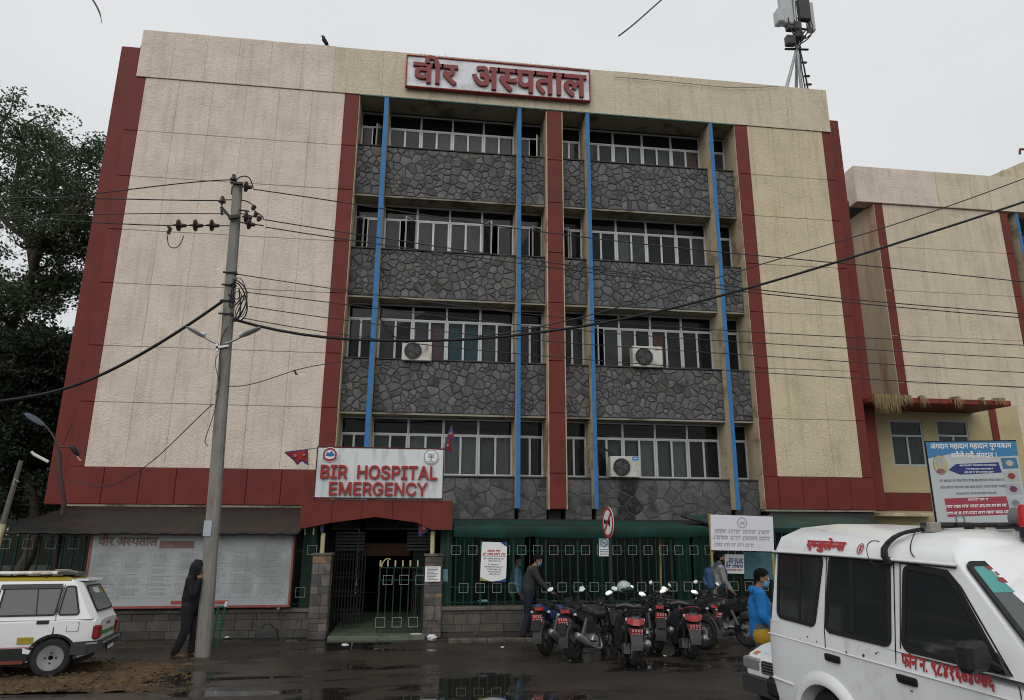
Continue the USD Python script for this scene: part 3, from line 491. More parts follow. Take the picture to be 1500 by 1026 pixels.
# ================================================================== ground
def ground_sheet(x0, x1, y0, y1, nx, ny, dz=0.0, amp=.02, seed=1):
    X, Y = np.meshgrid(np.linspace(x0, x1, nx), np.linspace(y0, y1, ny)); Z = zg(Y)+dz
    Z = Z + (meshkit.fbm(np.stack([X*.5, Y*.5, X*0], -1), 3, seed)-.5)*amp
    return sheet(np.stack([X, Y, Z], -1))
def wet(name, dry, wetc, lo, hi, rough_dry, scale, sc2=28.0, bump=.5):
    "asphalt with puddles: where the large noise is low water stands, smooth and dark"
    N = {'g': ('geometry', {}), 'mp': ('mapping', {'scale': (.55, 1.0, 1.0)}), 'n': ('noise_texture', {'scale': scale, 'detail': 6.0, 'roughness': .58, 'distortion': .6}), 'm': ('map_range', {'from_min': lo, 'from_max': hi, 'clamp': True}),
         'n2': ('noise_texture', {'scale': sc2, 'detail': 8.0, 'roughness': .75}), 'r2': ('rgb_ramp', {'ramp': [(.3, tuple(np.array(dry)*.55)), (.5, dry), (.68, tuple(np.array(dry)*1.7))]}),
         'n3': ('noise_texture', {'scale': .9, 'detail': 5.0, 'roughness': .6}), 'm3': ('map_range', {'from_min': .42, 'from_max': .66, 'clamp': True}), 'mud': ('mix_color', {'b': (.040,.030,.020)}),
         'mx': ('mix_color', {'a': wetc}), 'ro': ('map_range', {'from_min': 0.0, 'from_max': 1.0, 'to_min': .03, 'to_max': rough_dry}),
         'v': ('voronoi_texture', {'scale': 55.0}), 'bs': ('math', {'math_type': 'multiply'}), 'b': ('bump', {'strength': bump, 'distance': .012}), 'p': ('principled_bsdf', {'specular_ior_level': .4})}
    L = [('g.position', 'mp.vector'), ('mp.vector', 'n.vector'), ('n.fac', 'm.value'), ('g.position', 'n2.vector'), ('n2.fac', 'r2.fac'), ('g.position', 'n3.vector'), ('n3.fac', 'm3.value'), ('m3.result', 'mud.fac'), ('r2.color', 'mud.a'), ('mud.result', 'mx.b'), ('m.result', 'mx.fac'), ('mx.result', 'p.base_color'),
         ('m.result', 'ro.value'), ('ro.result', 'p.roughness'), ('g.position', 'v.vector'), ('n2.fac', 'bs.value1'), ('m.result', 'bs.value2'), ('bs.value', 'b.height'), ('b.normal', 'p.normal')]
    return usdkit.material(stage, '/World/Looks/'+name, N, L, surface='p.BSDF')
ASPH = wet('wet_asphalt', (.019,.0165,.0138), (.008,.007,.006), .45, .51, .45, .55)
PAVE = wet('wet_pavement', (.030,.0265,.022), (.012,.0105,.009), .36, .50, .55, .8, 20.0, .6)
FAR = pm('far_ground', (.06,.06,.05), .9, .3, .05)
EARTH = pm('brown_earth', (.105,.066,.030), .9, .4, 7, .9, 30, dirt=(.05,.036,.022), dscale=1.6, dr=(.42,.6))
KERB = pm('kerb_concrete', (.09,.08,.068), .7, .3, 5, .4, 50, dirt=(.03,.028,.025), dscale=2)
obj('road', ground_sheet(-40, 45, -40, -3.6, 200, 120), ASPH, kind='structure', label='wet dark asphalt street with puddles in front of the hospital', smooth=True)
obj('ground', join([sheet(np.array([[(x, y, -.03) for x in (-400, -40, 45, 400)] for y in (-3.6, 500)])), sheet(np.array([[(x, y, .5) for x in (-400, 400)] for y in (-400, -39.9)])), sheet(np.array([[(x, y, .45) for x in (-400, -39.9)] for y in (-40, -3.5)])), sheet(np.array([[(x, y, .45) for x in (44.9, 400)] for y in (-40, -3.5)]))]), FAR, kind='structure', label='flat dull ground around and behind the hospital')
FY = -3.1                                                # the fence line
xg0, xg1 = at(483,935,FY)[0], at(621,932,FY)[0]          # the gateway
def paving(x0, x1, y0, y1, h, sx, sy):
    obj('pavement_bed', bx(x0, x1, y0+.02, y1, -.05, h-.03), KERB, PV)
    for i in range(max(1, int((x1-x0)/sx))):
        for j in range(max(1, round((y1-y0)/sy))):
            a = x0+i*sx; b = y0+j*sy
            obj('paving_slab', cbx(a+.006, a+sx-.006, b+.006, b+sy-.006, h-.05, h+RNG.uniform(-.006,.006), .006), PAVE, PV)
PV = UsdGeom.Xform.Define(stage, '/World/pavement'); tag(PV, 'wet paved strip with a worn kerb along the foot of the boundary wall', kind='structure')
paving(-14.0, xg0-.6, FY-.93, FY+.1, .035, .62, .5); 
paving(xg1+.5, 16.0, FY-.93, FY+.1, .10, .62, .5)
for i in range(20):
    a = xg1+.5+i*.8; obj('kerb_stone', cbx(a+.005, a+.795, FY-1.09, FY-.935, -.05, .115+RNG.uniform(-.008,.008), .015), KERB, PV)
obj('yard_floor', bx(-40, 45, FY+.1, 13, -.2, -.004), PAVE, PV)
obj('entrance_step', cbx(xg0-.02, xg1+.02, FY-.28, FY+3.4, -.05, .07, .01), pm('green_threshold', (.10,.12,.085), .5, .2, 3, .2, 40, dirt=(.05,.055,.04), dscale=1.5), PV)
# brown earth tipped on the road, left
def earth():
    nx, ny = 130, 70; A, B = at(-60,1000,-8)[0]-2, gnd(292,990)[0]; X, Y = np.meshgrid(np.linspace(-9.5, -2.2, nx), np.linspace(-8.9, -4.0, ny))
    e = np.array([gnd(*p)[:2] for p in ((-200,966),(0,966),(60,964),(150,966),(250,967),(292,972),(288,985),(262,1000),(272,1012),(210,1019),(120,1022),(0,1035),(-200,1045))])
    import shapely as sh
    P = Polygon(e).buffer(0); D = sh.distance(P.exterior, sh.points(X, Y)); ins = sh.contains_xy(P, X, Y); D = np.where(ins, D, -D)
    D = D + (meshkit.fbm(np.stack([X*2.2, Y*2.2, X*0], -1), 4, 5)-.5)*.9
    Z = zg(Y) - .02 + .042*np.clip((D+.02)/.55, -.6, 1) + np.where(D > 0, (meshkit.fbm(np.stack([X*6, Y*6, X*0], -1), 4, 9)-.5)*.085*np.clip(D/.4, 0, 1), 0)
    return sheet(np.stack([X, Y, Z], -1))
obj('loose_earth', earth(), EARTH, kind='stuff', label='loose brown earth and gravel spread over the road beside the taxi')
er = np.random.default_rng(4); peb = []
for _ in range(500):
    p = gnd(er.uniform(0, 285), er.uniform(968, 1020)); r = er.uniform(.008,.028); m = ball((0,0,0), r, 1, (1, er.uniform(.7,1), .6)); peb.append((m[0]*(1+er.uniform(-.2,.2,(len(m[0]),1)))+p+[0,0,.05], m[1]))
obj('pebbles', join(peb), EARTH, kind='stuff', label='small pebbles lying on the loose brown earth')

# ================================================================== right wing and annex
W = thing('hospital_wing', 'cream hospital wing with red strips set back at the right of the main block', 'building')
WY = 5.2
wx = lambda px, py, Y=WY: at(px, py, Y)
zt = wx(1263,246)[2]; zf = wx(1283,299)[2]; xa = wx(1279,299)[0]; xb = wx(1325,575)[0]; xc = wx(1463,313)[0]; xd = wx(1474,314)[0]
xs = wx(1290,420)[0]
wz = [zf - (zf-2.0)*k/7 for k in range(8)]
obj('core_wall', join([bx(xs+.3, xd, WY+.06, WY+14, 0, zt-.4), bx(xd, xd+9, WY+1.2, WY+14, 0, zt-.4)]), ROOM, W)
def wstrip(x0, x1):
    for z1, z0 in zip(wz, wz[1:]): obj('pilaster', cbx(x0, x1, WY-.05, WY+.3, z0+.006, z1-.006, .012), RED, W)
x1 = wx(1291,299)[0]; wstrip(xa, x1); wstrip(xc, xd)
n = 4; w_ = (xc-x1)/n
for z1, z0 in zip(wz, wz[1:]):
    for i in range(n): obj('plaster_panel', cbx(x1+i*w_+.0025, x1+(i+1)*w_-.0025, WY-.03, WY+.05, z0+.007, z1-.007, .005), FASC, W)
obj('joint_backing', bx(x1, xc, WY+.0, WY+.055, 0, zf), GROOVE, W)
xq = wx(1368,270)[0]
for i, (a, b, m) in enumerate(((wx(1250,246)[0]-.1, xq, PINK), (xq, xc-.4, FASC), (xc-.4, xd+9, FASC))): obj('parapet_panel', cbx(a+.004, b-.004, WY-.12, WY+.45, zf+.006, zt, .012), m, W)
obj('side_wall', cbx(xa-.02, xa+.3, WY-.04, WY+14, 0, zf, .01), pm('stained_cream', (.50,.42,.29), .85, .15, 2, .4, 30, dirt=(.30,.17,.07), dscale=.5, stretch=(1,1,.25)), W)
obj('side_parapet', cbx(wx(1250,246)[0]-.1, wx(1250,246)[0]+.25, WY+.452, WY+14, zf+.3, zt, .01), PINK, W)
obj('roof_railing', join([bx(wx(1290,250)[0], wx(1458,262)[0], WY+.3, WY+1.6, zt+.12, zt+.2)]+[bx(x, x+.06, WY+.32, WY+.38, zt-.05, zt+.12) for x in np.linspace(wx(1292,250)[0], wx(1456,262)[0], 7)]), pm('dark_roof_sheet', (.03,.045,.045), .5), W)
for k in range(4):
    z = zf - 3.35*(k+1)
    obj('spandrel', bx(xd+.02, xd+9, WY+.4, WY+1.2, z-.6, z+1.0), MORTAR, W)
    for g in stones(4.0, 1.5, .3, RNG): obj('stone', stand(stone_mesh(g, .03, RNG), (xd+.02, WY+.4, z-.55)), STONES[int(RNG.integers(0,4))], W)
    f = obj('window', join([bx(xd+.05+i*.8, xd+.1+i*.8, WY+.9, WY+.96, z+1.0, z+2.6) for i in range(6)]+[bx(xd+.05, xd+4.1, WY+.9, WY+.96, z+2.0, z+2.05)]), ALU, W); obj('pane', bx(xd+.02, xd+9, WY+.97, WY+.98, z+1.0, z+2.75), G_DUST, f)
obj('fin', bx(wx(1490,330)[0]-.06, wx(1490,330)[0]+.06, WY-.05, WY+1.1, 2, zf), CREAMSIDE, W); obj('fin_front', bx(wx(1490,330)[0]-.062, wx(1490,330)[0]+.062, WY-.07, WY-.052, 2, zf), BLUE, W)
# stair tower behind the wing
T = thing('roof_tower', 'sloping cream stair tower with rust streaks rising behind the roof of the right wing', 'tower')
ty = WY+8; a, b, c = at(1380,290,ty), at(1500,237,ty), at(1500,300,ty)
obj('wall', stand(prism(pg((a[0]-.2, a[2]-2), (a[0]-.2, a[2]), (b[0], b[2]), (b[0]+6, b[2]+2.4), (b[0]+6, a[2]-2)), .6), (0, ty+.6, 0)), YELL, T)
obj('buttress', cbx(at(1466,262,ty)[0], at(1478,262,ty)[0], ty-.25, ty+.05, a[2]-2, at(1470,252,ty)[2], .02), YELL, T)
obj('overflow_pipe', tube([at(1494,226,ty-.3), at(1494,219,ty-.3), at(1510,219,ty-.3)], .07, 6), pm('rusty_pipe', (.12,.05,.03), .7), T)

A = thing('annex_building', 'small yellow annex with two windows under a red canopy edge beside the main block', 'building')
AY = 1.4; ax = lambda px, py: at(px, py, AY)
YW_ = pm('yellow_annex_paint', (.43,.36,.20), .8, .08, 1.0, .2, 40, dirt=(.36,.30,.17), dscale=.6)
x0, x1_, ztop = XRR+.05, ax(1452,600)[0], ax(1380,592)[2]
holes = [(1306,1354,616,682), (1375,1421,616,682)]
hp = [(ax(a, (c+d)/2)[0], ax(b, (c+d)/2)[0], ax(a, d)[2], ax(a, c)[2]) for a, b, c, d in holes]
front = sbox(x0, 0, ax(1490,600)[0], ztop)
for h in hp: front = front.difference(sbox(h[0], h[2], h[1], h[3]))
obj('front_wall', stand(prism(front, .2), (0, AY+.2, 0)), YW_, A)
obj('back_wall', bx(x0, ax(1490,600)[0], AY+1.6, AY+3.4, 0, ztop), DARK, A)
obj('base_band', cbx(x0, ax(1490,735)[0], AY-.05, AY-.003, ax(1340,748)[2], ax(1340,722)[2], .01), RED, A)
obj('corner_strip', cbx(ax(1447,600)[0], ax(1457,600)[0], AY-.04, AY-.002, ax(1340,722)[2]+.01, ztop-.02, .01), RED, A)
for h in hp:
    t = .05; zm = h[3]-.34*(h[3]-h[2]); xm = (h[0]+h[1])/2
    w = obj('window', join([bx(h[0],h[1],AY+.02,AY+.1,h[3]-t,h[3]), bx(h[0],h[1],AY+.02,AY+.1,h[2],h[2]+t), bx(h[0],h[0]+t,AY+.02,AY+.1,h[2]+t,h[3]-t), bx(h[1]-t,h[1],AY+.02,AY+.1,h[2]+t,h[3]-t), bx(h[0]+t,h[1]-t,AY+.015,AY+.095,zm-.03,zm+.03), bx(xm-.03,xm+.03,AY+.018,AY+.09,h[2]+t,zm-.03)]), pm('pale_window_frame', (.36,.42,.45), .5), A)
    obj('pane', bx(h[0]+t, h[1]-t, AY+.05, AY+.056, zm+.03, h[3]-t), G_DARK, w); obj('pane', bx(h[0]+t, xm-.03, AY+.05, AY+.056, h[2]+t, zm-.03), G_CLEAR, w); obj('pane', bx(xm+.03, h[1]-t, AY+.05, AY+.056, h[2]+t, zm-.03), G_CLEAR, w)
    curtain(h[0]+t, xm, AY+.25, h[2], zm, CURT[0], w, 1); curtain(xm, h[1]-t, AY+.25, h[2], zm, CURT[0], w, 2)
cy = -.2; c0, c1 = at(1276,585,cy), at(1481,588,cy); zc = at(1380,592,cy)[2]
obj('canopy', cbx(c0[0], c1[0], cy, AY+1.5, zc, zc+.17, .02), pm('canopy_red_paint', (.20,.035,.022), .6, .2, 3, dirt=(.10,.03,.02), dscale=1.5), A)
obj('canopy_ledge', cbx(x0, at(1372,750,AY-.4)[0], AY-.5, AY-.055, ax(1340,757)[2], ax(1340,752)[2], .01), CREAMSIDE, A)
# dry grass hanging off the canopy
gr = np.random.default_rng(8); blades = []
for (p0, p1, n, ln) in ((1277,1312,260,.62),(1312,1332,70,.35),(1345,1352,22,.4),(1392,1402,34,.4),(1434,1438,10,.25),(1452,1470,26,.25)):
    for _ in range(n):
        x = at(gr.uniform(p0, p1), 583, cy)[0]; l = ln*gr.uniform(.35,1.05); dx = gr.normal(0,.07); z = zc+.18; y = cy+gr.uniform(-.06,.06); w = gr.uniform(.006,.013)
        P = np.array([(x, y+.05, z), (x+dx*.2, y-.08, z+.05), (x+dx*.6, y-.13, z-.35*l), (x+dx, y-.13-gr.uniform(0,.06), z-l)])
        G = np.stack([P-[w,0,0], P+[w*.6,gr.uniform(-.008,.008),0]]); G[1,-1] = G[0,-1]; blades.append(sheet(G))
STRAW = pm('dry_straw', (.36,.27,.13), .85, .3, 12, island=.35)
obj('dry_grass', join(blades), STRAW, kind='stuff', label='dry straw coloured grass hanging over the red canopy of the annex')
# ================================================================== trees
BARK = pm('tree_bark', (.055,.045,.036), .9, .35, 8, .8, 25)
def leafmat(name, c):
    N = {'g': ('geometry', {}), 'n': ('noise_texture', {'scale': .7, 'detail': 4.0}), 'r': ('rgb_ramp', {'ramp': [(.3, tuple(np.array(c)*.6)), (.52, c), (.75, tuple(np.array(c)*1.45))]}),
         'ir': ('map_range', {'to_min': .6, 'to_max': 1.4}), 's': ('vector_math', {'math_type': 'scale'}), 'p': ('principled_bsdf', {'roughness': .5, 'specular_ior_level': .35}), 't': ('translucent_bsdf', {}), 'm': ('mix_closure', {'fac': .28})}
    return usdkit.material(stage, '/World/Looks/'+name, N, [('g.position', 'n.vector'), ('n.fac', 'r.fac'), ('g.random_per_island', 'ir.value'), ('r.color', 's.vector1'), ('ir.result', 's.scale'), ('s.vector', 'p.base_color'), ('s.vector', 't.color'), ('p.BSDF', 'm.closure1'), ('t.BSDF', 'm.closure2')], surface='m.closure')
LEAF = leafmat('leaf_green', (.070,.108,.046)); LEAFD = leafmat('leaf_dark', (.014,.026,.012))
def leaves(C, R, n, rng, size):
    "n leaf faces (two triangles folded along the rib) gathered in clumps round the points C"
    k = rng.integers(0, len(C), n); d = rng.normal(0, 1, (n,3)); d /= np.linalg.norm(d, axis=1)[:,None]
    P = C[k] + d*(R[k]*rng.uniform(.25,1,n)**.5)[:,None]*[1,1,.75]
    a = rng.normal(0,1,(n,3)); a[:,2] -= .4; a /= np.linalg.norm(a,axis=1)[:,None]; b = np.cross(a, rng.normal(0,1,(n,3))); b /= np.linalg.norm(b,axis=1)[:,None]
    L = (size*rng.uniform(.7,1.4,n))[:,None]; w = L*.30; nrm = np.cross(a,b)
    V = np.stack([P, P+a*L*.5+b*w+nrm*L*.08, P+a*L, P+a*L*.5-b*w+nrm*L*.08], 1).reshape(-1,3); i = np.arange(n)[:,None]*4
    return V, np.vstack([i+[0,1,2], i+[0,2,3]])
def tree(label, base, forks, seed, mat, nleaf, leaf, spread, group=None, limb=.1):
    "forks: list of polylines (limbs) with start radius; leaf clumps sit along the outer half of limbs and twigs"
    rng = np.random.default_rng(seed); t = thing('tree', label, 'tree', base, group=group); B = np.array(base); wood, C, R = [], [], []
    for P, r in forks:
        Q = spline(np.array(P)-B, 12); wood.append(tube(Q, np.linspace(r, r*.35, 12), 8))
        for k in range(4, 12):
            for _ in range(5):
                d = rng.normal(0,1,3); d[2] = abs(d[2])*.6-.1; d /= np.linalg.norm(d); l = spread*rng.uniform(.5,1.25); q = Q[k]+d*l
                m = (Q[k]+q)/2+rng.normal(0,.12*l,3); tw = spline([Q[k], m, q], 6); wood.append(tube(tw, np.linspace(r*.28, r*.06, 6), 5))
                C += [q, (m+q)/2, q+rng.normal(0,.3*l,3)]; R += [spread*rng.uniform(.22,.46) for _ in range(3)]
    obj('trunk', join(wood), BARK, t, smooth=True)
    if nleaf: obj('crown', leaves(np.array(C), np.array(R), nleaf, rng, leaf), mat, t)
    return t
ty = 7.0; T_ = lambda px, py, y=ty: at(px, py, y)
b0 = T_(40,560); b0[2] = 0
tree('tall leafy tree with sky showing through its crown left of the hospital', b0, [
    ([b0, T_(18,480), T_(40,420), T_(60,365)], .30), ([T_(50,395), T_(62,360,6.5), T_(95,330,6.2), T_(120,290,6.5)], .17), ([T_(50,395), T_(40,350), T_(20,300,8), T_(30,230,8), T_(35,185,8)], .17),
    ([T_(30,440), T_(-20,390), T_(-60,330), T_(-70,250)], .17), ([T_(60,365), T_(70,310,8), T_(80,260,8), T_(70,215,8)], .13), ([T_(95,330,6.5), T_(110,280), T_(118,240), T_(120,215)], .1),
    ([T_(40,350), T_(-10,290,8), T_(-5,220,9), T_(0,180,9)], .11), ([T_(60,365), T_(100,370,8), T_(130,350,8)], .09), ([T_(25,450), T_(60,440,8), T_(100,420,8)], .1), ([T_(20,480), T_(-20,450,6), T_(-60,430,6)], .1)], 5, LEAF, 44000, .12, 1.3)
y2 = 2.6; b2 = at(18,720,y2); b2[2] = 0
S_ = lambda px, py, y=y2: at(px, py, y)
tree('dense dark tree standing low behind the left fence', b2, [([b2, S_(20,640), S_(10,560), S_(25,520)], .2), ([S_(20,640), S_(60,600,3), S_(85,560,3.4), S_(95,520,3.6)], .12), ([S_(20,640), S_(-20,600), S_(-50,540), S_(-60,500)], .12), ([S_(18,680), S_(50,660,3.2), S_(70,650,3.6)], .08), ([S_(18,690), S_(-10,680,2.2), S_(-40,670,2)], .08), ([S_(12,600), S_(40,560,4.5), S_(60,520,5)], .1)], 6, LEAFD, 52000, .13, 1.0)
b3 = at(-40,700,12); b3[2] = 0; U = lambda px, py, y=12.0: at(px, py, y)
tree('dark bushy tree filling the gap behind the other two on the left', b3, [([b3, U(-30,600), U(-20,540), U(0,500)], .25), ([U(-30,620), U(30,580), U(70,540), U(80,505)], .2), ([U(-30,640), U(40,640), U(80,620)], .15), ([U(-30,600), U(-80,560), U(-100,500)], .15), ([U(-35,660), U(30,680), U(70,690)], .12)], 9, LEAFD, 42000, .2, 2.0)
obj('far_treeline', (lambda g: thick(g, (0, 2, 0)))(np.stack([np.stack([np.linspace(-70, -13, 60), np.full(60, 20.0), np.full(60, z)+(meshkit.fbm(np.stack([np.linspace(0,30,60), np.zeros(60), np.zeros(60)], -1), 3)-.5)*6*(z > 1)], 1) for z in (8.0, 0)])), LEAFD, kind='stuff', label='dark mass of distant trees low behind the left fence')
# ================================================================== boundary wall, fence, gate
ft = lambda px, py, Y=FY: at(px, py, Y)
WZ = .62
TILES = [pm(f'wall_tile_{k}', c, .55, .3, 4, .25, 35, dirt=(.035,.033,.03), dscale=1.4, dr=(.48,.68)) for k, c in enumerate(((.072,.068,.061),(.090,.085,.077),(.056,.053,.049),(.081,.073,.061)))]
PTILE = [pm(f'pillar_tile_{k}', c, .45, .3, 6, .3, 40, dirt=(.05,.045,.04), dscale=2) for k, c in enumerate(((.10,.088,.082),(.14,.12,.11),(.075,.07,.068),(.20,.125,.075),(.13,.09,.08)))]
COPE = pm('wall_coping', (.12,.108,.092), .7, .3, 4, .4, 40, dirt=(.05,.045,.04), dscale=2)
GROUT = pm('dark_grout', (.04,.038,.035), .9, .2)
def low_wall(label, x0, x1, rng, base=.035):
    w = thing('boundary_wall', label, 'wall', ((x0+x1)/2, FY, 0)); o = arr((x0+x1)/2, FY, 0)
    obj('core', xf(bx(x0, x1, FY-.1, FY+.14, -.02, WZ-.07), loc=-o), GROUT, w)
    z = base; row = 0
    while z < WZ-.1:
        h = min([.16,.21,.19][row % 3], WZ-.075-z); x = x0 - rng.uniform(0,.3)
        while x < x1:
            l = rng.uniform(.30,.62); a, b = max(x, x0), min(x+l, x1)
            if b-a > .05: obj('stone_tile', xf(cbx(a+.004, b-.004, FY-.125-rng.uniform(0,.008), FY-.098, z+.003, z+h-.003, .004), loc=-o), TILES[rng.integers(0,4)], w)
            x += l
        z += h; row += 1
    x = x0
    while x < x1-.01:
        l = min(1.1, x1-x); obj('coping', xf(cbx(x+.003, x+l-.003, FY-.17, FY+.2, WZ-.07, WZ+rng.uniform(-.004,.004), .01), loc=-o), COPE, w); x += l
    return w
tr = np.random.default_rng(21)
xpl0, xpl1 = ft(456,880)[0], ft(482,880)[0]; xpr0, xpr1 = ft(621,880)[0], ft(646,880)[0]
low_wall('grey stone tiled boundary wall under the notice board left of the gateway', -14.0, xpl0-.01, tr)
low_wall('long grey stone tiled boundary wall right of the gateway behind the motorbikes', xpr1+.01, 16.0, tr, .10)
def pillar(label, x0, x1, ztop, rng, warm):
    xm = (x0+x1)/2; t = thing('gate_pillar', label, 'gate pillar', (xm, FY, 0), group=None); hw = (x1-x0)/2
    obj('core', bx(-hw+.012, hw-.012, -hw+.012, hw-.012, -.02, ztop-.03), GROUT, t); z = .0
    while z < ztop-.06:
        h = min(rng.choice([.1,.16,.24,.3]), ztop-.04-z)
        if h < .03: break
        for side in range(4):
            s = rng.uniform(-.3,.3)*hw if rng.random() < .7 else None
            for a, b in ([(-hw, hw)] if s is None else [(-hw, s), (s, hw)]):
                obj('stone_tile', xf(cbx(a+.003, b-.003, -hw-.006-rng.uniform(0,.008), -hw+.013, z+.003, z+h-.003, .004), rz=side*np.pi/2), PTILE[rng.choice(5, p=[.35,.2,.25,.08,.12])], t)
        z += h
    obj('cap', cbx(-hw-.03, hw+.03, -hw-.03, hw+.03, ztop-.035, ztop+.01, .008), COPE, t); return t
PZ = ft(470,811)[2]
pl = pillar('stone tiled gate pillar left of the entrance, without a notice', xpl0, xpl1, PZ, tr, .1)
pr = pillar('stone tiled gate pillar right of the entrance with white notice', xpr0, xpr1, ft(634,812)[2], tr, .1)
n_ = thing('pillar_notice', 'small white printed notice pasted on the right gate pillar', 'notice', ft(634,841,FY-.26), 0)
obj('sheet', bx(-.17,.17,-.003,.0,-.16,.16), PAPER, n_)
obj('print', join([bx(-.13,-.13+tr.uniform(.12,.25),-.006,-.0035,z,z+.013) for z in np.linspace(-.12,.12,9)]), INKK, n_)
for px, pz0, pz1, nm in ((471.5, 811, 781, 'left'), (633, 811, 778, 'right')):
    p = ft(px, pz0); q = ft(px, pz1)
    obj('post_stub', bar(p, q, .045, 10), CREAMTIP, pl if False else None, label=f'short cream post standing on the {nm} gate pillar', category=None) if False else None
    s = thing('post_stub', f'short cream post stub standing on top of the {nm} gate pillar', 'post', (p[0], FY, p[2])); obj('tube', bar((0,0,0), (0,0,q[2]-p[2]), .05, 12), CREAMTIP, s)

def square_ring(x, z, s=.105, t=.013):
    return join([bx(x-s, x+s, -.014, .014, z+s-t, z+s), bx(x-s, x+s, -.014, .014, z-s, z-s+t), bx(x-s, x-s+t, -.014, .014, z-s+t, z+s-t), bx(x+s-t, x+s, -.014, .014, z-s+t, z+s-t)])
def fence(label, x0, x1, y, ztop, rows, step, tips, z0=WZ, sq=2, off=0, skip=()):
    f = thing('fence', label, 'fence', (x0, y, 0)); n = int(round((x1-x0)/step))
    for zr in [rows[0]-.02, rows[-1]+.02, z0+.08]: obj('rail', bx(0, x1-x0, -.012, .012, zr-.009, zr+.009), GREEN, f)
    for i in range(n+1):
        x = i*(x1-x0)/n; big = i % 4 == 0; w = .022 if big else .011
        obj('bar', bx(x-w, x+w, -.016, .016, z0-.02, ztop-.02), GREEN, f)
        if tips:
            obj('tip', join([bx(x-w-.004, x+w+.004, -.021, .021, ztop-.02, ztop+.09), hull([(x-w-.004,-.021,ztop+.09),(x+w+.004,-.021,ztop+.09),(x-w-.004,.021,ztop+.09),(x+w+.004,.021,ztop+.09),(x,0,ztop+.15)])]), CREAMTIP, f)
    for k, zr in enumerate(rows):
        for i in range(n):
            if i % sq == (k+off) % sq: obj('square', xf(square_ring((i+.5)*(x1-x0)/n if sq == 1 else (i+1)*(x1-x0)/n, zr), loc=(0,-.004,0)), PALEMETAL, f)
    return f
zr0, zr1 = ft(760,806)[2], ft(760,861)[2]
fence('long green bar fence with pale squares on the wall right of the gateway', xpr1+.12, 10.9, FY, ft(760,778)[2], (zr0, zr1), .187, False)
fence('short green bar fence with cream tips left of the notice board', -14.0, ft(122,820)[0], FY, ft(60,783)[2], (ft(60,797)[2], ft(60,850)[2]), .225, True)
fence('narrow green bar fence between the notice board and the left gate pillar', ft(431,820)[0], xpl0-.06, FY, ft(445,782)[2], (ft(445,806)[2], ft(440,868)[2]), .2, True, off=1)
# swing gate
gx0, gx1 = ft(553,880)[0], xpr0-.02; gt = ft(585,832)[2]
g = thing('swing_gate', 'open green bar gate leaf with pale squares beside the right pillar', 'gate', (gx0, FY+.05, 0))
gw = gx1-gx0
obj('stile', bx(0,.035,-.018,.018,.1,gt+.02), GREEN, g); obj('stile', bx(gw-.035,gw,-.018,.018,.1,gt+.02), GREEN, g); 
for z in (.16, gt, ft(585,911)[2], ft(585,850)[2]): obj('rail', bx(.035,gw-.035,-.01,.01,z-.012,z+.012), GREEN, g)
for i in range(1,6): x = i*gw/6; obj('bar', bx(x-.011,x+.011,-.012,.012,.1,gt), GREEN, g)
for i in range(6): x = i*gw/6+.02; obj('tip', cbx(x-.017,x+.017,-.018,.018,gt+.022,gt+.16,.008), CREAMTIP, g)
obj('hook', tube(spline([(.05,0,gt+.02),(.08,0,gt+.12),(.16,0,gt+.19),(.24,0,gt+.17)],10), .014, 6), CREAMTIP, g)
for z, o in ((ft(585,850)[2], 0), (ft(585,912)[2], 1)):
    for i in range(3): obj('square', xf(square_ring(gw*(.20+.36*i-.12*o), z), loc=(0,-.02,0)), PALEMETAL, g)
# collapsible lattice gates in the hall mouth
LAT = pm('lattice_steel', (.022,.03,.028), .5, .2)
def lattice(label, p0, p1, y, z0, z1, n):
    a, b = at(p0,860,y)[0], at(p1,860,y)[0]; t = thing('collapsible_gate', label, 'gate', (a, y, 0)); w = b-a
    for i in range(n): x = i*w/(n-1); obj('channel', bx(x-.012, x+.012, -.012, .012, z0, z1), LAT, t)
    for k in range(4):
        zc = z0+.25+k*(z1-z0-.4)/3; seg = []
        for i in range(n-2):
            x = i*w/(n-1); q = 2*w/(n-1); seg += [bar((x,-.018,zc-.1),(x+q,-.018,zc+.1),.009,4), bar((x,.018,zc+.1),(x+q,.018,zc-.1),.009,4)]
        obj('cross_straps', join(seg), LAT, t)
lattice('dark collapsible lattice gate drawn across the left of the entrance', 484, 533, -1.6, .08, ft(500,812)[2], 12)
lattice('dark collapsible lattice gate folded behind the right gate pillar', 604, 622, -1.6, .08, ft(500,812)[2], 8)
hb = thing('entrance_board', 'dim brown board hanging over the entrance inside the porch', 'sign', at(566,805,-1.0)); obj('panel', cbx(-.6,.6,0,.03,-.16,.16,.01), pm('brown_board', (.10,.045,.02), .6, .3, 4), hb)
for px in (513, 617): q = thing('louvre_panel', f'pale slatted panel hung above the {"left" if px < 550 else "right"} side of the entrance', 'panel', at(px,793,-1.2)); [obj('slat', xf(cbx(-.36,.36,-.01,.01,-.03,.03,.004), loc=(0,0,z), rx=.5), pm('pale_slat', (.16,.18,.17), .6), q) for z in np.linspace(-.2,.2,6)]

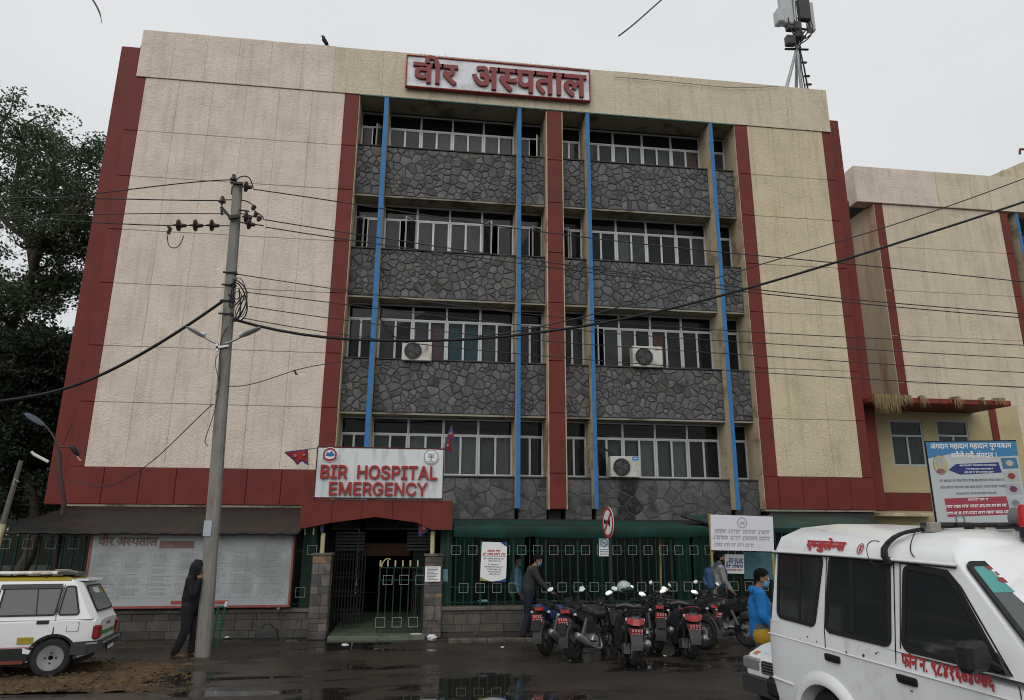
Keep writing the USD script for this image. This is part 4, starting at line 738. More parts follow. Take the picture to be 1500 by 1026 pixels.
# ------------------------------------------------------------------ porch canopy and its sign
PY = FY-.22; pt = lambda px, py, Y=PY: at(px, py, Y)
PCH = thing('entrance_porch', 'red porch canopy with a peaked lower edge above the gateway', 'canopy')
zt_ = pt(550,733)[2]; low = [pt(*p) for p in ((438,775.5),(482,766.5),(550,757.5),(612,766),(633,776.5),(662.5,776.5))]
lx = [p[0] for p in low]; lz = [p[2] for p in low]; cuts = [lx[0], pt(486,750)[0], pt(530,750)[0], pt(575,750)[0], pt(618,750)[0], lx[-1]]
for a, b in zip(cuts, cuts[1:]):
    xs_ = sorted([a+.004, b-.004]+[x for x in lx if a < x < b]); poly = pg(*[(x, np.interp(x, lx, lz)) for x in xs_], (b-.004, zt_), (a+.004, zt_))
    obj('fascia_panel', stand(prism(poly, .12), (0, PY+.12, 0)), RED, PCH)
obj('fascia_backing', stand(prism(pg(*[(x, z+.02) for x, z in zip(lx, lz)], (lx[-1], zt_-.02), (lx[0], zt_-.02)), .05), (0, PY+.17, 0)), GROOVE, PCH)
obj('roof', bx(lx[0], lx[-1], PY+.172, .3, zt_-.2, zt_-.02), CONC, PCH)
for x in (lx[0], lx[-1]-.12): obj('side_panel', bx(x, x+.12, PY+.18, .3, zt_-.45, zt_-.21), RED, PCH)
for px in (447, 655): x = pt(px,800)[0]; obj('column', cbx(x-.14, x+.14, FY+.35, FY+.63, 0, zt_-.2, .01), pm('column_green', (.03,.075,.055), .6, .25, 2), PCH)
SGN = thing('emergency_sign', 'white sign reading BIR HOSPITAL EMERGENCY in raised red letters above the porch', 'sign')
SY = PY-.02; c = [pt(*p, SY) for p in ((465.5,656.5),(650,658.5),(647.5,732),(461.5,727.5))]
sx0, sx1, sz0, sz1 = (c[0][0]+c[3][0])/2, (c[1][0]+c[2][0])/2, (c[2][2]+c[3][2])/2, (c[0][2]+c[1][2])/2; sw, sh = sx1-sx0, sz1-sz0
SIGNW = pm('streaked_sign_white', (.60,.635,.65), .5, .05, 1.2, dirt=(.34,.36,.34), dscale=2.2, dr=(.5,.75), stretch=(3,3,.4))
obj('board', cbx(sx0, sx1, SY-.02, SY+.10, sz0, sz1, .01), SIGNW, SGN)
obj('frame', join([bx(sx0-.02, sx1+.02, SY-.024, SY+.11, sz1+.001, sz1+.03), bx(sx0-.022, sx0-.001, SY-.024, SY+.11, sz0, sz1), bx(sx1+.001, sx1+.022, SY-.024, SY+.11, sz0, sz1), bx(sx0-.02, sx1+.02, SY-.024, SY+.11, sz0-.025, sz0-.001)]), pm('sign_frame_red', (.09,.02,.018), .6), SGN)
obj('prop', bar((sx0+.3, SY+.1, sz0+.8), (sx0+.3, SY+1.3, zt_), .025, 6), STEEL, SGN); obj('prop', bar((sx1-.3, SY+.1, sz0+.8), (sx1-.3, SY+1.3, zt_), .025, 6), STEEL, SGN)
def sign_text(parent, text, px0, px1, py0, py1, Y, mat, depth, name='letter', bold=True, face_y=0.0):
    "one raised letter per character between the photograph's px0..px1"
    P0, P1 = at(px0, (py0+py1)/2, Y), at(px1, (py0+py1)/2, Y); h = at(px0, py0, Y)[2]-at(px0, py1, Y)[2]
    whole = latin(text, h, depth, bold)[0]; sc = (P1[0]-P0[0])/(whole[:,0].max()-whole[:,0].min()); x0 = whole[:,0].min()
    pre = ''
    for ch in text:
        if ch != ' ':
            v, f = latin(ch, h, depth, bold); v = v.copy(); w0 = latin(pre+ch, h, depth, bold)[0][:,0].max()-v[:,0].max(); v[:,0] = (v[:,0]+w0-x0)*sc
            obj(name, stand((v, f), (P0[0], Y, P0[2]-h/2)), mat, parent)
        pre += ch
sign_text(SGN, 'BIR  HOSPITAL', 470, 641, 681.5, 700.5, SY-.021, SIGNRED, .07)
sign_text(SGN, 'EMERGENCY', 482.5, 626, 706.5, 725, SY-.021, SIGNRED, .07)
p = pt(483.5,666.5,SY-.022); e = obj('emblem', stand(prism(disc(.17,28), .03), p), PAPER, SGN)
obj('wreath', stand(prism(disc(.155,28).difference(disc(.115,28)), .006, .031), p), pm('wreath_red', (.30,.05,.06), .6), e)
obj('mountain', stand(prism(pg((-.10,-.02),(-.05,.07),(-.02,.03),(.03,.09),(.11,-.01),(.02,-.04)), .006, .031), p), pm('emblem_blue', (.03,.13,.36), .6), e)
obj('ribbon', stand(prism(pg((-.15,-.09),(0,-.13),(.15,-.09),(.14,-.06),(0,-.10),(-.14,-.06)), .009, .031), p), pm('wreath_red', ()), e)
p = pt(631.5,669.5,SY-.022); e = obj('emblem', stand(prism(disc(.175,28), .03), p), PAPER, SGN)
obj('ring', stand(prism(disc(.165,28).difference(disc(.15,28)), .004, .031), p), INKK, e)
obj('staff', stand(prism(shapely.union_all([sbox(-.012,-.09,.012,.07), pg((-.08,.09),(-.02,.04),(0,.06),(.02,.04),(.08,.09),(.05,.04),(-.05,.04)), sbox(-.07,-.12,.07,-.105), disc(.03,10,-.04,.0).difference(disc(.018,10,-.04,.0)), disc(.03,10,.04,.0).difference(disc(.018,10,.04,.0))]), .004, .031), p), INKK, e)

# ------------------------------------------------------------------ roof sign
RS = thing('rooftop_sign', 'white sign in a red frame with red Devanagari letters on the parapet', 'sign')
RY = -.16; c = [at(*p, RY) for p in ((595.5,83.5),(864,104.5),(864,150),(593.5,129.5))]
x0, x1, z0, z1 = (c[0][0]+c[3][0])/2, (c[1][0]+c[2][0])/2, (c[2][2]+c[3][2])/2, (c[0][2]+c[1][2])/2
obj('board', bx(x0+.04, x1-.04, RY-.05, RY+.05, z0+.04, z1-.04), pm('roof_sign_white', (.66,.68,.72), .5, .06, 1, dirt=(.45,.46,.46), dscale=1.2), RS)
for a in ((x0, x1, z1-.04, z1), (x0, x1, z0, z0+.04), (x0, x0+.04, z0+.041, z1-.041), (x1-.04, x1, z0+.041, z1-.041)): obj('frame', cbx(a[0], a[1], RY-.09, RY+.055, a[2], a[3], .008), pm('roof_frame_red', (.27,.04,.04), .5, .2), RS)
RLET = pm('roof_letter_red', (.21,.048,.048), .5, .12, 3)
def roof_word(text, px0, px1, pyh, pyb):
    gl, w = deva(text, 1.0, 2.3); b = shapely.union_all(gl).bounds; A_, B_ = at(px0, pyh[0], RY), at(px1, pyh[1], RY)
    s = (B_[0]-A_[0])/(b[2]-b[0]); sy = (A_[2]-at(px0, pyb, RY)[2]); zb = A_[2]-sy
    for g in gl: obj('letter', stand(prism(affinity.scale(affinity.translate(g, -b[0], 0), s, sy, origin=(0,0)), .09), (A_[0], RY-.051, zb)), RLET, RS)
roof_word('वीर', 605.5, 671, (95.5,100.5), 122); roof_word('अस्पताल', 691.5, 858, (101,116), 131)
obj('weeds', join([bar(p, p+[gr.normal(0,.05),0,gr.uniform(.03,.2)], .006, 3, .002) for p in [np.array((x, RY-.02, z1)) for x in gr.uniform(x0+.4, x1, 60)]]+[bar((x0+1.0,RY,z1+.03),(x1,RY,z1+.05),.03,5)]), pm('dry_weed', (.06,.055,.04), .9), RS)

# ------------------------------------------------------------------ awnings
def awning(label, pxs, top, front, mat, sag, seed, hem=.0, nx=60, ribs=0):
    "sloping sheet from the wall to the fence; top, front: (Y, pixel row)"
    rng = np.random.default_rng(seed); xa_, xb_ = at(pxs[0], front[1], front[0])[0], at(pxs[1], front[1], front[0])[0]; z0 = at(640, top[1], top[0])[2]; z1 = at(640, front[1], front[0])[2]
    u = np.linspace(0, 1, 8); X = np.linspace(xa_, xb_, nx); Xg, Ug = np.meshgrid(X, u)
    Z = z0+(z1-z0)*Ug**(1+sag) + (meshkit.fbm(np.stack([Xg*1.3, Ug*2, Xg*0], -1), 3, seed)-.5)*.10*np.sin(Ug*np.pi*.9) + (.010*np.sin(Xg*16) if ribs else 0)
    Yg = top[0]+(front[0]-top[0])*Ug; G = np.stack([Xg, Yg, Z], -1)
    t = thing('awning', label, 'awning'); obj('sheet', thick(G, (0,0,-.012)), mat, t, smooth=40)
    if hem:
        F = np.stack([G[-1], G[-1]+[0,-.03,-hem*.5], G[-1]+np.stack([X*0, X*0+.02, -hem*(1+.25*(meshkit.fbm(np.stack([X*2,X*0,X*0],-1),3,seed)-.5))],-1)]); obj('valance', thick(F, (0,.006,0)), mat, t, smooth=40)
    for px in np.linspace(0, 1, max(2, int((xb_-xa_)/2.2))): x = xa_+.05+(xb_-xa_-.1)*px; obj('support', bar((x, top[0], z0-.04), (x, front[0]+.05, z1-.04), .02, 6), BLACK, t)
    return t
DKAWN = pm('dark_green_sheet', (.0075,.0095,.008), .5, .35, 1.2, .2, 12, dirt=(.022,.012,.010), dscale=.6)
NET = pm('green_shade_cloth', (.007,.042,.032), .6, .35, 1.4, .3, 25, dirt=(.012,.022,.018), dscale=1.0)
awning('dark green corrugated awning over the left notice board', (8, 438), (-.6, 746), (FY-.55, 781), DKAWN, .5, 3, .06, ribs=1)
awning('green cloth awning over the long fence right of the porch', (665, 1037), (-.7, 762), (FY-.12, 771), NET, .2, 4, .24)
awning('dark green awning behind the white signboard and the ambulance', (1037, 1300), (-.7, 752), (FY+.5, 765), pm('old_green_cloth', (.018,.05,.04), .5, .35, 1.5), .2, 6, .2)

# ------------------------------------------------------------------ notice board
NB = thing('notice_board', 'large white notice board with faint ruled lists in a red frame', 'notice board')
NY = FY-.28; c = [at(*p, NY) for p in ((134,784),(430,783),(421,889),(125,886))]
x0, x1, z0, z1 = (c[0][0]+c[3][0])/2, (c[1][0]+c[2][0])/2, (c[2][2]+c[3][2])/2, (c[0][2]+c[1][2])/2
obj('board', bx(x0, x1, NY, NY+.05, z0, z1), pm('board_white', (.33,.345,.355), .6, .06, 1.3, dirt=(.245,.26,.255), dscale=1.0), NB)
FR = pm('board_frame_red', (.25,.07,.06), .6, .2)
for a in ((x0-.04, x1+.04, z0-.045, z0), (x0-.04, x0-.001, z0+.001, z1), (x1+.001, x1+.04, z0+.001, z1), (x0-.04, x1+.04, z1+.001, z1+.04)): obj('frame', bx(a[0], a[1], NY-.02, NY+.052, a[2], a[3]), FR, NB)
def flat(g, p, d=.004): return stand(prism(g, d), p)
def put(text, h, p, fat=0.0, gap=1.0): gl, w = deva(text, h, fat, gap); return [affinity.translate(g, p[0], p[1]) for g in gl], w
W_, H_ = x1-x0, z1-z0
gl, w = put('वीर अस्पताल', .15, (.12, H_-.22), 3)
FADE = pm('faded_red_ink', (.19,.115,.105), .7, .25, 5); GREYI = pm('faded_grey_ink', (.272,.283,.288), .7, .2, 5)
obj('heading', join([flat(g, (x0, NY-.004, z0)) for g in gl]), FADE, NB)
obj('heading_plate', flat(rrect(1.35, H_-.28, 2.05, H_-.13, .02), (x0, NY-.004, z0)), FADE, NB)
obj('footer_plate', flat(sbox(W_*.42, .03, W_*.70, .10), (x0, NY-.004, z0)), pm('footer_red', (.30,.06,.05), .6, .2), NB)
rows = []; nr = np.random.default_rng(2)
for cx in np.linspace(.14, W_-.62, 7):
    for z in np.linspace(.22, H_-.38, 24):
        if nr.random() < .85:
            x = cx
            while x < cx+.42*nr.uniform(.5,1): l = nr.uniform(.02,.07); rows.append(sbox(x, z, x+l, z+.016)); x += l+.012
obj('list_text', flat(shapely.MultiPolygon(rows), (x0, NY-.003, z0), .003), GREYI, NB, kind='stuff')
obj('ruling', flat(shapely.MultiPolygon([sbox(x, .16, x+.008, H_-.33) for x in np.linspace(.09, W_-.1, 15)]+[sbox(.1, z, W_-.1, z+.006) for z in (.155, H_*.3, H_*.55, H_-.325)]), (x0, NY-.0015, z0), .0015), GREYI, NB, kind='stuff')
st = []
for x in (x0+.2, x1-.2, (x0+x1)/2): obj('post', bx(x-.03, x+.03, NY+.055, NY+.115, WZ, z1), STEEL, NB)

# ------------------------------------------------------------------ small signs and posters
def board(name, label, cat, quad, Y, mat, d=.03):
    c = [at(*p, Y) for p in quad]; v = np.array([(q[0], Y, q[2]) for q in c]+[(q[0], Y+d, q[2]) for q in c]); o = v[:4].mean(0)
    t = thing(name, label, cat, o); obj('panel', hull(v-o), mat, t); return t, o, c
def lines(parent, c, o, rows, mat, Y, rng, name='text'):
    "rows of small word-like strokes: (v from top 0..1, u0, u1, height in m)"
    out = []
    for v, u0, u1, h in rows:
        A_ = c[0]+(c[3]-c[0])*v; B_ = c[1]+(c[2]-c[1])*v; L = B_-A_; x = u0; ln = np.linalg.norm(L)
        while x < u1:
            l = min(rng.uniform(1.2,3.6)*h/ln, u1-x); P = A_+L*x-o; Q = A_+L*(x+l)-o; Y0 = Y-o[1]
            out.append((np.array([(P[0],Y0,P[2]),(Q[0],Y0,Q[2]),(Q[0],Y0,Q[2]+h*.28),(P[0],Y0,P[2]+h*.28)]), np.array([[0,1,2],[0,2,3]])))
            k = P[0]
            while k < Q[0]-.2*h:
                out.append((np.array([(k,Y0,P[2]-h*.7),(k+h*.22,Y0,P[2]-h*.7),(k+h*.22,Y0,P[2]),(k,Y0,P[2])]), np.array([[0,1,2],[0,2,3]])))
                if rng.random() < .7: out.append((np.array([(k-h*.3,Y0,P[2]-h*.5),(k,Y0,P[2]-h*.5),(k,Y0,P[2]-h*.28),(k-h*.3,Y0,P[2]-h*.28)]), np.array([[0,1,2],[0,2,3]])))
                k += h*rng.uniform(.5,.8)
            x += l+.5*h/ln
    obj(name, join(out), mat, parent)
sr = np.random.default_rng(17)
t, o, c = board('fence_banner', 'white printed banner with red headings tied on the green fence', 'banner', ((706,794),(743,794.5),(741,853),(703,851)), FY-.05, PAPER, .008)
yb = FY-.053
lines(t, c, o, [(.22,.25,.75,.05),(.30,.08,.95,.055)], INKR, yb, sr, 'heading'); lines(t, c, o, [(.36,.05,.95,.02),(.42,.1,.9,.035),(.48,.3,.8,.03),(.57,.3,.7,.03),(.63,.15,.85,.03),(.69,.25,.8,.03),(.75,.3,.8,.03),(.81,.35,.75,.03)], INKK, yb, sr)
cn = lambda u, v: (c[0]*(1-u)+c[1]*u)*(1-v)+(c[3]*(1-u)+c[2]*u)*v-o
def patch(parent, pts, mat, dy, name='patch'): v = np.array([cn(*p) for p in pts]); v[:,1] = dy; obj(name, (v, np.array([[0,k+1,k] for k in range(1,len(pts)-1)])), mat, parent)
patch(t, ((.72,0),(1,0),(1,.12),(.9,.05)), INKB, -.0045, 'corner_print'); patch(t, ((0,1),(0,.9),(.15,.95),(.4,1)), pm('olive_print', (.25,.22,.05)), -.0045, 'corner_print'); patch(t, ((1,1),(.5,1),(.8,.96),(1,.9)), INKB, -.0045, 'corner_print')
t, o, c = board('blue_notice', 'small pale blue notice fixed beside the right gate pillar', 'notice', ((649,834),(656,834),(656,852),(649,852)), FY-.04, pm('paleblue_paper', (.10,.22,.24)), .008)
# white signboard on yellow posts
t, o, c = board('white_signboard', 'white signboard with faint grey writing on a yellow post by the fence', 'sign', ((1041,754),(1132,757),(1134,808),(1042,806)), FY-.75, pm('signboard_white', (.60,.60,.65), .5, .05, 1.5), .03)
lines(t, c, o, [(.44,.06,.95,.10),(.62,.04,.97,.10),(.82,.05,.70,.085)], pm('faint_print', (.34,.34,.37)), FY-.753, sr)
q = cn(.5,.2); obj('emblem', xf(flat(disc(.12,24).difference(disc(.10,24)).union(pg((-.06,-.03),(-.03,.03),(0,-.01),(.05,.04),(.06,-.04))), (q[0], -.0035, q[2])), loc=(0,0,0)), pm('faint_print', ()), t)
zb = float(zg(FY-.75)); pp = at(1041,760,FY-.75); pb = at(1044,925,FY-.72)
obj('post', bar((pp[0]-.01-o[0], .06, c[0][2]+.03-o[2]), (pp[0]+.0-o[0], .06, zb+.1-o[2]), .03, 4), YELPOST, t); q = at(1132,760,FY-.75); obj('post', bar((q[0]-.05-o[0], .06, c[1][2]+.03-o[2]), (q[0]-.05-o[0], .06, zb+.1-o[2]), .03, 4), YELPOST, t)
s = thing('yellow_pole', 'thin yellow pole standing inside the long green fence', 'pole', at(968,880,FY+.3)); obj('tube', bar((0,0,-.2), (at(967,785,FY+.3)-at(968,880,FY+.3)), .028, 8), YELPOST, s)
t, o, c = board('teal_poster', 'faded teal poster on the fence under the white signboard', 'poster', ((1090,809),(1136,810),(1136,850),(1090,848)), FY-.06, pm('teal_print', (.05,.13,.15), .5, .4, 6), .01)
t, o, c = board('printed_notice', 'white notice with blue lines on the fence beside the teal poster', 'notice', ((1062,812),(1090,813),(1090,841),(1062,840)), FY-.07, PAPER, .01)
lines(t, c, o, [(.25,.2,.95,.07),(.42,.1,.95,.08),(.6,.05,.95,.07)], INKB, FY-.073, sr); lines(t, c, o, [(.8,.1,.9,.04)], INKR, FY-.073, sr, 'red_line')
# no horn sign on its post, turned almost edge on
p = at(890.5,765.5,FY-.75); t = thing('no_horn_sign', 'round red ringed no horn sign turned nearly edge on above the fence', 'traffic sign', p, math.radians(-84))
obj('plate', stand(prism(disc(.345,32), .012), (0,.006,0)), PAPER, t); obj('ring', stand(prism(disc(.345,32).difference(disc(.27,32)), .004), (0,-.0065,0)), pm('traffic_red', (.38,.04,.035), .4), t)
obj('horn', stand(prism(shapely.union_all([pg((-.16,.03),(.02,.05),(.14,.14),(.14,-.1),(.02,-.03),(-.16,-.01)), disc(.06,14,-.17,.01)]), .004), (0,-.0065,0)), BLACK, t)
obj('slash', stand(prism(affinity.rotate(sbox(-.28,-.03,.28,.03), 45), .004), (0,-.0105,0)), pm('traffic_red', ()), t)
zb = float(zg(FY-.75)); obj('post', bar((0,.05,.3), (0,.05,.1+zb-p[2]-.05), .025, 8), pm('dark_post', (.035,.033,.03), .6), t)
t, o, c = board('no_smoking_sign', 'small no smoking sign on the fence below the round red sign', 'sign', ((877.5,788.5),(891.5,788.5),(891.5,815),(877.5,815)), FY-.06, PAPER, .01)
patch(t, ((0,0),(1,0),(1,.5),(0,.5)), pm('sign_paleblue', (.34,.46,.50)), -.0015, 'upper_field')
q = cn(.5,.26); obj('ring', flat(disc(.095,24).difference(disc(.075,24)).union(affinity.rotate(sbox(-.09,-.01,.09,.01), -45)).union(sbox(-.05,-.012,.05,.012)), (q[0], -.003, q[2])), INKK, t)
lines(t, c, o, [(.62,.1,.9,.03),(.74,.1,.9,.03),(.88,.1,.9,.03)], INKB, FY-.064, sr)
# ================================================================== utility pole, wires, lamps
pb = gnd(297,962); PYY = pb[1]; pq = lambda px, py: at(px, py, PYY)
ptop = pq(348.5,272)
UP_ = thing('utility_pole', 'tall tapered concrete utility pole with insulators beside the man in the hood', 'utility pole', pb)
def L_(px, py, dy=0.0): return pq(px, py)-pb+[0,dy,0]
def octo(r, c): return np.array([(c[0]+r*x, c[1]+r*y, c[2]) for x, y in ((1,.6),(.6,1),(-.6,1),(-1,.6),(-1,-.6),(-.6,-1),(.6,-1),(1,-.6))])
obj('shaft', loft([octo(.122-.036*t, (ptop-pb)*t-[0,0,.15*(t == 0)]) for t in np.linspace(0, 1, 12)]), pm('pole_concrete', (.20,.19,.172), .85, .22, 3, .4, 40, dirt=(.11,.10,.09), dscale=1.3, stretch=(2,2,.5)), UP_, smooth=30)
IRON = pm('dark_iron', (.03,.03,.03), .55, .3, 9); PORC = pm('dark_porcelain', (.035,.022,.018), .25, .2, 9)
def insul(c, axis, r=.1, l=.2):
    d = np.array(axis, float); d /= np.linalg.norm(d); s, u = frame_of(d); R = np.stack([s, u, d], 1)
    return xf(lathe([(0,-l/2),(.018,-l/2),(.025,-.04),(r,-.03),(r*.97,0),(.05,.025),(.035,l/2),(0,l/2)], 14), M=R, loc=c)
for px in (263, 287.5, 311.5): obj('insulator', insul(L_(px,330.5), (1,0,0), .125, .26), PORC, UP_, smooth=35)
obj('tension_rod', join([bar(L_(243,330.5), L_(340,331), .011, 5), bar(L_(246,331), L_(250,336), .03, 5), bar(L_(250,334), L_(246,343), .035, 6)]), IRON, UP_)
obj('jumper', tube(spline([L_(245,345), L_(246,355), L_(251,363), L_(258,363), L_(264,358), L_(269,346)], 16), .010, 5), BLACK, UP_)
for px, py, a in ((344,266,(0,0,1)), (327.5,298,(0,0,1))): obj('insulator', insul(L_(px,py,-.1), a, .075, .2), PORC, UP_, smooth=35)
for px, py in ((363,276.5), (363,321), (367.5,331)): obj('insulator', insul(L_(px,py,-.08), (1,0,-.1), .115, .2), PORC, UP_, smooth=35)
obj('clamp', join([bar(L_(340,272,-.12), L_(358,273,-.12), .035, 4), bar(L_(341,273), L_(340,285), .03, 4)]), IRON, UP_)
obj('bracket', join([bar(L_(327,308,-.14), L_(340,323,-.14), .04, 4), bar(L_(327,308,-.1), L_(327,318,-.1), .03, 4), bar(L_(338,324,-.16), L_(354,322,-.16), .05, 4), bar(L_(352,311,-.1), L_(367,313,-.1), .018, 5), bar(L_(354,329,-.1), L_(388,334,-.1), .014, 5), bar(L_(354,316,-.1), L_(384,323,-.1), .014, 5)]), IRON, UP_)
obj('jumper', tube(spline([L_(347,263), L_(356,258.5), L_(363,259.5), L_(368,266), L_(371,276)], 14), .013, 5), BLACK, UP_)
obj('jumper', tube(spline([L_(327,293), L_(340,293), L_(362,295.5), L_(370,301), L_(374,310), L_(384,317), L_(386,322)], 18), .013, 5), BLACK, UP_)
obj('pin_insulator', join([insul(L_(373,308,-.1), (.4,0,1), .045, .12), insul(L_(381,324,-.1), (.4,0,1), .045, .12), insul(L_(376,318,-.1), (.4,0,1), .04, .12)]), PORC, UP_)
for py in (402, 420, 443, 462): obj('band', bar(L_(330+ (402-py)*.06+6,py-.0)-[.13,.0,.0], L_(330+(402-py)*.06+6,py)+[.16,0,0], .155-.0, 4, .155) if False else join([bar(L_(338-(py-402)*.11,py,-.105)+[-.12,0,0], L_(338-(py-402)*.11,py,-.105)+[.14,0,0], .022, 5), bar(L_(347-(py-402)*.1,py,-.12), L_(347-(py-402)*.1,py,-.02), .03, 8)]), IRON, UP_)
cr = np.random.default_rng(31)
for k in range(7):
    a = cr.uniform(0, 1); P = [(340+cr.uniform(-4,6), 440+cr.uniform(-38,10)), (352+cr.uniform(-4,8), 425+cr.uniform(-20,25)), (360+cr.uniform(-8,8), 440+cr.uniform(-15,25)), (350+cr.uniform(-6,8), 460+cr.uniform(-8,14)), (345+cr.uniform(-4,4), 472+cr.uniform(-6,6))]
    obj('loose_cable', tube(spline([L_(*q, -.125) for q in P], 18), cr.choice([.006,.009,.014]), 5), BLACK, UP_)
obj('loose_cable', tube(spline([L_(*q, -.13) for q in ((338,480),(325,510),(325,545),(324,560),(318,600),(305,640),(303,648),(308,655))], 26), .008, 5), BLACK, UP_)
obj('loose_cable', tube(spline([L_(*q, -.13) for q in ((323,520),(319,540),(324,563),(318,580))], 14), .007, 5), BLACK, UP_)
obj('pole_notice', cbx(-.07,.07,-.004,.0,-.14,.14,.002) if False else xf(bx(-.07,.07,-.004,0,-.14,.14), loc=L_(307,774,-.126)), pm('blue_white_paper', (.34,.38,.42), .7), UP_)
def led(label, foot, tip, w):
    f, t = np.array(foot), np.array(tip); d = t-f; l = np.linalg.norm(d); s, u = frame_of(d)
    g = thing('street_light', label, 'street light', f); 
    obj('arm', tube(spline([(0,0,0), d*.25+[0,0,-.02], d*.5], 8), .022, 7), STEEL, g, smooth=True)
    secs = []
    for k, (a, ww, h) in enumerate(((.42,.03,.03),(.5,.06,.04),(.62,w,.045),(.9,w*.95,.035),(1.0,w*.5,.02))):
        c = d*a; y = np.array([0,1,0]); n = np.cross(d/l, y); secs.append(np.array([c+y*ww+n*0, c+y*ww*.7+n*h, c-y*ww*.7+n*h, c-y*ww+n*0, c-y*ww*.8-n*h*.5, c+y*ww*.8-n*h*.5]))
    obj('head', loft(secs), pm('lamp_grey', (.17,.175,.18), .45, .12), g, smooth=30)
    obj('driver', xf(cbx(-.05,.05,-.04,.04,.0,.06,.01), loc=d*.48+[0,0,.01]), pm('lamp_driver', (.6,.6,.6), .4), g); return g
led('grey street lamp reaching left from the concrete utility pole', pq(322,506)+[0,-.12,0], pq(280,484)+[0,-.25,0], .09)
led('grey street lamp reaching right from the concrete utility pole', pq(331,506)+[0,-.12,0], pq(386,485.5)+[0,-.25,0], .09)
obj('lamp_clamp', join([bar(L_(318,512,-.125), L_(338,509,-.125), .03, 4), bar(L_(321,505,-.125), L_(321,517,-.125), .03, 4)]), STEEL, UP_)
WIRE = pm('old_wire', (.035,.035,.035), .6, .1)
def wire(label, pts, r=.012, Ys=None, cat='wire', name='overhead_wire', group=None, n=50, sp=True):
    Ys = [PYY]*len(pts) if Ys is None else Ys; P = [at(*p, y) for p, y in zip(pts, Ys)]
    return obj(name, tube(spline(P, n) if sp and len(P) > 2 else np.array(P), r, 6), WIRE if r < .02 else BLACK, smooth=True, label=label, category=cat, group=group)
wire('thick black cable sagging from the utility pole to the left edge', ((-60,596),(0,588),(90,571),(210,517),(270,480),(331,438)), .030, name='power_cable', cat='cable')
wire('thick black cable rising from the utility pole across the facade to the right', ((342,468),(420,486.5),(500,496.5),(600,499.5),(700,496.5),(800,486),(900,470),(1050,435),(1200,392),(1350,345),(1500,296),(1640,245)), .030, [PYY-.0*k for k in range(12)], name='power_cable', cat='cable')
wire('thin wire from the topmost left insulator towards the left edge', ((343,263.5),(270,268.5),(188,278),(0,300),(-60,308)))
wire('thin wire from the second pin insulator towards the left edge', ((327,294),(260,293.5),(187,292),(0,290),(-60,290)))
wire('thin wire on the string of three disc insulators going left', ((243,330.5),(120,325),(0,318),(-60,316)))
wire('thin wire crossing the left plaster wall behind the pole top', ((330,313.5),(187,313.5),(0,317),(-60,318)), .009)
wire('uppermost thin wire running right from the pole top', ((371,277.5),(500,296.5),(700,327),(1000,364),(1285,391),(1500,413),(1560,419)))
wire('thin wire running right from the upper disc insulator', ((387,322),(500,340),(800,384),(1113,425),(1500,460),(1560,465)))
wire('thin wire running right from the lower disc insulator', ((389,333),(500,350),(800,391),(1113,430),(1500,466),(1560,471)))
for k, (p, t) in enumerate((((348,402),((500,425),(800,463),(1200,492),(1500,506))), ((357,428),((480,443),(800,480),(1115,503),(1500,525))), ((365,449),((480,466),(800,500),(1120,522),(1500,546))), ((355,466),((500,490),(800,522),(1100,545),(1500,568))))):
    wire(f'low thin wire running right from the {("first","second","third","fourth")[k]} iron band of the pole', (p,)+t+((1560,t[-1][1]+3),), .010)
wire('thin taut wire rising over the right half of the facade to the right edge', ((640,500),(830,470),(1100,392),(1285,337),(1500,262),(1580,232)), .014)
wire('slack service wire with a knot between the pole and the red pilaster', ((334,566),(380,560),(432,543),(480,533),(500,530)), .009)
k_ = obj('wire_knot', join([bar(at(431,542,PYY), at(434,549,PYY), .02, 5), bar(at(433,545,PYY), at(436,550,PYY), .012, 5)]), WIRE, label='small frayed knot hanging on the slack service wire', category='knot')
wire('slack wire slanting down left from the pole over the plaster wall', ((312,592),(280,622),(230,670),(180,704),(140,712),(98,705)), .010, [PYY,PYY,PYY+.4,PYY+1,PYY+2,-2.2])
HC = pm('grey_cable_end', (.11,.11,.11), .6)
obj('hanging_cable', tube(spline([at(128,-14,-11), at(136,0,-11), at(146,19,-11), at(148.5,34,-11)], 14), [.012]*10+[.009,.006,.005,.004], 5), HC, label='frayed cable end hanging into the sky at the upper left', category='cable')
obj('hanging_cable', tube(spline([at(1000,-24,-11), at(970,-1,-11), at(935,30,-11), at(906,53,-11)], 14), .012, 5), HC, label='grey cable end slanting into the sky above the parapet', category='cable')
# street lamp behind the left awning, leaning pole
LY = -2.2; l_ = lambda px, py: at(px, py, LY)
b = l_(99,740); b[2] = 0; g = thing('street_lamp', 'thin street lamp post with a curved arm rising behind the left awning', 'street lamp', b)
obj('post', tube([(0,0,0), l_(94,738)-b, l_(88,697)-b, l_(86,660)-b], .055, 8), pm('lamp_post_paint', (.055,.034,.032), .5, .2, 5), g, smooth=True)
obj('arm', tube(spline([l_(88,690)-b, l_(85,658)-b, l_(76,636)-b, l_(63,621)-b], 12), .022, 7), pm('lamp_post_paint', ()), g, smooth=True)
d0, d1 = l_(66,624)-b, l_(37,606)-b; obj('head', loft([octo(r, (0,0,0))[:, [2,0,1]]*[1,1,.55]@np.eye(3)+d0+(d1-d0)*t for t, r in ((0,.03),(.15,.09),(.55,.13),(.85,.10),(1,.03))]), pm('lamp_blue_grey', (.07,.09,.12), .3, .1), g, smooth=35)
obj('side_arm', tube([l_(86,655)-b, l_(103,655)-b], .018, 6), pm('lamp_post_paint', ()), g); obj('spot', loft([octo(r, (0,0,0))*[.7,.7,1]+(l_(106,652)-b)*(1-t)+(l_(114,668)-b)*t for t, r in ((0,.06),(.3,.11),(.8,.08),(1,.03))]), BLACK, g, smooth=35)
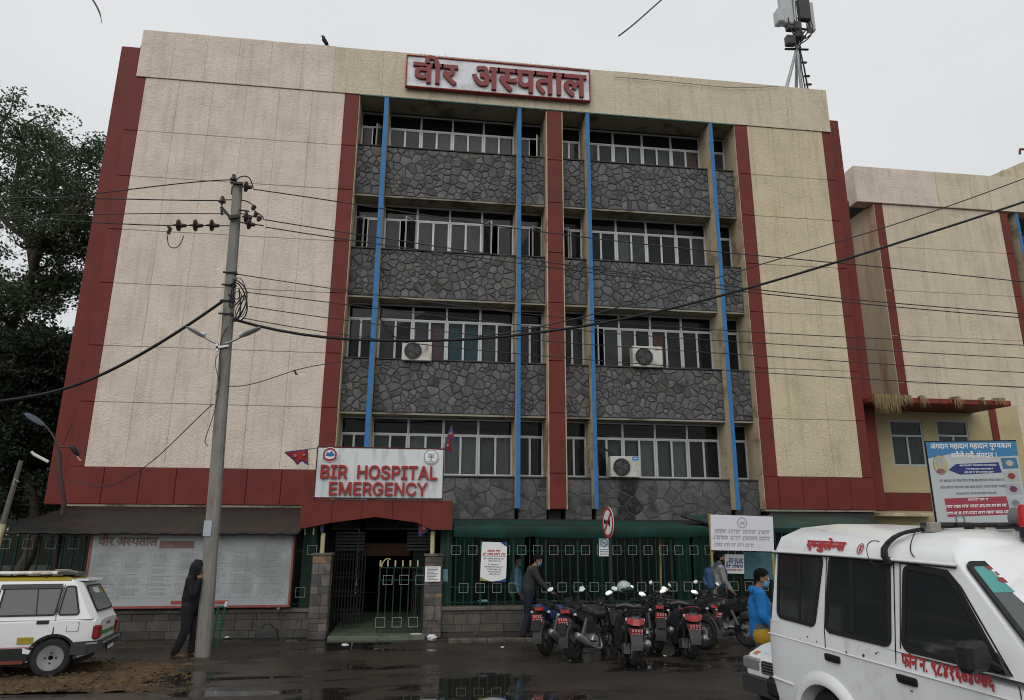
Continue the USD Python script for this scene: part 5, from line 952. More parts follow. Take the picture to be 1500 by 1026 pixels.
obj('spot_arm', tube(spline([l_(113,667)-b, l_(115,672)-b, l_(119,675)-b], 6), .014, 5), CREAMTIP, g); obj('rod', bar(l_(92,652)-b, l_(106,620)-b, .01, 5), IRON, g)
o = l_(60,671); obj('lamp_tube', join([bar(l_(46,662), l_(52,668), .03, 6), bar(l_(50,666), l_(71,677), .035, 8)]), pm('pale_tube', (.5,.5,.48), .4), label='short pale lamp tube sticking out beside the red corner of the building', category='lamp')
o = at(-8,830,FY-.3); g = thing('leaning_pole', 'grey pole leaning right at the left edge with a cream foot', 'pole', o); a = at(4,768,FY-.3)-o
obj('shaft', bar(a, at(31,675,FY-.3)-o, .055, 8, .045), pm('weathered_pole', (.12,.11,.095), .7, .3, 4), g); obj('foot', bar(a*0+[-.15,0,-1.2], a, .075, 8, .062), CREAMTIP, g); obj('tie', join([bar(at(20,702,FY-.36)-o, at(28,706,FY-.36)-o, .012, 5), bar(at(22,700,FY-.36)-o, at(20,712,FY-.36)-o, .012, 5)]), PALEMETAL, g)

# ------------------------------------------------------------------ flags
FRED = pm('flag_red', (.26,.025,.02), .8, .15, 6); FBLU = pm('flag_blue', (.03,.05,.20), .8, .15, 6)
def flag(label, Y, pole, pieces, suns, wave=.03, pr=.012):
    o = at(*pole[0], Y); t = thing('national_flag', label, 'flag', o); obj('pole', tube([at(*p, Y)-o for p in pole], pr, 6), pm('flag_pole', (.16,.13,.11), .6), t)
    for kind, pts in pieces:
        P = np.array([at(*p, Y)-o for p in pts]); poly = pg(*P[:, [0,2]]); m = prism(poly, .006); T = trimesh.Trimesh(*m)
        for _ in range(2): T = T.subdivide()
        v = stand((T.vertices, T.faces), (0,0,0)); v[0][:,1] += wave*np.sin(v[0][:,0]*14+v[0][:,2]*9)-.02-(.008 if kind == 'cloth' else 0); obj(kind, v, FRED if kind == 'cloth' else FBLU, t, smooth=40)
    for s in suns: q = at(*s[:2], Y)-o; obj('emblem', stand(prism(disc(s[2],12), .05), (q[0], q[1]-.03, q[2])), PALEMETAL, t)
flag('drooping red double pennant flag pointing left of the emergency sign', SY-.02, ((466,656.5),(418,662.5)), [('border', ((416,663),(451,658),(452,683),(444,677),(442,676.5),(436,682),(430,675))), ('cloth', ((418.5,664),(450,660),(450.5,680),(444,674),(441,674.5),(436,679.5),(431,673)))], ((446,667,.028),(433,668,.032)))
flag('red double pennant flag on a stick right of the emergency sign', SY+.05, ((648.5,658),(662,624)), [('border', ((662,624),(667,646),(661,645.5),(662,666),(650,658.5))), ('cloth', ((661.5,628),(665,643),(659.5,642),(660.5,663),(652,657.5)))], ((660,636,.03),(655.5,653,.032)))
flag('furled blue edged red flag on the left gate post', FY-.05, ((471.5,783),(469,738)), [('border', ((468.5,740),(471,742),(476,768),(473.5,779),(469,778))), ('cloth', ((469.5,750),(471,750),(473.5,768),(472,775),(470,776)))], ())
flag('red flag with pale sun slanting left on the right gate post', FY-.05, ((639,782),(610,741)), [('border', ((611.5,745),(613.5,787),(632,774),(622,762.5))), ('cloth', ((612.5,751),(614.5,783),(629,773),(620,762)))], ((621.5,773,.045),(615.5,757,.02)))

# ------------------------------------------------------------------ air conditioners
ACW = pm('ac_casing', (.50,.49,.45), .5, .06, 2, dirt=(.33,.31,.27), dscale=1.5)
def ac(label, px0, px1, pyb, y, mark):
    a, b = at(px0, pyb, y), at(px1, pyb, y); w = b[0]-a[0]; h = w*.72; t = thing('air_conditioner', label, 'air conditioner', ((a[0]+b[0])/2, y, a[2]), group='outdoor air conditioner units on the stone ledges')
    obj('casing', cbx(-w/2, w/2, .02, .34, .03, h, .015), ACW, t)
    for s in (-.3,.3): obj('foot', bx(w*s-.04, w*s+.04, .04, .32, 0, .029), BLACK, t)
    cx, cz, r = -w*.13, h*.5, h*.40
    obj('fan_recess', stand(prism(disc(r,32), .012), (cx, .019, cz)), BLACK, t)
    blades = [affinity.rotate(affinity.translate(disc(r*.36, 14, 0, 0, .75), r*.48, 0), a_, origin=(0,0)) for a_ in (10,130,250)]
    obj('fan', join([stand(prism(shapely.union_all(blades), .006), (cx, .008, cz)), stand(prism(disc(r*.16,14), .02), (cx, .007, cz))]), pm('fan_grey', (.06,.06,.06), .5), t)
    obj('grille', join([stand(prism(disc(rr,32).difference(disc(rr-.006,32)), .004), (cx, .001, cz)) for rr in np.linspace(r*.25, r*1.02, 7)]+[stand(prism(affinity.rotate(sbox(-r,-.003,r,.003), a_), .004), (cx, -.003, cz)) for a_ in range(0,180,30)]), pm('grille_grey', (.10,.10,.10), .5), t)
    if mark == 'red': obj('badge', join([stand(prism(disc(.045,16).difference(disc(.028,16)), .004), (w*.33,.015,h*.78)), stand(xf(latin('LG', .05, .004), loc=(-.05,0,0)), (w*.34,.0155,h*.58))]), INKR, t)
    if mark == 'small': obj('badge', stand(latin('GREE', .035, .004), (w*.24,.0155,h*.82)), INKR, t); obj('stripe', stand(prism(pg((0,0),(.08,.1),(.09,.1),(.03,0)), .004), (w*.4,.0155,.05)), pm('stripe_violet', (.12,.04,.22)), t)
    if mark == 'blue': obj('label', stand(prism(sbox(0,0,.19,.10), .004), (w*.24,.0155,h*.82)), pm('label_blue', (.03,.22,.52), .5), t); obj('label_text', stand(prism(shapely.union_all([sbox(.04,.04,.15,.06)]), .003), (w*.24,.0115,h*.82)), PAPER, t)
    return t
ac('outdoor air conditioner with a red mark on the second stone ledge, left', 588, 632, 528.6, .12, 'red')
ac('outdoor air conditioner with small red lettering on the second stone ledge, right', 928, 972, 538.2, .12, 'small')
ac('outdoor air conditioner with a blue label above the water stained stone', 895.5, 938.5, 700.5, .12, 'blue')
t = thing('ledge_ladder', 'small white metal ladder frame leaning on the lowest stone ledge behind a fin', 'ladder', at(866,700,.4)); o = at(866,700,.4)
obj('frame', join([tube([at(861,700,.4)-o, at(856,650,.4)-o, at(862,648,.4)-o], .014, 5), tube([at(877,700,.4)-o, at(873,650,.4)-o, at(862,648,.4)-o], .014, 5)]), PALEMETAL, t)
for py in (660,673,686,696): obj('rung', bar(at(858,py,.4)-o, at(874,py,.4)-o, .011, 5), PALEMETAL, t)
for k, (a, b) in enumerate((((876,650),(897,668)), ((522,462),(586,500)))): pass
wire('refrigerant pipe slanting to the lowest air conditioner', ((872,646),(884,656),(898,667)), .03, [.5,.4,.3], name='coolant_pipe', cat='pipe')
wire('refrigerant pipe slanting to the left air conditioner', ((555,465),(570,484),(586,502)), .02, [.6,.5,.35], name='coolant_pipe', cat='pipe')
STN = pm('black_water_stain', (.012,.012,.011), .5)
# ------------------------------------------------------------------ antenna mast and crow
ay = 1.5; v_ = lambda px, py, y=ay: at(px, py, y); o = v_(1172,131); o[2] = ZTOP-.3
M_ = thing('antenna_mast', 'cell antenna mast on a tripod standing on the right end of the roof', 'antenna', o); GAL = pm('galvanised', (.28,.29,.29), .5, .2, 5, 0, 30, .5); PAN = pm('antenna_panel', (.42,.44,.45), .5, .08)
hd = v_(1167,72)-o
for p, y in (((1140,131), .9), ((1158,133), 2.6), ((1175,134), 1.2)): q = v_(*p, y)-o; q[2] = 0; obj('leg', bar(q, hd, .07, 8, .055), GAL, M_)
obj('cable_ladder', join([tube([v_(1184,134,1.15)-o, v_(1178,100,1.2)-o, v_(1172,74)-o], .03, 5), tube([v_(1180,134,1.1)-o, v_(1174,100,1.2)-o, v_(1171,74)-o], .025, 5)]+[bar(v_(1173+k*.22,90+k)-o, v_(1181+k*.22,90+k)-o, .045, 4) for k in (2,22,34)]), BLACK, M_)
obj('mast', bar(hd, v_(1160,-40)-o, .08, 10), GAL, M_)
for a, b, w, d in (((1144,-12),(1157,38),.24,.14), ((1186,6),(1186.5,47),.14,.12), ((1139,16),(1143,36),.13,.2)):
    A_, B_ = v_(*a)-o, v_(*b)-o; x = (A_[0]+B_[0])/2; obj('panel', cbx(x-w, x+w, -d, d, B_[2], A_[2], .04), PAN, M_)
    obj('panel_bracket', bar((x, .1, (A_[2]+B_[2])/2), (hd[0], .1, (A_[2]+B_[2])/2), .03, 5), BLACK, M_)
for a, b, w in (((1167,4),(1180,36),.22), ((1166,-6),(1180,4),.25), ((1151,44),(1158,50),.16), ((1149,58),(1159,72),.18), ((1160,52),(1172,62),.16), ((1163,38),(1166,50),.12)):
    A_, B_ = v_(*a)-o, v_(*b)-o; x = (A_[0]+B_[0])/2; obj('radio_unit', cbx(x-w, x+w, -.3, -.05, B_[2], A_[2], .03), pm('radio_dark', (.05,.05,.05), .5), M_)
for a, b in (((1150,72),(1184,73)), ((1158,55),(1180,54)), ((1150,40),(1186,44))): obj('crossbar', bar(v_(*a)-o, v_(*b)-o, .045, 5), BLACK, M_)
for k in range(9):
    a = (1144+cr.uniform(0,40), 30+cr.uniform(-5,18)); obj('cable', tube(spline([v_(*a)-o-[0,.2,0], v_(a[0]+cr.uniform(-5,5), 54+cr.uniform(-5,8))-o-[0,.28,0], v_(1160+cr.uniform(-4,14), 70+cr.uniform(-6,6))-o-[0,.15,0]], 8), .025, 5), BLACK, M_)
p = at(475.5,67,-.02); p[2] = ZTOP; c_ = thing('crow', 'dark crow perched on the parapet of the roof', 'bird', p, math.radians(200))
obj('body', chain([((.0,0,.20),.075),((-.05,0,.13),.07)] and [(((.03,0,.22),.07),((-.05,0,.12),.065)), (((.03,0,.22),.06),((.06,0,.32),.048)), (((.06,0,.32),.048),((.085,0,.335),.035)), (((-.05,0,.12),.05),((-.16,0,-.02),.02)), (((.085,0,.335),.02),((.15,0,.325),.007))], .02, 6), pm('crow_black', (.012,.012,.013), .5), c_, smooth=True)
for s in (-.03,.03): obj('leg', bar((-.02,s,.1), (-.01,s,0), .008, 5), BLACK, c_)

# ------------------------------------------------------------------ billboard
BY = FY-1.0; BBM = pm('billboard_white', (.43,.46,.47), .5, .04, 1)
quad = ((1354.5,647),(1488,645.5),(1506,764),(1372,768)); t, o, c = board('organ_donation_billboard', 'printed blue and white billboard about organ donation behind the ambulance', 'billboard', quad, BY, BBM, .05)
zb = float(zg(BY)); 
for x in (c[3][0]+.12, c[2][0]-.12): obj('post', bar((x-o[0], .09, c[0][2]-o[2]-.1), (x-o[0], .09, zb-o[2]-.1), .04, 6), STEEL, t)
obj('edge', join([bar(c[0]-o, c[3]-o, .02, 4), bar(c[0]-o, c[1]-o, .015, 4)]), BLACK, t)
dy = -.0035
patch(t, ((0,0),(1,0),(1,.19),(.75,.2),(.5,.17),(.25,.16),(0,.21)), pm('billboard_blue', (.05,.19,.36), .5, .06, 2), dy, 'header')
def on_board(text, u0, u1, vb, hh, mat, name, fat=1.5, d=.002):
    gl, w = deva(text, 1.0, fat); b = shapely.union_all(gl).bounds; A_, B_ = cn(u0, vb), cn(u1, vb); s = (B_[0]-A_[0])/(b[2]-b[0])
    sk = np.array([cn(u0,vb-.1)[0]-A_[0], cn(u0,vb-.1)[2]-A_[2]]); slope = (B_[2]-A_[2])/(B_[0]-A_[0])
    out = []
    for g in gl:
        v, f = prism(affinity.scale(affinity.translate(g, -b[0], 0), s, hh, origin=(0,0)), d); v = v.copy(); z = v[:,1].copy(); x = v[:,0]+A_[0]+z*sk[0]/sk[1]
        out.append((np.c_[x, dy*1.5-v[:,2], A_[2]+z+slope*v[:,0]], f[:, ::-1]))
    obj(name, join(out), mat, t)
on_board('अंगदान महादान महादान पुण्यकाम', .05, .94, .093, .115, PAPER, 'heading'); on_board('सबैले गरौं अंगदान ।', .26, .76, .215, .12, PAPER, 'heading')
q = cn(.13,.29); P_ = lambda g, m, n, dd: obj(n, xf(flat(g, (q[0], dd, q[2]), .002)), m, t)
P_(disc(.235,28,0,0,.78), pm('portrait_rim', (.28,.09,.10)), 'portrait_rim', dy-.001); P_(disc(.222,28,0,0,.78), pm('portrait_ground', (.42,.41,.22)), 'portrait_ground', dy-.003)
P_(pg((-.13,-.18),(-.09,-.10),(.07,-.10),(.12,-.17),(.0,-.21)), pm('portrait_shirt', (.25,.10,.11)), 'portrait_shirt', dy-.005); P_(disc(.10,18,0,.02,.82), pm('portrait_skin', (.42,.36,.33)), 'portrait_face', dy-.007); P_(disc(.11,18,-.01,.075,.9).difference(disc(.10,18,.01,.005,.9)), pm('portrait_hair', (.33,.36,.38)), 'portrait_hair', dy-.009)
patch(t, ((.30,.285),(.77,.27),(.79,.40),(.33,.415),(.28,.39),(.21,.355)), pm('bubble_navy', (.03,.045,.16)), dy, 'speech_bubble')
lines(t, c, o, [(.30,.34,.74,.035),(.345,.40,.70,.035),(.385,.38,.70,.035)], PAPER, BY-.0075, sr, 'bubble_text'); lines(t, c, o, [(.48,.10,.80,.055),(.56,.10,.82,.055),(.64,.26,.70,.05)], INKK, BY-.0055, sr, 'text')
patch(t, ((.12,.70),(.80,.69),(.82,.91),(.13,.92)), pm('box_red', (.30,.05,.07)), dy, 'red_box'); lines(t, c, o, [(.715,.38,.60,.05),(.79,.13,.80,.065),(.87,.13,.80,.065)], PAPER, BY-.0075, sr, 'box_text')
for v0, cc, c2 in ((.22,(.06,.16,.26),(.40,.38,.36)), (.38,(.38,.38,.37),(.22,.05,.05)), (.54,(.36,.36,.38),(.13,.05,.08)), (.71,(.40,.41,.41),(.2,.2,.25))):
    patch(t, ((.80,v0),(.975,v0-.005),(.985,v0+.13),(.81,v0+.135)), pm(f'picture_ground_{v0}'.replace('.','_'), cc), dy, 'picture'); qq = cn(.89, v0+.065); obj('picture_shape', xf(flat(disc(.075,14,0,0,1.3).union(pg((-.13,.0),(0,.05),(.12,.02),(0,-.04))), (qq[0], dy-.003, qq[2]), .002)), pm(f'picture_shape_{v0}'.replace('.','_'), c2), t)
qq = cn(.26,.955); obj('logo', xf(flat(disc(.13,20).difference(disc(.09,20)), (qq[0], dy-.001, qq[2]), .002)), INKK, t)

# ------------------------------------------------------------------ things on the ground
for k, (px, pz) in enumerate(((310.5,889),(319.5,886))): pass
g0 = gnd(310,948); t = thing('green_stand', 'low green metal stand behind the concrete pole', 'stand', g0)
zt2 = at(310,889,g0[1])[2]-g0[2]
for x in (0,.13): obj('leg', bar((x-.02,0,0), (x+.05,0,zt2), .022, 6), pm('stand_green', (.01,.09,.05), .5, .2, 6), t)
obj('top', join([bar((.03,0,zt2), (.2,0,zt2), .022, 6), bar((-.02,0,zt2*.6), (.16,0,zt2*.6), .015, 6)]), pm('stand_green', ()), t); obj('white_cap', bar((.18,-.0,zt2), (.2,0,zt2+.09), .028, 6), PAPER, t)
g0 = gnd(390,941); t = thing('black_bag', 'black shoulder bag left on the wet pavement by the wall', 'bag', g0, .1)
obj('body', hull([(-.24,-.08,.01),(.24,-.08,.01),(-.25,.1,.01),(.25,.1,.01),(-.22,-.05,.2),(.2,-.05,.22),(-.2,.08,.21),(.19,.08,.24),(-.1,0,.27),(.1,0,.27)]), pm('bag_black', (.016,.016,.018), .6, .3, 9, .4, 30), t, smooth=40)
obj('flap', hull([(-.2,-.085,.09),(.2,-.085,.09),(-.21,-.065,.2),(.19,-.065,.22),(-.1,-.03,.275),(.1,-.03,.275),(-.2,-.08,.09)]), pm('bag_flap', (.022,.022,.024), .5, .2), t, smooth=30); obj('handle', tube(spline([(-.11,0,.25),(-.08,0,.33),(.06,0,.34),(.1,0,.26)],12), .014, 6), BLACK, t)
lr = np.random.default_rng(77)
def scrap(label, px, py, s, z=.012, mat=PAPER, flat_=.35, ground=None):
    p = gnd(px, py) if ground is None else ground; m = trimesh.creation.icosphere(2, 1.0); v = m.vertices*(1+.5*(meshkit.noise(m.vertices*2.3+px, 3)-.5)[:,None])*[s, s*.6, s*flat_]
    obj('litter', (v+p+[0,0,z+s*flat_*.5+.05], m.faces), mat, label=label, category='litter')
CLOTH = pm('litter_white', (.55,.56,.58), .6, .1)
scrap('crumpled white plastic on the wet road before the gate', 505, 951, .07, mat=CLOTH); scrap('torn white plastic bag lying by the foot of the right gate pillar', 632, 941, .10, mat=CLOTH, flat_=.6); scrap('flat white scrap on the edge of the entrance step', 610, 934, .13, mat=CLOTH, flat_=.12)
scrap('white scrap lying under the wall left of the man in the blazer', 700, 934, .07, mat=CLOTH); scrap('small white scrap on the road in front of the dark grey motorcycle', 736, 954, .035, mat=CLOTH); scrap('tiny pale scrap between the scooters on the road', 974, 967, .03, mat=CLOTH); scrap('small white scrap on the pavement behind the green stand', 332, 939, .05, mat=CLOTH)
for px, nm in ((361,'left'),(392,'right')): scrap(f'small white scrap on the wall coping under the notice board, {nm} one', px, 889, .05, mat=CLOTH, ground=at(px, 890, FY-.16)-[0,0,.06])
scrap('folded pale blue cloth on the wall coping behind the fence', 708, 880, .12, mat=pm('pale_blue_cloth', (.14,.28,.36), .7), ground=at(708,882,FY+.1)-[0,0,.06], flat_=.25)
# ================================================================== vehicles
def carpaint(name, c, dirt=(.30,.27,.22)): return pm(name, c, .28, .04, 1.0, 0, 30, coat=.4, dirt=dirt, dscale=2.2, dr=(.6,.85))
VWHITE = carpaint('van_white', (.66,.67,.68)); CWHITE = carpaint('car_white', (.62,.63,.63))
TINT = pm('tinted_glass', (.012,.014,.014), .04, .3, 2, 0, 30, spec=.6)
SEAL = pm('window_seal', (.015,.015,.015), .55, .1)
def place(name, label, cat, loc, rz, pitch=0.0, roll=0.0, group=None):
    return thing(name, label, cat, loc, rz, group, rx=roll, ry=pitch)
def sidepanel(poly, f, d, off=0.0):
    "polygon in (x, z) laid on the car's right side; f(z) is the half width there; d thickness outwards"
    T = trimesh.Trimesh(*prism(poly, d)); T = T.subdivide_to_size(.35); v = np.array(T.vertices); return np.c_[v[:,0], -(f(v[:,1], v[:,0])+off+v[:,2]), v[:,1]], T.faces
def mirror_y(m): return m[0]*[1,-1,1], m[1][:, ::-1]
def wheel(r, w, parent, c, spokes=8, rimr=.62, cap=None, name='wheel'):
    t = obj(name, xf(lathe([(r*rimr,-w/2),(r*.9,-w/2),(r,-w*.36),(r,w*.36),(r*.9,w/2),(r*rimr,w/2),(r*rimr,-w/2)], 28, 'y'), loc=c), RUBBER, parent, smooth=35)
    rim = join([xf(lathe([(r*.12,-w*.34),(r*.2,-w*.36),(r*rimr*.9,-w*.2),(r*rimr*1.0,-w*.45),(r*rimr*1.0,w*.45),(r*.2,w*.36),(r*.12,w*.34)], 24, 'y'), loc=c)])
    obj('rim', rim, cap or STEEL, t, smooth=35)
    obj('hub_bolts', join([xf(lathe([(0,-.012),(.013,-.012),(.013,.012),(0,.012)], 8, 'y'), loc=np.array(c)+[r*.27*math.cos(a), s*w*.37, r*.27*math.sin(a)]) for a in np.linspace(0, 6.28, 5)[:-1] for s in (-1,1)]), BLACK, t, kind='stuff')
    return t

# ---- ambulance
def ambulance():
    hd = np.array([.115,-1,0]); hd /= np.linalg.norm(hd); lf = np.array([-hd[1], hd[0], 0]); P0 = np.array([3.3988,-12.614,0]); org = P0 + lf*.77; org[2] = .52
    t = place('ambulance', 'white ambulance van with red Devanagari lettering and a red roof beacon', 'ambulance', org, math.atan2(hd[1], hd[0]))
    def wid(z, x=0): return np.where(np.asarray(z) > 1.13, .83-(np.asarray(z)-1.13)*.06/.64, np.where(np.asarray(z) > 1.0, .85-(np.asarray(z)-1.0)*.02/.13, .82+(np.asarray(z)-.35)*.03/.65))
    lo = []
    for x, w, zb in ((-.20,.70,.42),(-.17,.80,.40),(-.08,.845,.38),(.1,.85,.36),(1.3,.85,.36),(2.7,.85,.36),(3.35,.80,.38),(3.5,.66,.42)):
        top = 1.13 if x < 2.6 else 1.06 if x < 3 else .98 if x < 3.4 else .90; k = w/.85
        ring = [(x,-.80*k,zb),(x,-.85*k,.62),(x,-.85*k,1.0 if x < 2.6 else top-.08),(x,-.83*k,top-.01),(x,-.60*k,top+.02*(x > 2.6)),(x,.60*k,top+.02*(x > 2.6)),(x,.83*k,top-.01),(x,.85*k,1.0 if x < 2.6 else top-.08),(x,.85*k,.62),(x,.80*k,zb)]
        lo.append(np.array(ring))
    lower = tri2man(loft(lo))
    g = []
    for s in (-1,1): g += [(-.15,s*.70,1.12),(-.08,s*.83,1.12),(2.60,s*.83,1.12),(2.66,s*.60,1.12),(-.06,s*.70,1.74),(.03,s*.765,1.77),(2.0,s*.765,1.775),(2.05,s*.55,1.79),(2.01,s*.70,1.80)]
    for s in (-1,1): g += [(-.07,s*.72,1.775),(2.02,s*.72,1.785),(.0,s*.755,1.79),(1.97,s*.755,1.80),(.0,s*.70,1.89),(1.93,s*.69,1.875),(.08,s*.52,1.98),(1.84,s*.52,1.955),(.25,s*.25,2.02),(1.7,s*.25,1.995),(-.05,s*.45,1.895),(1.99,s*.45,1.87)]
    up = tri2man(hull(g)); body = m3.Manifold.batch_boolean([lower, up], m3.OpType.Add)
    for x in (.64, 2.95): body = body - m3.Manifold.cylinder(2.4, .36, .36, 32).rotate([90,0,0]).translate([x, 1.2, .36])
    mm = body.to_mesh(); b = obj('body', (mm.vert_properties[:, :3], mm.tri_verts), VWHITE, t, smooth=28)
    # rain gutter and roof ribs
    for s in (1,-1):
        q = lambda m: m if s == 1 else mirror_y(m)
        obj('gutter', q(tube(spline([(-.05,-.775,1.755),(.6,-.785,1.765),(1.5,-.785,1.77),(2.02,-.772,1.765)],14), .013, 6)), VWHITE, t, smooth=True)
        obj('gutter_shadow_line', q(tube(spline([(-.05,-.785,1.741),(.6,-.792,1.751),(1.5,-.792,1.756),(2.02,-.779,1.75)],14), .006, 5)), SEAL, t)
        for x in (.64, 2.95):
            a = np.linspace(-.12, math.pi+.12, 20); secs = [np.array([(x+r_*math.cos(k), -y_, .36+r_*math.sin(k)) for r_, y_ in ((.352,.835),(.352,.885),(.385,.895),(.43,.88),(.455,.848),(.45,.82))]) for k in a]
            obj('arch_flare', q(loft(secs)), VWHITE, t, smooth=40)
        win = [('rear_quarter_window', pg((.03,1.18),(.53,1.17),(.655,1.75),(.055,1.745))), ('middle_window', pg((.69,1.155),(1.385,1.155),(1.41,1.745),(.77,1.74))), ('front_window', pg((1.525,1.155),(2.30,1.155),(2.02,1.60),(1.93,1.70),(1.58,1.725)))]
        for n_, p in win:
            r_ = p.buffer(-.05).buffer(.05, quad_segs=5)
            w = obj(n_, q(sidepanel(r_.buffer(.022, quad_segs=4).difference(r_.buffer(-.014)), wid, .013, -.004)), SEAL, t)
            obj('pane', q(sidepanel(r_.buffer(-.012), wid, .006, -.002)), TINT, w)
            if n_ != 'front_window': xm = .34 if n_[0] == 'r' else 1.0; wd = .012 if n_[0] == 'r' else .028; obj('divider', q(sidepanel(pg((xm-wd,1.18),(xm+wd,1.18),(xm+wd+.02,1.73),(xm-wd+.02,1.73)), wid, .008, .002)), SEAL, w)
        door = [pg((.665,.62),(.68,1.02),(.662,1.14),(.715,1.755),(.722,1.755),(.670,1.14),(.688,1.02),(.672,.62)), pg((1.435,.42),(1.44,1.14),(1.462,1.75),(1.47,1.75),(1.448,1.14),(1.443,.42)), pg((1.487,1.145),(1.525,1.75),(1.533,1.75),(1.495,1.145)), pg((2.42,.5),(2.40,1.10),(2.407,1.10),(2.427,.5)), pg((1.53,1.745),(1.94,1.722),(2.04,1.62),(2.36,1.14),(2.37,1.14),(2.05,1.63),(1.945,1.732),(1.53,1.755))]
        for p in door: obj('door_gap', q(sidepanel(p, wid, .0025, .0005)), SEAL, t)
        obj('crease', q(tube([(-.12,-.848,1.005),(1.3,-.853,1.005),(2.6,-.853,1.005)], .006, 6)), VWHITE, t); obj('lower_moulding', q(tube([(-.1,-.846,.62),(.2,-.85,.62)], .012, 6)), VWHITE, t)
        for x, z in ((.77,.945),(1.55,.945)):
            h_ = obj('door_handle', q(sidepanel(rrect(x-.085,z-.028,x+.085,z+.028,.015), wid, .022, .0)), BLACK, t, smooth=30); obj('handle_grip', q(sidepanel(rrect(x-.07,z+.0,x+.07,z+.02,.008), wid, .008, .022)), SEAL, h_)
        obj('lock', q(sidepanel(disc(.013,10,1.57,.875), wid, .006)), STEEL, t)
    obj('fuel_flap', sidepanel(rrect(.12,.74,.30,.93,.01).difference(rrect(.126,.746,.294,.924,.008)), wid, .003), SEAL, t); obj('flap_lock', sidepanel(disc(.016,10,.165,.84,.6), wid, .004), BLACK, t)
    obj('chip', join([sidepanel(disc(r_,7,x,z), wid, .002) for x, z, r_ in ((.45,1.06,.008),(.35,1.03,.005),(.57,1.04,.006),(.93,1.02,.009),(1.12,1.03,.013),(1.25,1.07,.008),(1.27,1.08,.006))]), pm('rust_chip', (.05,.025,.018), .8), t, kind='stuff')
    VRED = pm('van_letter_red', (.33,.03,.03), .45, .1)
    def text(txt, x0, x1, z, h, f, mat, name, fat=2.5):
        gl, w = deva(txt, 1.0, fat); bb = shapely.union_all(gl).bounds; s = (x1-x0)/(bb[2]-bb[0])
        for g_ in gl: obj(name, sidepanel(affinity.translate(affinity.scale(g_, s, h, origin=(0,0)), x0-bb[0]*s, z), f, .003, .001), mat, t)
    text('फोन न. ९८४१६७४०७६', 1.50, 2.24, 1.035, .078, wid, VRED, 'phone_letter')
    cove = lambda z, x=0: .768-(np.asarray(z)-1.79)*.056/.10
    text('एम्बुलेन्स', .42, .92, 1.812, .062, cove, VRED, 'ambulance_letter', 4)
    c0 = disc(.042,20,1.10,1.835,.8); obj('roundel', sidepanel(c0.difference(affinity.scale(c0,.8,.8)).union(sbox(1.095,1.81,1.105,1.86)).union(sbox(1.085,1.85,1.115,1.858)).union(sbox(1.088,1.825,1.112,1.832)), cove, .003, .001), VRED, t)
    # windscreen
    a, b_ = np.array([2.045,0,1.775]), np.array([2.655,0,1.135]); ux = (b_-a)/np.linalg.norm(b_-a); nrm = np.array([-ux[2],0,ux[0]]); nrm = nrm if nrm[0] > 0 else -nrm
    def screen(poly, d, off): v, f = prism(poly, d); return np.array([a+ux*y_+np.array([0,1,0])*x_+nrm*(z_+off) for x_, y_, z_ in v]), f[:, ::-1]
    L = np.linalg.norm(b_-a); W = pg((-.70,.015),(.70,.015),(.80,L-.04),(-.80,L-.04)).buffer(-.04).buffer(.04); w = obj('windscreen_seal', screen(W.buffer(.03).difference(W.buffer(-.012)), .014, 0), SEAL, t)
    obj('windscreen', screen(W.buffer(-.01), .006, .003), pm('windscreen_glass', (.035,.045,.045), .04, .3, 2, 0, 30, spec=.7), w)
    obj('sun_strip', screen(W.buffer(-.012).intersection(sbox(-1,0,1,.24)), .002, .0095), pm('teal_sun_strip', (.07,.26,.25), .25, .15, 3), w)
    gl, _ = deva('३३२', 1.0, 3) if '२' in DEVA else deva('३३', 1.0, 3); s_ = .0026
    for k, g_ in enumerate(gl): m = screen(affinity.scale(affinity.translate(affinity.scale(g_, 1, -1, origin=(0,0)), 0, 1.0), .26, .15, origin=(0,0)), .002, .012); m[0][:,:] += np.array([0,1,0])*(-.62) + ux*.03; obj('strip_digit', m, pm('strip_red', (.22,.035,.035), .5), w)
    obj('wiper', tube([a+ux*(L-.06)+np.array([0,-.2,0])+nrm*.03, a+ux*(L*.45)+np.array([0,-.5,0])+nrm*.03], .01, 5), BLACK, w)
    # mirror, roof gear, lamps, bumpers
    mm_ = obj('mirror', xf(cbx(-.055,.055,-.13,.10,-.09,.09,.03), loc=(2.27,-1.0,1.245), rz=.25), BLACK, t, smooth=30); obj('mirror_arm', tube([(2.27,-.92,1.22),(2.30,-.84,1.17)], .025, 6), BLACK, mm_); obj('mirror_foot', hull([(2.2,-.835,1.14),(2.36,-.83,1.14),(2.27,-.81,1.26),(2.2,-.86,1.14),(2.34,-.85,1.14),(2.27,-.83,1.26)]), BLACK, mm_)
    mr = obj('mirror', xf(cbx(-.055,.055,-.10,.13,-.09,.09,.03), loc=(2.16,1.02,1.205)), BLACK, t, smooth=30)
    rng = np.random.default_rng(12)
    for k in range(5):
        e = rng.uniform(-.03,.03,(6,3))*[1,.6,.4]; P = np.array([(1.44,-.795,1.74),(1.40,-.79,1.84),(1.42,-.72,1.915),(1.45,-.53,1.985),(1.48,-.1,2.02),(1.52,.3,2.02)])+e*.7; obj('roof_cable', tube(spline(P, 22), (.012,.010,.014,.008,.011)[k], 6), BLACK, t, smooth=True)
    obj('cable_clamp', cbx(1.40,1.47,-.815,-.77,1.72,1.79,.02), BLACK, t)
    obj('stray_wire', tube(spline([(1.50,-.56,1.99),(1.56,-.66,1.93),(1.60,-.73,1.85),(1.66,-.76,1.80)],14), .004, 4), BLACK, t); obj('stray_wire', tube(spline([(1.40,-.82,1.90),(1.30,-.85,1.86),(1.30,-.84,1.76),(1.38,-.82,1.72)],14), .004, 4), BLACK, t)
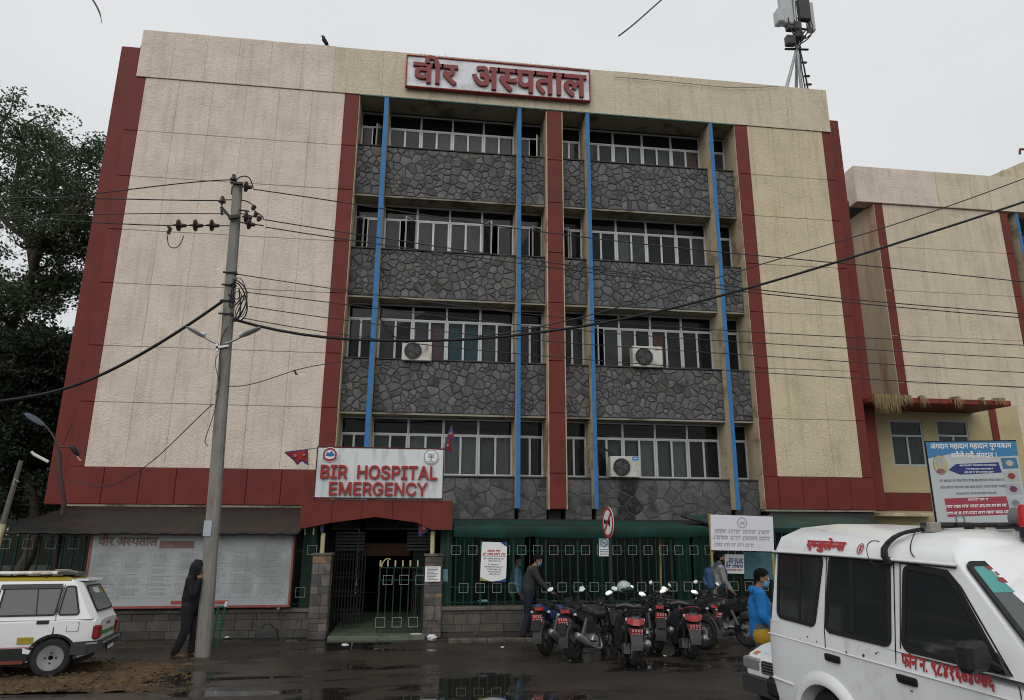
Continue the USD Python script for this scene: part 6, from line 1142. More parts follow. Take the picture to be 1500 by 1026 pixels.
    for y in (-.42,.0): obj('roof_bracket', cbx(1.44,1.56,y-.05,y+.05,1.97,2.05,.01), pm('bracket_buff', (.22,.21,.18), .6), t)
    obj('roof_bar', join([bar((1.50,-.5,2.035),(1.50,.7,2.035),.02,4)]), IRON, t)
    obj('roof_cable', tube(spline([(1.52,-.2,2.03),(1.60,.1,2.03),(1.66,.2,2.03),(1.74,-.05,2.02)],12), .02, 6), BLACK, t)
    obj('horn_speaker', xf(lathe([(.0,-.1),(.035,-.1),(.045,0),(.09,.1),(.085,.1),(.0,.04)],16), M=np.array([[0,0,1],[0,1,0],[-1,0,0]],float).T@np.eye(3), loc=(1.80,.20,2.08)), pm('horn_grey', (.10,.105,.11), .5), t, smooth=40)
    bc = obj('beacon', xf(lathe([(0,0),(.075,0),(.078,.03),(.072,.13),(.06,.16),(0,.17)],20), loc=(1.96,.02,2.02)), pm('beacon_red', (.42,.02,.015), .15, .1, 3, coat=.5), t, smooth=35); obj('beacon_base', xf(lathe([(0,-.08),(.085,-.08),(.08,0),(0,0)],20), loc=(1.96,.02,2.019)), BLACK, bc)
    for s in (-1,1):
        for x in (.64,2.95): wheel(.335,.20,t,(x,s*.70,.335))
        hl = obj('headlight', cbx(3.44,3.53,s*.5-.13,s*.5+.13,.68,.84,.02), pm('lamp_glass', (.16,.165,.165), .08, .2, 9, spec=.8), t); obj('tail_light', cbx(-.225,-.16,s*.66-.06,s*.66+.06,.72,1.05,.01), pm('tail_red', (.28,.02,.015), .2), t)
    obj('bumper', cbx(-.33,-.14,-.80,.80,.40,.58,.04), BLACK, t); obj('bumper', cbx(3.42,3.62,-.80,.80,.40,.58,.05), BLACK, t); obj('grille', cbx(3.49,3.535,-.34,.34,.68,.84,.01), BLACK, t); obj('underbody', bx(.0,3.3,-.55,.55,.22,.42), BLACK, t)
    obj('rear_window', xf(cbx(-.01,.0,-.55,.55,1.2,1.68,.004), loc=(-.135,0,0)), TINT, t)
ambulance()

# ---- taxi
def hatchback(name, label, cat, loc, rz, paint, pitch=0, roll=0, taxi=False, s=1.0):
    t = place(name, label, cat, loc, rz, pitch, roll)
    def wid(z, x=0): return np.where(np.asarray(z) > .80, .715-(np.asarray(z)-.80)*.13/.52, .70+.02*np.sin((np.asarray(z)-.2)/.6*3.1))
    lo = []
    for x, k, zb, top in ((-1.62,.86,.42,.76),(-1.56,.95,.30,.80),(-1.3,1,.22,.82),(-.2,1,.20,.81),(.62,1,.20,.80),(.8,.99,.22,.80),(1.3,.96,.26,.72),(1.52,.90,.30,.66),(1.6,.80,.40,.58)):
        lo.append(np.array([(x,-.68*k,zb),(x,-.715*k,(zb+top)/2),(x,-.712*k,top-.05),(x,-.66*k,top),(x,-.35*k,top+.015),(x,.35*k,top+.015),(x,.66*k,top),(x,.712*k,top-.05),(x,.715*k,(zb+top)/2),(x,.68*k,zb)]))
    g = []
    for sg in (-1,1): g += [(-1.585,sg*.60,.79),(-1.50,sg*.70,.79),(.80,sg*.71,.79),(.88,sg*.55,.79),(-1.20,sg*.585,1.30),(.22,sg*.585,1.31),(-1.27,sg*.50,1.31),(-1.12,sg*.53,1.365),(.12,sg*.53,1.365),(-.9,sg*.3,1.395),(-.1,sg*.3,1.395),(.30,sg*.45,1.31)]
    body = m3.Manifold.batch_boolean([tri2man(loft(lo)), tri2man(hull(g))], m3.OpType.Add)
    for x in (-1.06, 1.10): body = body - m3.Manifold.cylinder(2.4,.30,.30,28).rotate([90,0,0]).translate([x,1.2,.27])
    mm = body.to_mesh(); obj('body', (mm.vert_properties[:, :3], mm.tri_verts), paint, t, smooth=28)
    wid2 = lambda z, x=0: np.where(np.asarray(z) > .80, .708-(np.asarray(z)-.79)*.123/.51, wid(z))
    for sg in (1,-1):
        q = mirror_y if sg == 1 else (lambda m: m)                       # sg 1: the car's left side
        for n_, p in (('rear_quarter_window', pg((-1.33,.86),(-1.06,.86),(-1.08,1.26),(-1.20,1.26))), ('rear_door_window', pg((-1.01,.86),(-.28,.86),(-.28,1.27),(-1.03,1.27))), ('front_door_window', pg((-.20,.86),(.70,.86),(.30,1.24),(.2,1.27),(-.20,1.27)))):
            r_ = p.buffer(-.03).buffer(.03); w = obj(n_, q(sidepanel(r_.buffer(.012).difference(r_.buffer(-.012)), wid2, .010, -.002)), SEAL, t); obj('pane', q(sidepanel(r_.buffer(-.010), wid2, .005, -.002)), TINT, w)
            if n_ == 'rear_door_window': obj('divider', q(sidepanel(pg((-.78,.87),(-.765,.87),(-.70,1.26),(-.715,1.26)), wid2, .007)), SEAL, w)
        if taxi: obj('rain_visor', q(sidepanel(pg((-1.04,1.235),(-.24,1.235),(-.24,1.30),(-1.02,1.30)), wid2, .03, .0)), pm('smoke_visor', (.03,.032,.034), .2), t)
        for p in (pg((-1.04,.60),(-1.035,.83),(-1.06,1.28),(-1.053,1.28),(-1.028,.83),(-1.03,.60),(-.90,.50),(-.90,.42),(-.905,.42),(-.905,.495)), pg((-.245,.3),(-.235,1.29),(-.228,1.29),(-.238,.3)), pg((.74,.4),(.72,.82),(.727,.82),(.747,.4))): obj('door_gap', q(sidepanel(p.buffer(.003), wid2, .002, .001)), SEAL, t)
        obj('sill_cladding', q(sidepanel(pg((-.74,.21),(.82,.21),(.86,.41),(-.80,.41)), wid2, .014, -.002)), pm('black_cladding', (.02,.02,.02), .5, .2, 5), t); obj('pink_line', q(sidepanel(sbox(-.82,.415,.85,.43), wid2, .004, .001)), pm('pin_stripe', (.40,.16,.18), .5), t)
        obj('sill_band', q(sidepanel(sbox(-.72,.20,.80,.245), wid2, .018, -.001)), pm('mud_red', (.17,.04,.025), .6, .3, 6), t)
        obj('door_handle', q(sidepanel(rrect(-.96,.735,-.80,.785,.012), wid2, .014, 0)), BLACK, t)
        a = np.linspace(-.1, math.pi+.1, 18)
        for x in (-1.06, 1.10): obj('arch_trim', q(loft([np.array([(x+r_*math.cos(k), -y_, .27+r_*math.sin(k)) for r_, y_ in ((.295,.66),(.295,.722),(.325,.726),(.33,.70))]) for k in a])), pm('black_cladding', ()), t, smooth=40)
        for x in (-1.06, 1.10): wheel(.265,.155,t,(x,sg*.635,.265), rimr=.66, cap=pm('wheel_cap', (.20,.20,.20), .45, .2, 6, 0, 30, .4))
        obj('headlight', cbx(1.52,1.615,sg*.50-.13,sg*.50+.13,.50,.63,.02), pm('lamp_glass', ()), t, smooth=30)
    if taxi:
        obj('fuel_flap', mirror_y(sidepanel(rrect(-1.36,.62,-1.20,.75,.012).difference(rrect(-1.355,.625,-1.205,.745,.010)), wid2, .002, .001)), SEAL, t)
        obj('yellow_patch', mirror_y(sidepanel(sbox(-.80,.47,-.60,.56), wid2, .003, .001)), pm('taxi_yellow', (.27,.20,.02), .5, .1), t)
        obj('mud_flap', mirror_y(sidepanel(pg((-.80,.38),(-.69,.42),(-.70,.34),(-.78,.33)), wid2, .02, 0)), CWHITE, t)
        obj('sill_mark', mirror_y(sidepanel(pg((-.42,.28),(-.20,.28),(-.16,.36),(-.38,.36)).difference(pg((-.38,.30),(-.24,.30),(-.21,.34),(-.35,.34))), wid2, .004, .013)), CWHITE, t)
    # rear: screen, lamps, plate, bumper
    a, b_ = np.array([-1.285,0,1.31]), np.array([-1.60,0,.79]); ux = (b_-a)/np.linalg.norm(b_-a); nrm = np.array([ux[2],0,-ux[0]]); nrm = nrm if nrm[0] < 0 else -nrm; L = np.linalg.norm(b_-a)
    def scr(poly, d, off): v, f = prism(poly, d); return np.array([a+ux*y_+np.array([0,1,0])*x_+nrm*(z_+off) for x_, y_, z_ in v]), f
    W = pg((-.44,.06),(.44,.06),(.54,L*.80),(-.54,L*.80)).buffer(-.05).buffer(.05); w = obj('rear_window', scr(W.buffer(.012).difference(W.buffer(-.012)), .008, .002), SEAL, t); obj('pane', scr(W.buffer(-.010), .005, .002), TINT, w)
    if taxi:
        obj('sticker', join([scr(pg((-.40,.12),(-.33,.10),(-.31,.2),(-.40,.22)), .002, .008)]), pm('sticker_red', (.35,.05,.03)), w); obj('sticker', scr(pg((-.28,.09),(-.20,.14),(-.20,.21),(-.30,.21)), .002, .008), pm('sticker_green', (.10,.30,.05)), w); obj('heater_line', scr(shapely.union_all([sbox(-.42,y_,.42,y_+.006) for y_ in (.33,.40)]), .002, .008), PALEMETAL, w)
        gl, _ = deva('जय नेपाल' if False else 'गजल', 1.0, 3); obj('sticker_text', join([scr(affinity.translate(affinity.scale(affinity.scale(g_, -1, -1, origin=(0,0)), .11, .09, origin=(0,0)), .20, .20), .002, .008) for g_ in gl]), PAPER, w)
        obj('spoiler', hull([(-1.17,-.52,1.34),(-1.17,.52,1.34),(-1.34,-.50,1.335),(-1.34,.50,1.335),(-1.17,-.52,1.37),(-1.17,.52,1.37),(-1.33,-.50,1.36),(-1.33,.50,1.36)]), paint, t)
    for sg in (-1,1): obj('tail_light', cbx(-1.645,-1.53,sg*.60-.085,sg*.60+.085,.50,.70,.02), pm('tail_dark_red', (.16,.012,.012), .15, .2), t, smooth=30)
    obj('bumper', hull([(-1.70,y_,z_) for y_ in (-.60,.60) for z_ in (.34,.47)]+[(-1.50,y_,z_) for y_ in (-.735,.735) for z_ in (.29,.48)]+[(-1.30,y_,z_) for y_ in (-.73,.73) for z_ in (.30,.47)]), pm('bumper_grey', (.035,.035,.036), .55, .2, 6), t); obj('bumper', hull([(1.68,y_,z_) for y_ in (-.58,.58) for z_ in (.28,.45)]+[(1.45,y_,z_) for y_ in (-.71,.71) for z_ in (.27,.46)]), pm('bumper_grey', ()), t)
    if taxi:
        obj('bumper_strip', hull([(-1.715,y_,z_) for y_ in (-.58,.58) for z_ in (.435,.46)]+[(-1.5,y_,z_) for y_ in (-.75,.75) for z_ in (.435,.46)]), STEEL, t)
        pl_ = obj('number_plate', cbx(-1.722,-1.705,-.02,.36,.30,.40,.004), BLACK, t); obj('plate_text', join([xf(xf(latin('BA1JA 1864', .05, .003), M=np.array([[0,0,-1],[-1,0,0],[0,1,0]],float)), loc=(-1.7225,.33,.325))]), PAPER, pl_)
        # white emblem with red and blue wing on the hatch, green band below it
        obj('green_band', cbx(-1.64,-1.60,-.44,.44,.545,.60,.006), pm('green_band', (.04,.17,.05), .5), t)
        e_ = lambda p, d: xf(xf(prism(p, d), M=np.array([[0,0,-1],[-1,0,0],[0,1,0]],float)), loc=(-1.617,0,0)); obj('wing_mark', e_(pg((-.26,.725),(-.06,.70),(0,.73),(.06,.70),(.26,.725),(.1,.675),(0,.665),(-.1,.675)), .004), pm('wing_red', (.30,.04,.05)), t); obj('wing_mark', e_(pg((-.12,.69),(0,.70),(.12,.69),(0,.672)), .006), pm('wing_blue', (.04,.09,.30)), t)
        # yellow roof edge and carrier with a white board
        obj('roof_band', hull([(-1.10,y_,1.385) for y_ in (-.50,.50)]+[(.14,y_,1.385) for y_ in (-.50,.50)]+[(-1.02,y_,1.402) for y_ in (-.42,.42)]+[(.06,y_,1.402) for y_ in (-.42,.42)]+[(-1.12,y_,1.345) for y_ in (-.56,.56)]+[(.16,y_,1.345) for y_ in (-.56,.56)]), pm('taxi_yellow', ()), t)
        for x in (-.75,.0): obj('carrier_foot', join([bar((x,-.5,1.37),(x-.03,-.46,1.44),.014,5), bar((x,.5,1.37),(x-.03,.46,1.44),.014,5)]), BLACK, t)
        obj('carrier_board', cbx(-.90,.35,-.50,.50,1.435,1.475,.012), pm('carrier_white', (.62,.63,.62), .5, .08, 2, dirt=(.35,.25,.15), dscale=3), t); obj('carrier_end', hull([(-.90,y_,z_) for y_ in (-.5,.5) for z_ in (1.43,1.48)]+[(-1.12,y_,z_) for y_ in (-.44,.44) for z_ in (1.43,1.445)]), pm('carrier_grey', (.06,.06,.06), .5), t)
        obj('carrier_rail', tube([(-1.15,.42,1.46),(-1.02,.46,1.50),(-.85,.47,1.50)], .014, 6), PALEMETAL, t)
    obj('windscreen', (lambda v: v)(hull([(.855,-.56,.83),(.855,.56,.83),(.355,-.47,1.27),(.355,.47,1.27),(.84,-.56,.825),(.84,.56,.825),(.34,-.47,1.265),(.34,.47,1.265)])), TINT, t)
    gx = obj('grille', cbx(1.545,1.615,-.34,.34,.49,.62,.01), BLACK, t)
    for k in range(4): obj('grille_bar', bx(1.616,1.622,-.33,.33,.505+k*.03,.515+k*.03), pm('grille_grey', (.10,.10,.10)), gx)
    obj('underbody', bx(-1.4,1.4,-.5,.5,.15,.3), BLACK, t); return t
rw = gnd(68,994); ang = math.radians(-168); f_ = np.array([math.cos(ang), math.sin(ang)]); l_2 = np.array([-f_[1], f_[0]])
S_T = 1.0; oc = rw[:2] - f_*(-1.06) - l_2*.70; slope = float(zg(oc[1]-.5)-zg(oc[1]+.5))
hatchback('taxi', 'white hatchback taxi with a roof carrier board and yellow roof edge', 'taxi', (oc[0], oc[1], float(zg(oc[1]))+.01), ang, CWHITE, roll=-math.atan(slope)*.95, taxi=True)
hc = at(1098,960,-11.0); CAR2 = hatchback('parked_car', 'white car with its nose showing from behind the ambulance', 'car', (5.465, -11.1, .40), math.radians(197), CWHITE)

for k, m_ in enumerate(('sticker_orange','sticker_blue','sticker_orange')): obj('sticker', xf(cbx(-.035,.035,-.035,.035,-.002,.002,.001), loc=(1.50,-.50+.13*k,.672), ry=.42), pm(m_, (.40,.15,.05) if 'or' in m_ else (.03,.18,.40), .5), CAR2)
# ---- two wheelers
BIKEBLK = pm('bike_black', (.014,.014,.016), .25, .2, 4, 0, 30, coat=.4); ENG = pm('engine_grey', (.075,.075,.075), .45, .3, 9, .2, 60, .5); SEATM = pm('seat_vinyl', (.016,.016,.016), .6, .2, 9, .2, 60); TAILR = pm('tail_lamp_red', (.30,.012,.012), .15, .15, 6, coat=.5); PLATER = pm('plate_red', (.36,.025,.03), .45, .1, 6); SILV = pm('silver_trim', (.32,.32,.33), .35, .15, 5, 0, 30, .6); LENS = pm('clear_lens', (.45,.46,.45), .12, .1)
BROWNRED = pm('maroon_paint', (.09,.012,.014), .25, .2, 4, 0, 30, coat=.4); BIKEBLUE = pm('bike_blue', (.02,.035,.11), .25, .2, 4, 0, 30, coat=.4)
def torus(R, r, c, n=26, m=8): 
    return xf(lathe([(R+r*math.cos(a), r*math.sin(a)*1.05) for a in np.linspace(0, 2*np.pi, m+1)], n, 'y'), loc=c)
def bwheel(t, x, R, tr, spokes=5, lean=0):
    w = obj('wheel', torus(R-tr, tr, (x,0,R)), RUBBER, t, smooth=True); obj('rim', join([torus(R-2*tr+.004, .016, (x,0,R))]+[bar((x,0,R),(x+(R-2*tr)*math.cos(a),0,R+(R-2*tr)*math.sin(a)),.020,5,.014) for a in np.linspace(0,2*np.pi,spokes+1)[:-1]+.3]), pm('bike_rim', (.03,.03,.032), .35), w); obj('hub', xf(lathe([(0,-.06),(.05,-.06),(.06,-.02),(.06,.02),(.05,.06),(0,.06)],14,'y'), loc=(x,0,R)), ENG, w)
    obj('brake_disc', xf(lathe([(.05,.045),(.11,.045),(.11,.05),(.05,.05)],18,'y'), loc=(x,0,R)), SILV, w); return w
def mirrors(t, x, z, sp, hgt, tilt=0):
    for s in (-1,1):
        m = obj('mirror', xf(ball((0,0,0), .062, 2, (.30,1.25,.80)), loc=(x-.03, s*(sp+.13), z+hgt), rx=-s*.35), BLACK, t, smooth=True); obj('mirror_stem', tube(spline([(x,s*sp*.8,z),(x+.01,s*(sp+.02),z+hgt*.55),(x-.02,s*(sp+.11),z+hgt-.02)],8), .007, 5), BLACK, m)
        obj('mirror_glass', xf(ball((0,0,0), .056, 2, (.14,1.2,.76)), loc=(x-.046, s*(sp+.13), z+hgt), rx=-s*.35), CHROME, m, smooth=True)
def plate(t, x, z, tiltv, w=.20, h=.13):
    p = obj('number_plate', xf(cbx(-.006,.006,-w/2,w/2,-h/2,h/2,.003), loc=(x,0,z), ry=tiltv), PLATER, t); rr = np.random.default_rng(int(abs(x*1000)+z*100)); M = trimesh.transformations.euler_matrix(0, tiltv, 0)[:3,:3]
    sg = []
    for row, n in ((.02,4),(-.045,4)):
        for k in range(n): y = w*.36-k*w*.24; sg += [xf(bx(-.0085,-.0065,y-.030,y-.003,row,row+.009), M=M, loc=(x,0,z)), xf(bx(-.0085,-.0065,y-.014,y-.006,row,row+.036), M=M, loc=(x,0,z)), xf(bx(-.0085,-.0065,y-.030,y-.012,row+.028,row+.036), M=M, loc=(x,0,z))]
    obj('plate_text', join(sg), PAPER, p)
def motorcycle(label, rear, front, lean, paint, group, tail=True, tilt=None):
    r, f = np.array(rear), np.array(front); d = f-r; rz = math.atan2(d[1], d[0]); l = np.hypot(d[0], d[1]); pitch = -math.atan2(d[2], l)
    t = thing('motorcycle', label, 'motorcycle', r, rz, group, rx=lean, ry=pitch); x1 = 1.30; R = .305
    bwheel(t, 0, R, .062); bwheel(t, x1, R, .05)
    for s in (-.10,.10): obj('fork', tube([(x1,s,R),(x1-.10,s,R+.30),(x1-.24,s,R+.66)], .024, 7), BLACK, t, smooth=True); obj('swingarm', bar((0,s*.95,R),(.46,s*.8,.36),.026,4), BLACK, t); obj('shock', bar((.12,s*1.2,.40),(.26,s*1.2,.68),.032,8), ENG, t)
    obj('front_mudguard', loft([np.array([(x1+rr*math.cos(a),y,R+rr*math.sin(a)) for rr, y in ((.325,-.06),(.345,-.03),(.345,.03),(.325,.06),(.318,.0))]) for a in np.linspace(.5,2.6,12)]), paint, t, smooth=40)
    obj('engine', join([hull([(.42,y,z) for y in (-.13,.13) for z in (.24,.40)]+[(.78,y,z) for y in (-.11,.11) for z in (.22,.42)]), hull([(.58,-.09,.40),(.58,.09,.40),(.76,-.09,.38),(.76,.09,.38),(.66,-.08,.62),(.66,.08,.62),(.82,-.08,.58),(.82,.08,.58)])]+[bx(.60+.02*k,.80+.02*k,-.105,.105,.42+.032*k,.435+.032*k) for k in range(5)]), ENG, t); obj('crankcase_cover', xf(lathe([(0,-.16),(.10,-.16),(.12,-.12),(.12,.12),(.10,.16),(0,.16)],18,'y'), loc=(.52,0,.33)), SILV, t, smooth=30)
    obj('tank', chain([(((.52,0,.80),.12),((.90,0,.84),.125)), (((.60,.07,.78),.09),((.88,.09,.80),.10)), (((.60,-.07,.78),.09),((.88,-.09,.80),.10)), (((.9,0,.82),.11),((1.0,0,.84),.07))], .04, 8), paint, t, smooth=True)
    obj('seat', chain([(((.46,0,.80),.085),((.10,0,.83),.095)), (((.10,0,.83),.09),((-.16,0,.88),.065)), (((.42,.05,.78),.06),((.0,.06,.83),.06)), (((.42,-.05,.78),.06),((.0,-.06,.83),.06))], .04, 8), SEATM, t, smooth=True)
    obj('tail_cowl', hull([(.3,y,z) for y in (-.12,.12) for z in (.62,.76)]+[(-.18,y,z) for y in (-.08,.08) for z in (.74,.83)]+[(-.30,y,z) for y in (-.05,.05) for z in (.80,.85)]), paint, t, smooth=30)
    for s in (-1,1): obj('side_panel', hull([(.22,s*.125,.60),(.50,s*.13,.50),(.56,s*.13,.72),(.26,s*.13,.76),(.22,s*.10,.60),(.50,s*.10,.50),(.56,s*.10,.72),(.26,s*.10,.76)]), paint, t); obj('indicator', ball((-.20,s*.17,.72), .03, 1, (1.1,1,.8)), LENS, t, smooth=True); obj('indicator_stem', bar((-.18,s*.05,.72),(-.19,s*.15,.72),.009,5), BLACK, t); obj('footrest', bar((.36,s*.12,.32),(.36,s*.26,.32),.016,6), BLACK, t); obj('shroud', hull([(.86,s*.16,.76),(1.02,s*.15,.80),(1.02,s*.15,.66),(.88,s*.13,.62),(.86,s*.12,.76),(1.02,s*.11,.80),(1.02,s*.11,.66)]), paint, t)
    obj('tail_light', hull([(-.29,y,z) for y in (-.07,.07) for z in (.74,.80)]+[(-.24,y,z) for y in (-.08,.08) for z in (.73,.80)]), TAILR, t, smooth=30)
    obj('rear_mudguard', thick(np.array([[(-.20,y,.74),(-.30,y,.62),(-.36,y,.50),(-.38,y,.40)] for y in (-.08,0,.08)]), (-.012,0,-.004)), BLACK, t); obj('tyre_hugger', loft([np.array([(rr*math.cos(a),y,R+rr*math.sin(a)) for rr, y in ((.325,-.09),(.345,-.07),(.345,.07),(.325,.09),(.32,0))]) for a in np.linspace(2.2,3.5,8)]), pm('hugger_grey', (.045,.045,.048), .6), t, smooth=40)
    plate(t, -.335, .60, -.45)
    obj('exhaust', tube(spline([(.78,-.08,.42),(.80,-.12,.24),(.55,-.15,.22),(.20,-.18,.28),(-.20,-.20,.40)],16), [.022]*8+[.03,.045,.055,.06,.06,.06,.058,.05], 10), SILV, t, smooth=True)
    obj('handlebar', tube(spline([(.90,-.38,1.0),(.98,-.20,1.02),(1.03,0,.99),(.98,.20,1.02),(.90,.38,1.0)],16), .014, 6), BLACK, t, smooth=True)
    for s in (-1,1): obj('grip', bar((.955,s*.25,1.012),(.90,s*.385,1.0),.020,8), RUBBER, t); obj('lever', bar((.99,s*.24,1.0),(.97,s*.38,.985),.007,5), SILV, t)
    obj('headlight', chain([(((1.10,0,.90),.10),((1.16,0,.87),.08)), (((1.04,0,.98),.06),((1.14,0,.94),.07))], .03, 6), paint, t, smooth=True); obj('headlight_lens', ball((1.20,0,.88), .085, 2, (.5,1,.95)), LENS, t, smooth=True); obj('instrument', hull([(1.0,y,z) for y in (-.09,.09) for z in (1.0,1.05)]+[(1.08,y,z) for y in (-.08,.08) for z in (1.02,1.10)]), BLACK, t)
    obj('frame', join([tube([(1.05,0,.88),(.86,0,.62),(.80,0,.28),(.40,0,.25)], .026, 6), tube([(.98,0,.82),(.4,0,.70),(-.1,0,.76)], .03, 6)]), BLACK, t); obj('kickstand', bar((.42,.12,.28),(.38,.30,.02),.013,5), BLACK, t); obj('grab_rail', tube(spline([(.08,-.12,.82),(-.20,-.10,.92),(-.27,0,.92),(-.20,.10,.92),(.08,.12,.82)],12), .013, 5), BLACK, t)
    mirrors(t, .97, 1.03, .22, .20); return t
def scooter(label, rear, front, lean, paint, group, accent=None):
    r, f = np.array(rear), np.array(front); d = f-r; rz = math.atan2(d[1], d[0]); pitch = -math.atan2(d[2], np.hypot(d[0], d[1]))
    t = thing('scooter', label, 'scooter', r, rz, group, rx=lean, ry=pitch); x1 = 1.24; R = .225
    bwheel(t, 0, R, .05, 6); bwheel(t, x1, R, .045, 6)
    obj('rear_body', chain([(((.42,0,.50),.15),((-.02,0,.60),.15)), (((-.02,.05,.60),.12),((-.30,.03,.68),.07)), (((-.02,-.05,.60),.12),((-.30,-.03,.68),.07)), (((.36,.08,.44),.11),((.0,.11,.56),.10)), (((.36,-.08,.44),.11),((.0,-.11,.56),.10))], .035, 10), paint, t, smooth=True)
    obj('seat', chain([(((.46,0,.70),.10),((.05,0,.75),.115)), (((.05,0,.75),.11),((-.20,0,.78),.075)), (((.4,.07,.70),.06),((.0,.08,.75),.06)), (((.4,-.07,.70),.06),((.0,-.08,.75),.06))], .04, 8), SEATM, t, smooth=True)
    obj('floorboard', cbx(.40,.95,-.17,.17,.26,.33,.03), BLACK, t); obj('apron', loft([np.array([(x,-w,z),(x+.05,-w*.6,z),(x+.08,0,z),(x+.05,w*.6,z),(x,w,z),(x-.03,w*.9,z),(x-.03,-w*.9,z)]) for x, w, z in ((1.02,.15,.28),(1.0,.21,.42),(.97,.22,.62),(.94,.19,.80),(.93,.11,.92))]), paint, t, smooth=40)
    obj('front_mudguard', loft([np.array([(x1+rr*math.cos(a),y,R+rr*math.sin(a)) for rr, y in ((.235,-.07),(.265,-.05),(.27,.05),(.235,.07),(.23,0))]) for a in np.linspace(.4,2.7,12)]), paint, t, smooth=40); obj('fork', join([bar((x1,s,R),(1.02,s*.6,.70),.02,6) for s in (-.07,.07)]), BLACK, t)
    obj('handle_cowl', chain([(((.93,-.16,1.0),.045),((.97,0,1.03),.07)), (((.93,.16,1.0),.045),((.97,0,1.03),.07)), (((.97,0,1.03),.07),((1.04,0,1.0),.075)), (((.96,0,.9),.05),((.97,0,1.0),.06))], .03, 6), paint, t, smooth=True)
    obj('headlight_lens', ball((1.09,0,1.0), .07, 2, (.5,1.3,.8)), LENS, t, smooth=True)
    for s in (-1,1): obj('grip', bar((.92,s*.20,1.0),(.86,s*.35,.99),.021,8), RUBBER, t); obj('lever', bar((.96,s*.20,.99),(.93,s*.34,.975),.007,5), SILV, t); obj('rear_indicator', hull([(-.33,s*.10,.64),(-.36,s*.05,.63),(-.25,s*.16,.67),(-.33,s*.10,.70),(-.36,s*.05,.69),(-.24,s*.16,.71)]), LENS, t)
    obj('tail_light', hull([(-.375,y,z) for y in (-.05,.05) for z in (.58,.68)]+[(-.30,y,z) for y in (-.14,.14) for z in (.62,.71)]), TAILR, t, smooth=30)
    obj('grab_rail', tube(spline([(.0,-.15,.76),(-.22,-.14,.80),(-.34,0,.82),(-.22,.14,.80),(.0,.15,.76)],14), .017, 6), accent or BLACK, t, smooth=True)
    obj('rear_mudguard', thick(np.array([[(-.24,y*1.2,.56),(-.36,y,.42),(-.40,y*.9,.30),(-.40,y*.8,.22)] for y in (-.10,0,.10)]), (-.012,0,-.004)), pm('hugger_grey', ()), t); obj('reflector', cbx(-.40,-.385,-.04,.04,.30,.335,.004), TAILR, t); plate(t, -.345, .48, -.65)
    obj('engine', hull([(-.05,y,z) for y in (.07,.17) for z in (.18,.34)]+[(.36,y,z) for y in (.05,.16) for z in (.20,.36)]), ENG, t); obj('exhaust', tube([(.30,-.12,.25),(.12,-.16,.26),(-.02,-.17,.29),(-.28,-.18,.34)], [.02,.05,.065,.055], 10), SILV, t, smooth=True); obj('heat_shield', tube([(.06,-.20,.29),(-.18,-.215,.33)], .05, 8), BLACK, t); obj('shock', bar((-.02,.13,.25),(-.06,.12,.55),.026,8), BLACK, t)
    obj('centre_stand', join([bar((.22,s,.26),(.10,s*1.5,.03),.013,5) for s in (-.1,.1)]), BLACK, t); mirrors(t, .93, 1.02, .17, .20); return t
PK = 'two wheelers parked in front of the right boundary wall'
def base(px, py): return gnd(px, py)
b1, b2 = base(798.5,961), base(839.5,968); df = base(883,958)-b2; df = df/np.linalg.norm(df)*1.3
motorcycle('black motorcycle with a blue tank beside the man in the blazer', b1, b1+df*np.array([1,1,1])+[-.12,.1,0], -.20, BIKEBLUE, PK)
motorcycle('large black motorcycle second from the left with a red plate', b2, b2+df, -.18, BIKEBLK, PK)
def ahead(p, a, l=1.25): q = p+np.array([math.sin(a), math.cos(a), 0])*l; q[2] = float(zg(q[1])); return q
p = base(930,977); scooter('black scooter in the middle with a helmet on its handlebar', p, ahead(p, math.radians(9)), -.22, BIKEBLK, PK)
p = base(966,956); motorcycle('black motorcycle between the two scooters with a silver exhaust', p, ahead(p, math.radians(8), 1.3), -.20, BIKEBLK, PK)
p = base(1015,967); scooter('dark scooter with maroon grab rail right of the middle', p, ahead(p, math.radians(10)), -.22, BIKEBLK, PK, accent=BROWNRED)
p = base(1034,952); motorcycle('black motorcycle mostly hidden behind the maroon railed scooter', p, ahead(p, math.radians(-38), 1.3), -.18, BIKEBLK, PK)
p = base(1098,949); motorcycle('black motorcycle standing between the backpack man and the blue jacket man', p, ahead(p, math.radians(-28), 1.3), -.16, BIKEBLK, PK)
hp_ = at(914,861,-6.35); hl = thing('helmet', 'white and green helmet hanging on the middle scooter', 'helmet', hp_)
m = trimesh.creation.icosphere(3, .135); v = m.vertices.copy(); v[:,2] *= .92; keep = np.array(m.faces)[(v[m.faces].mean(1)[:,2] > -.075)]; obj('shell', (v, keep), pm('helmet_green', (.28,.36,.31), .3, .25, 5, coat=.4), hl, smooth=True); obj('visor', xf(ball((.02,-.03,-.02), .130, 2, (1,1,.5))), pm('visor_dark', (.02,.03,.03), .1), hl, smooth=True); obj('rim', xf(torus(.118,.016,(0,0,0)), rx=math.pi/2, loc=(0,0,-.07)), BLACK, hl)
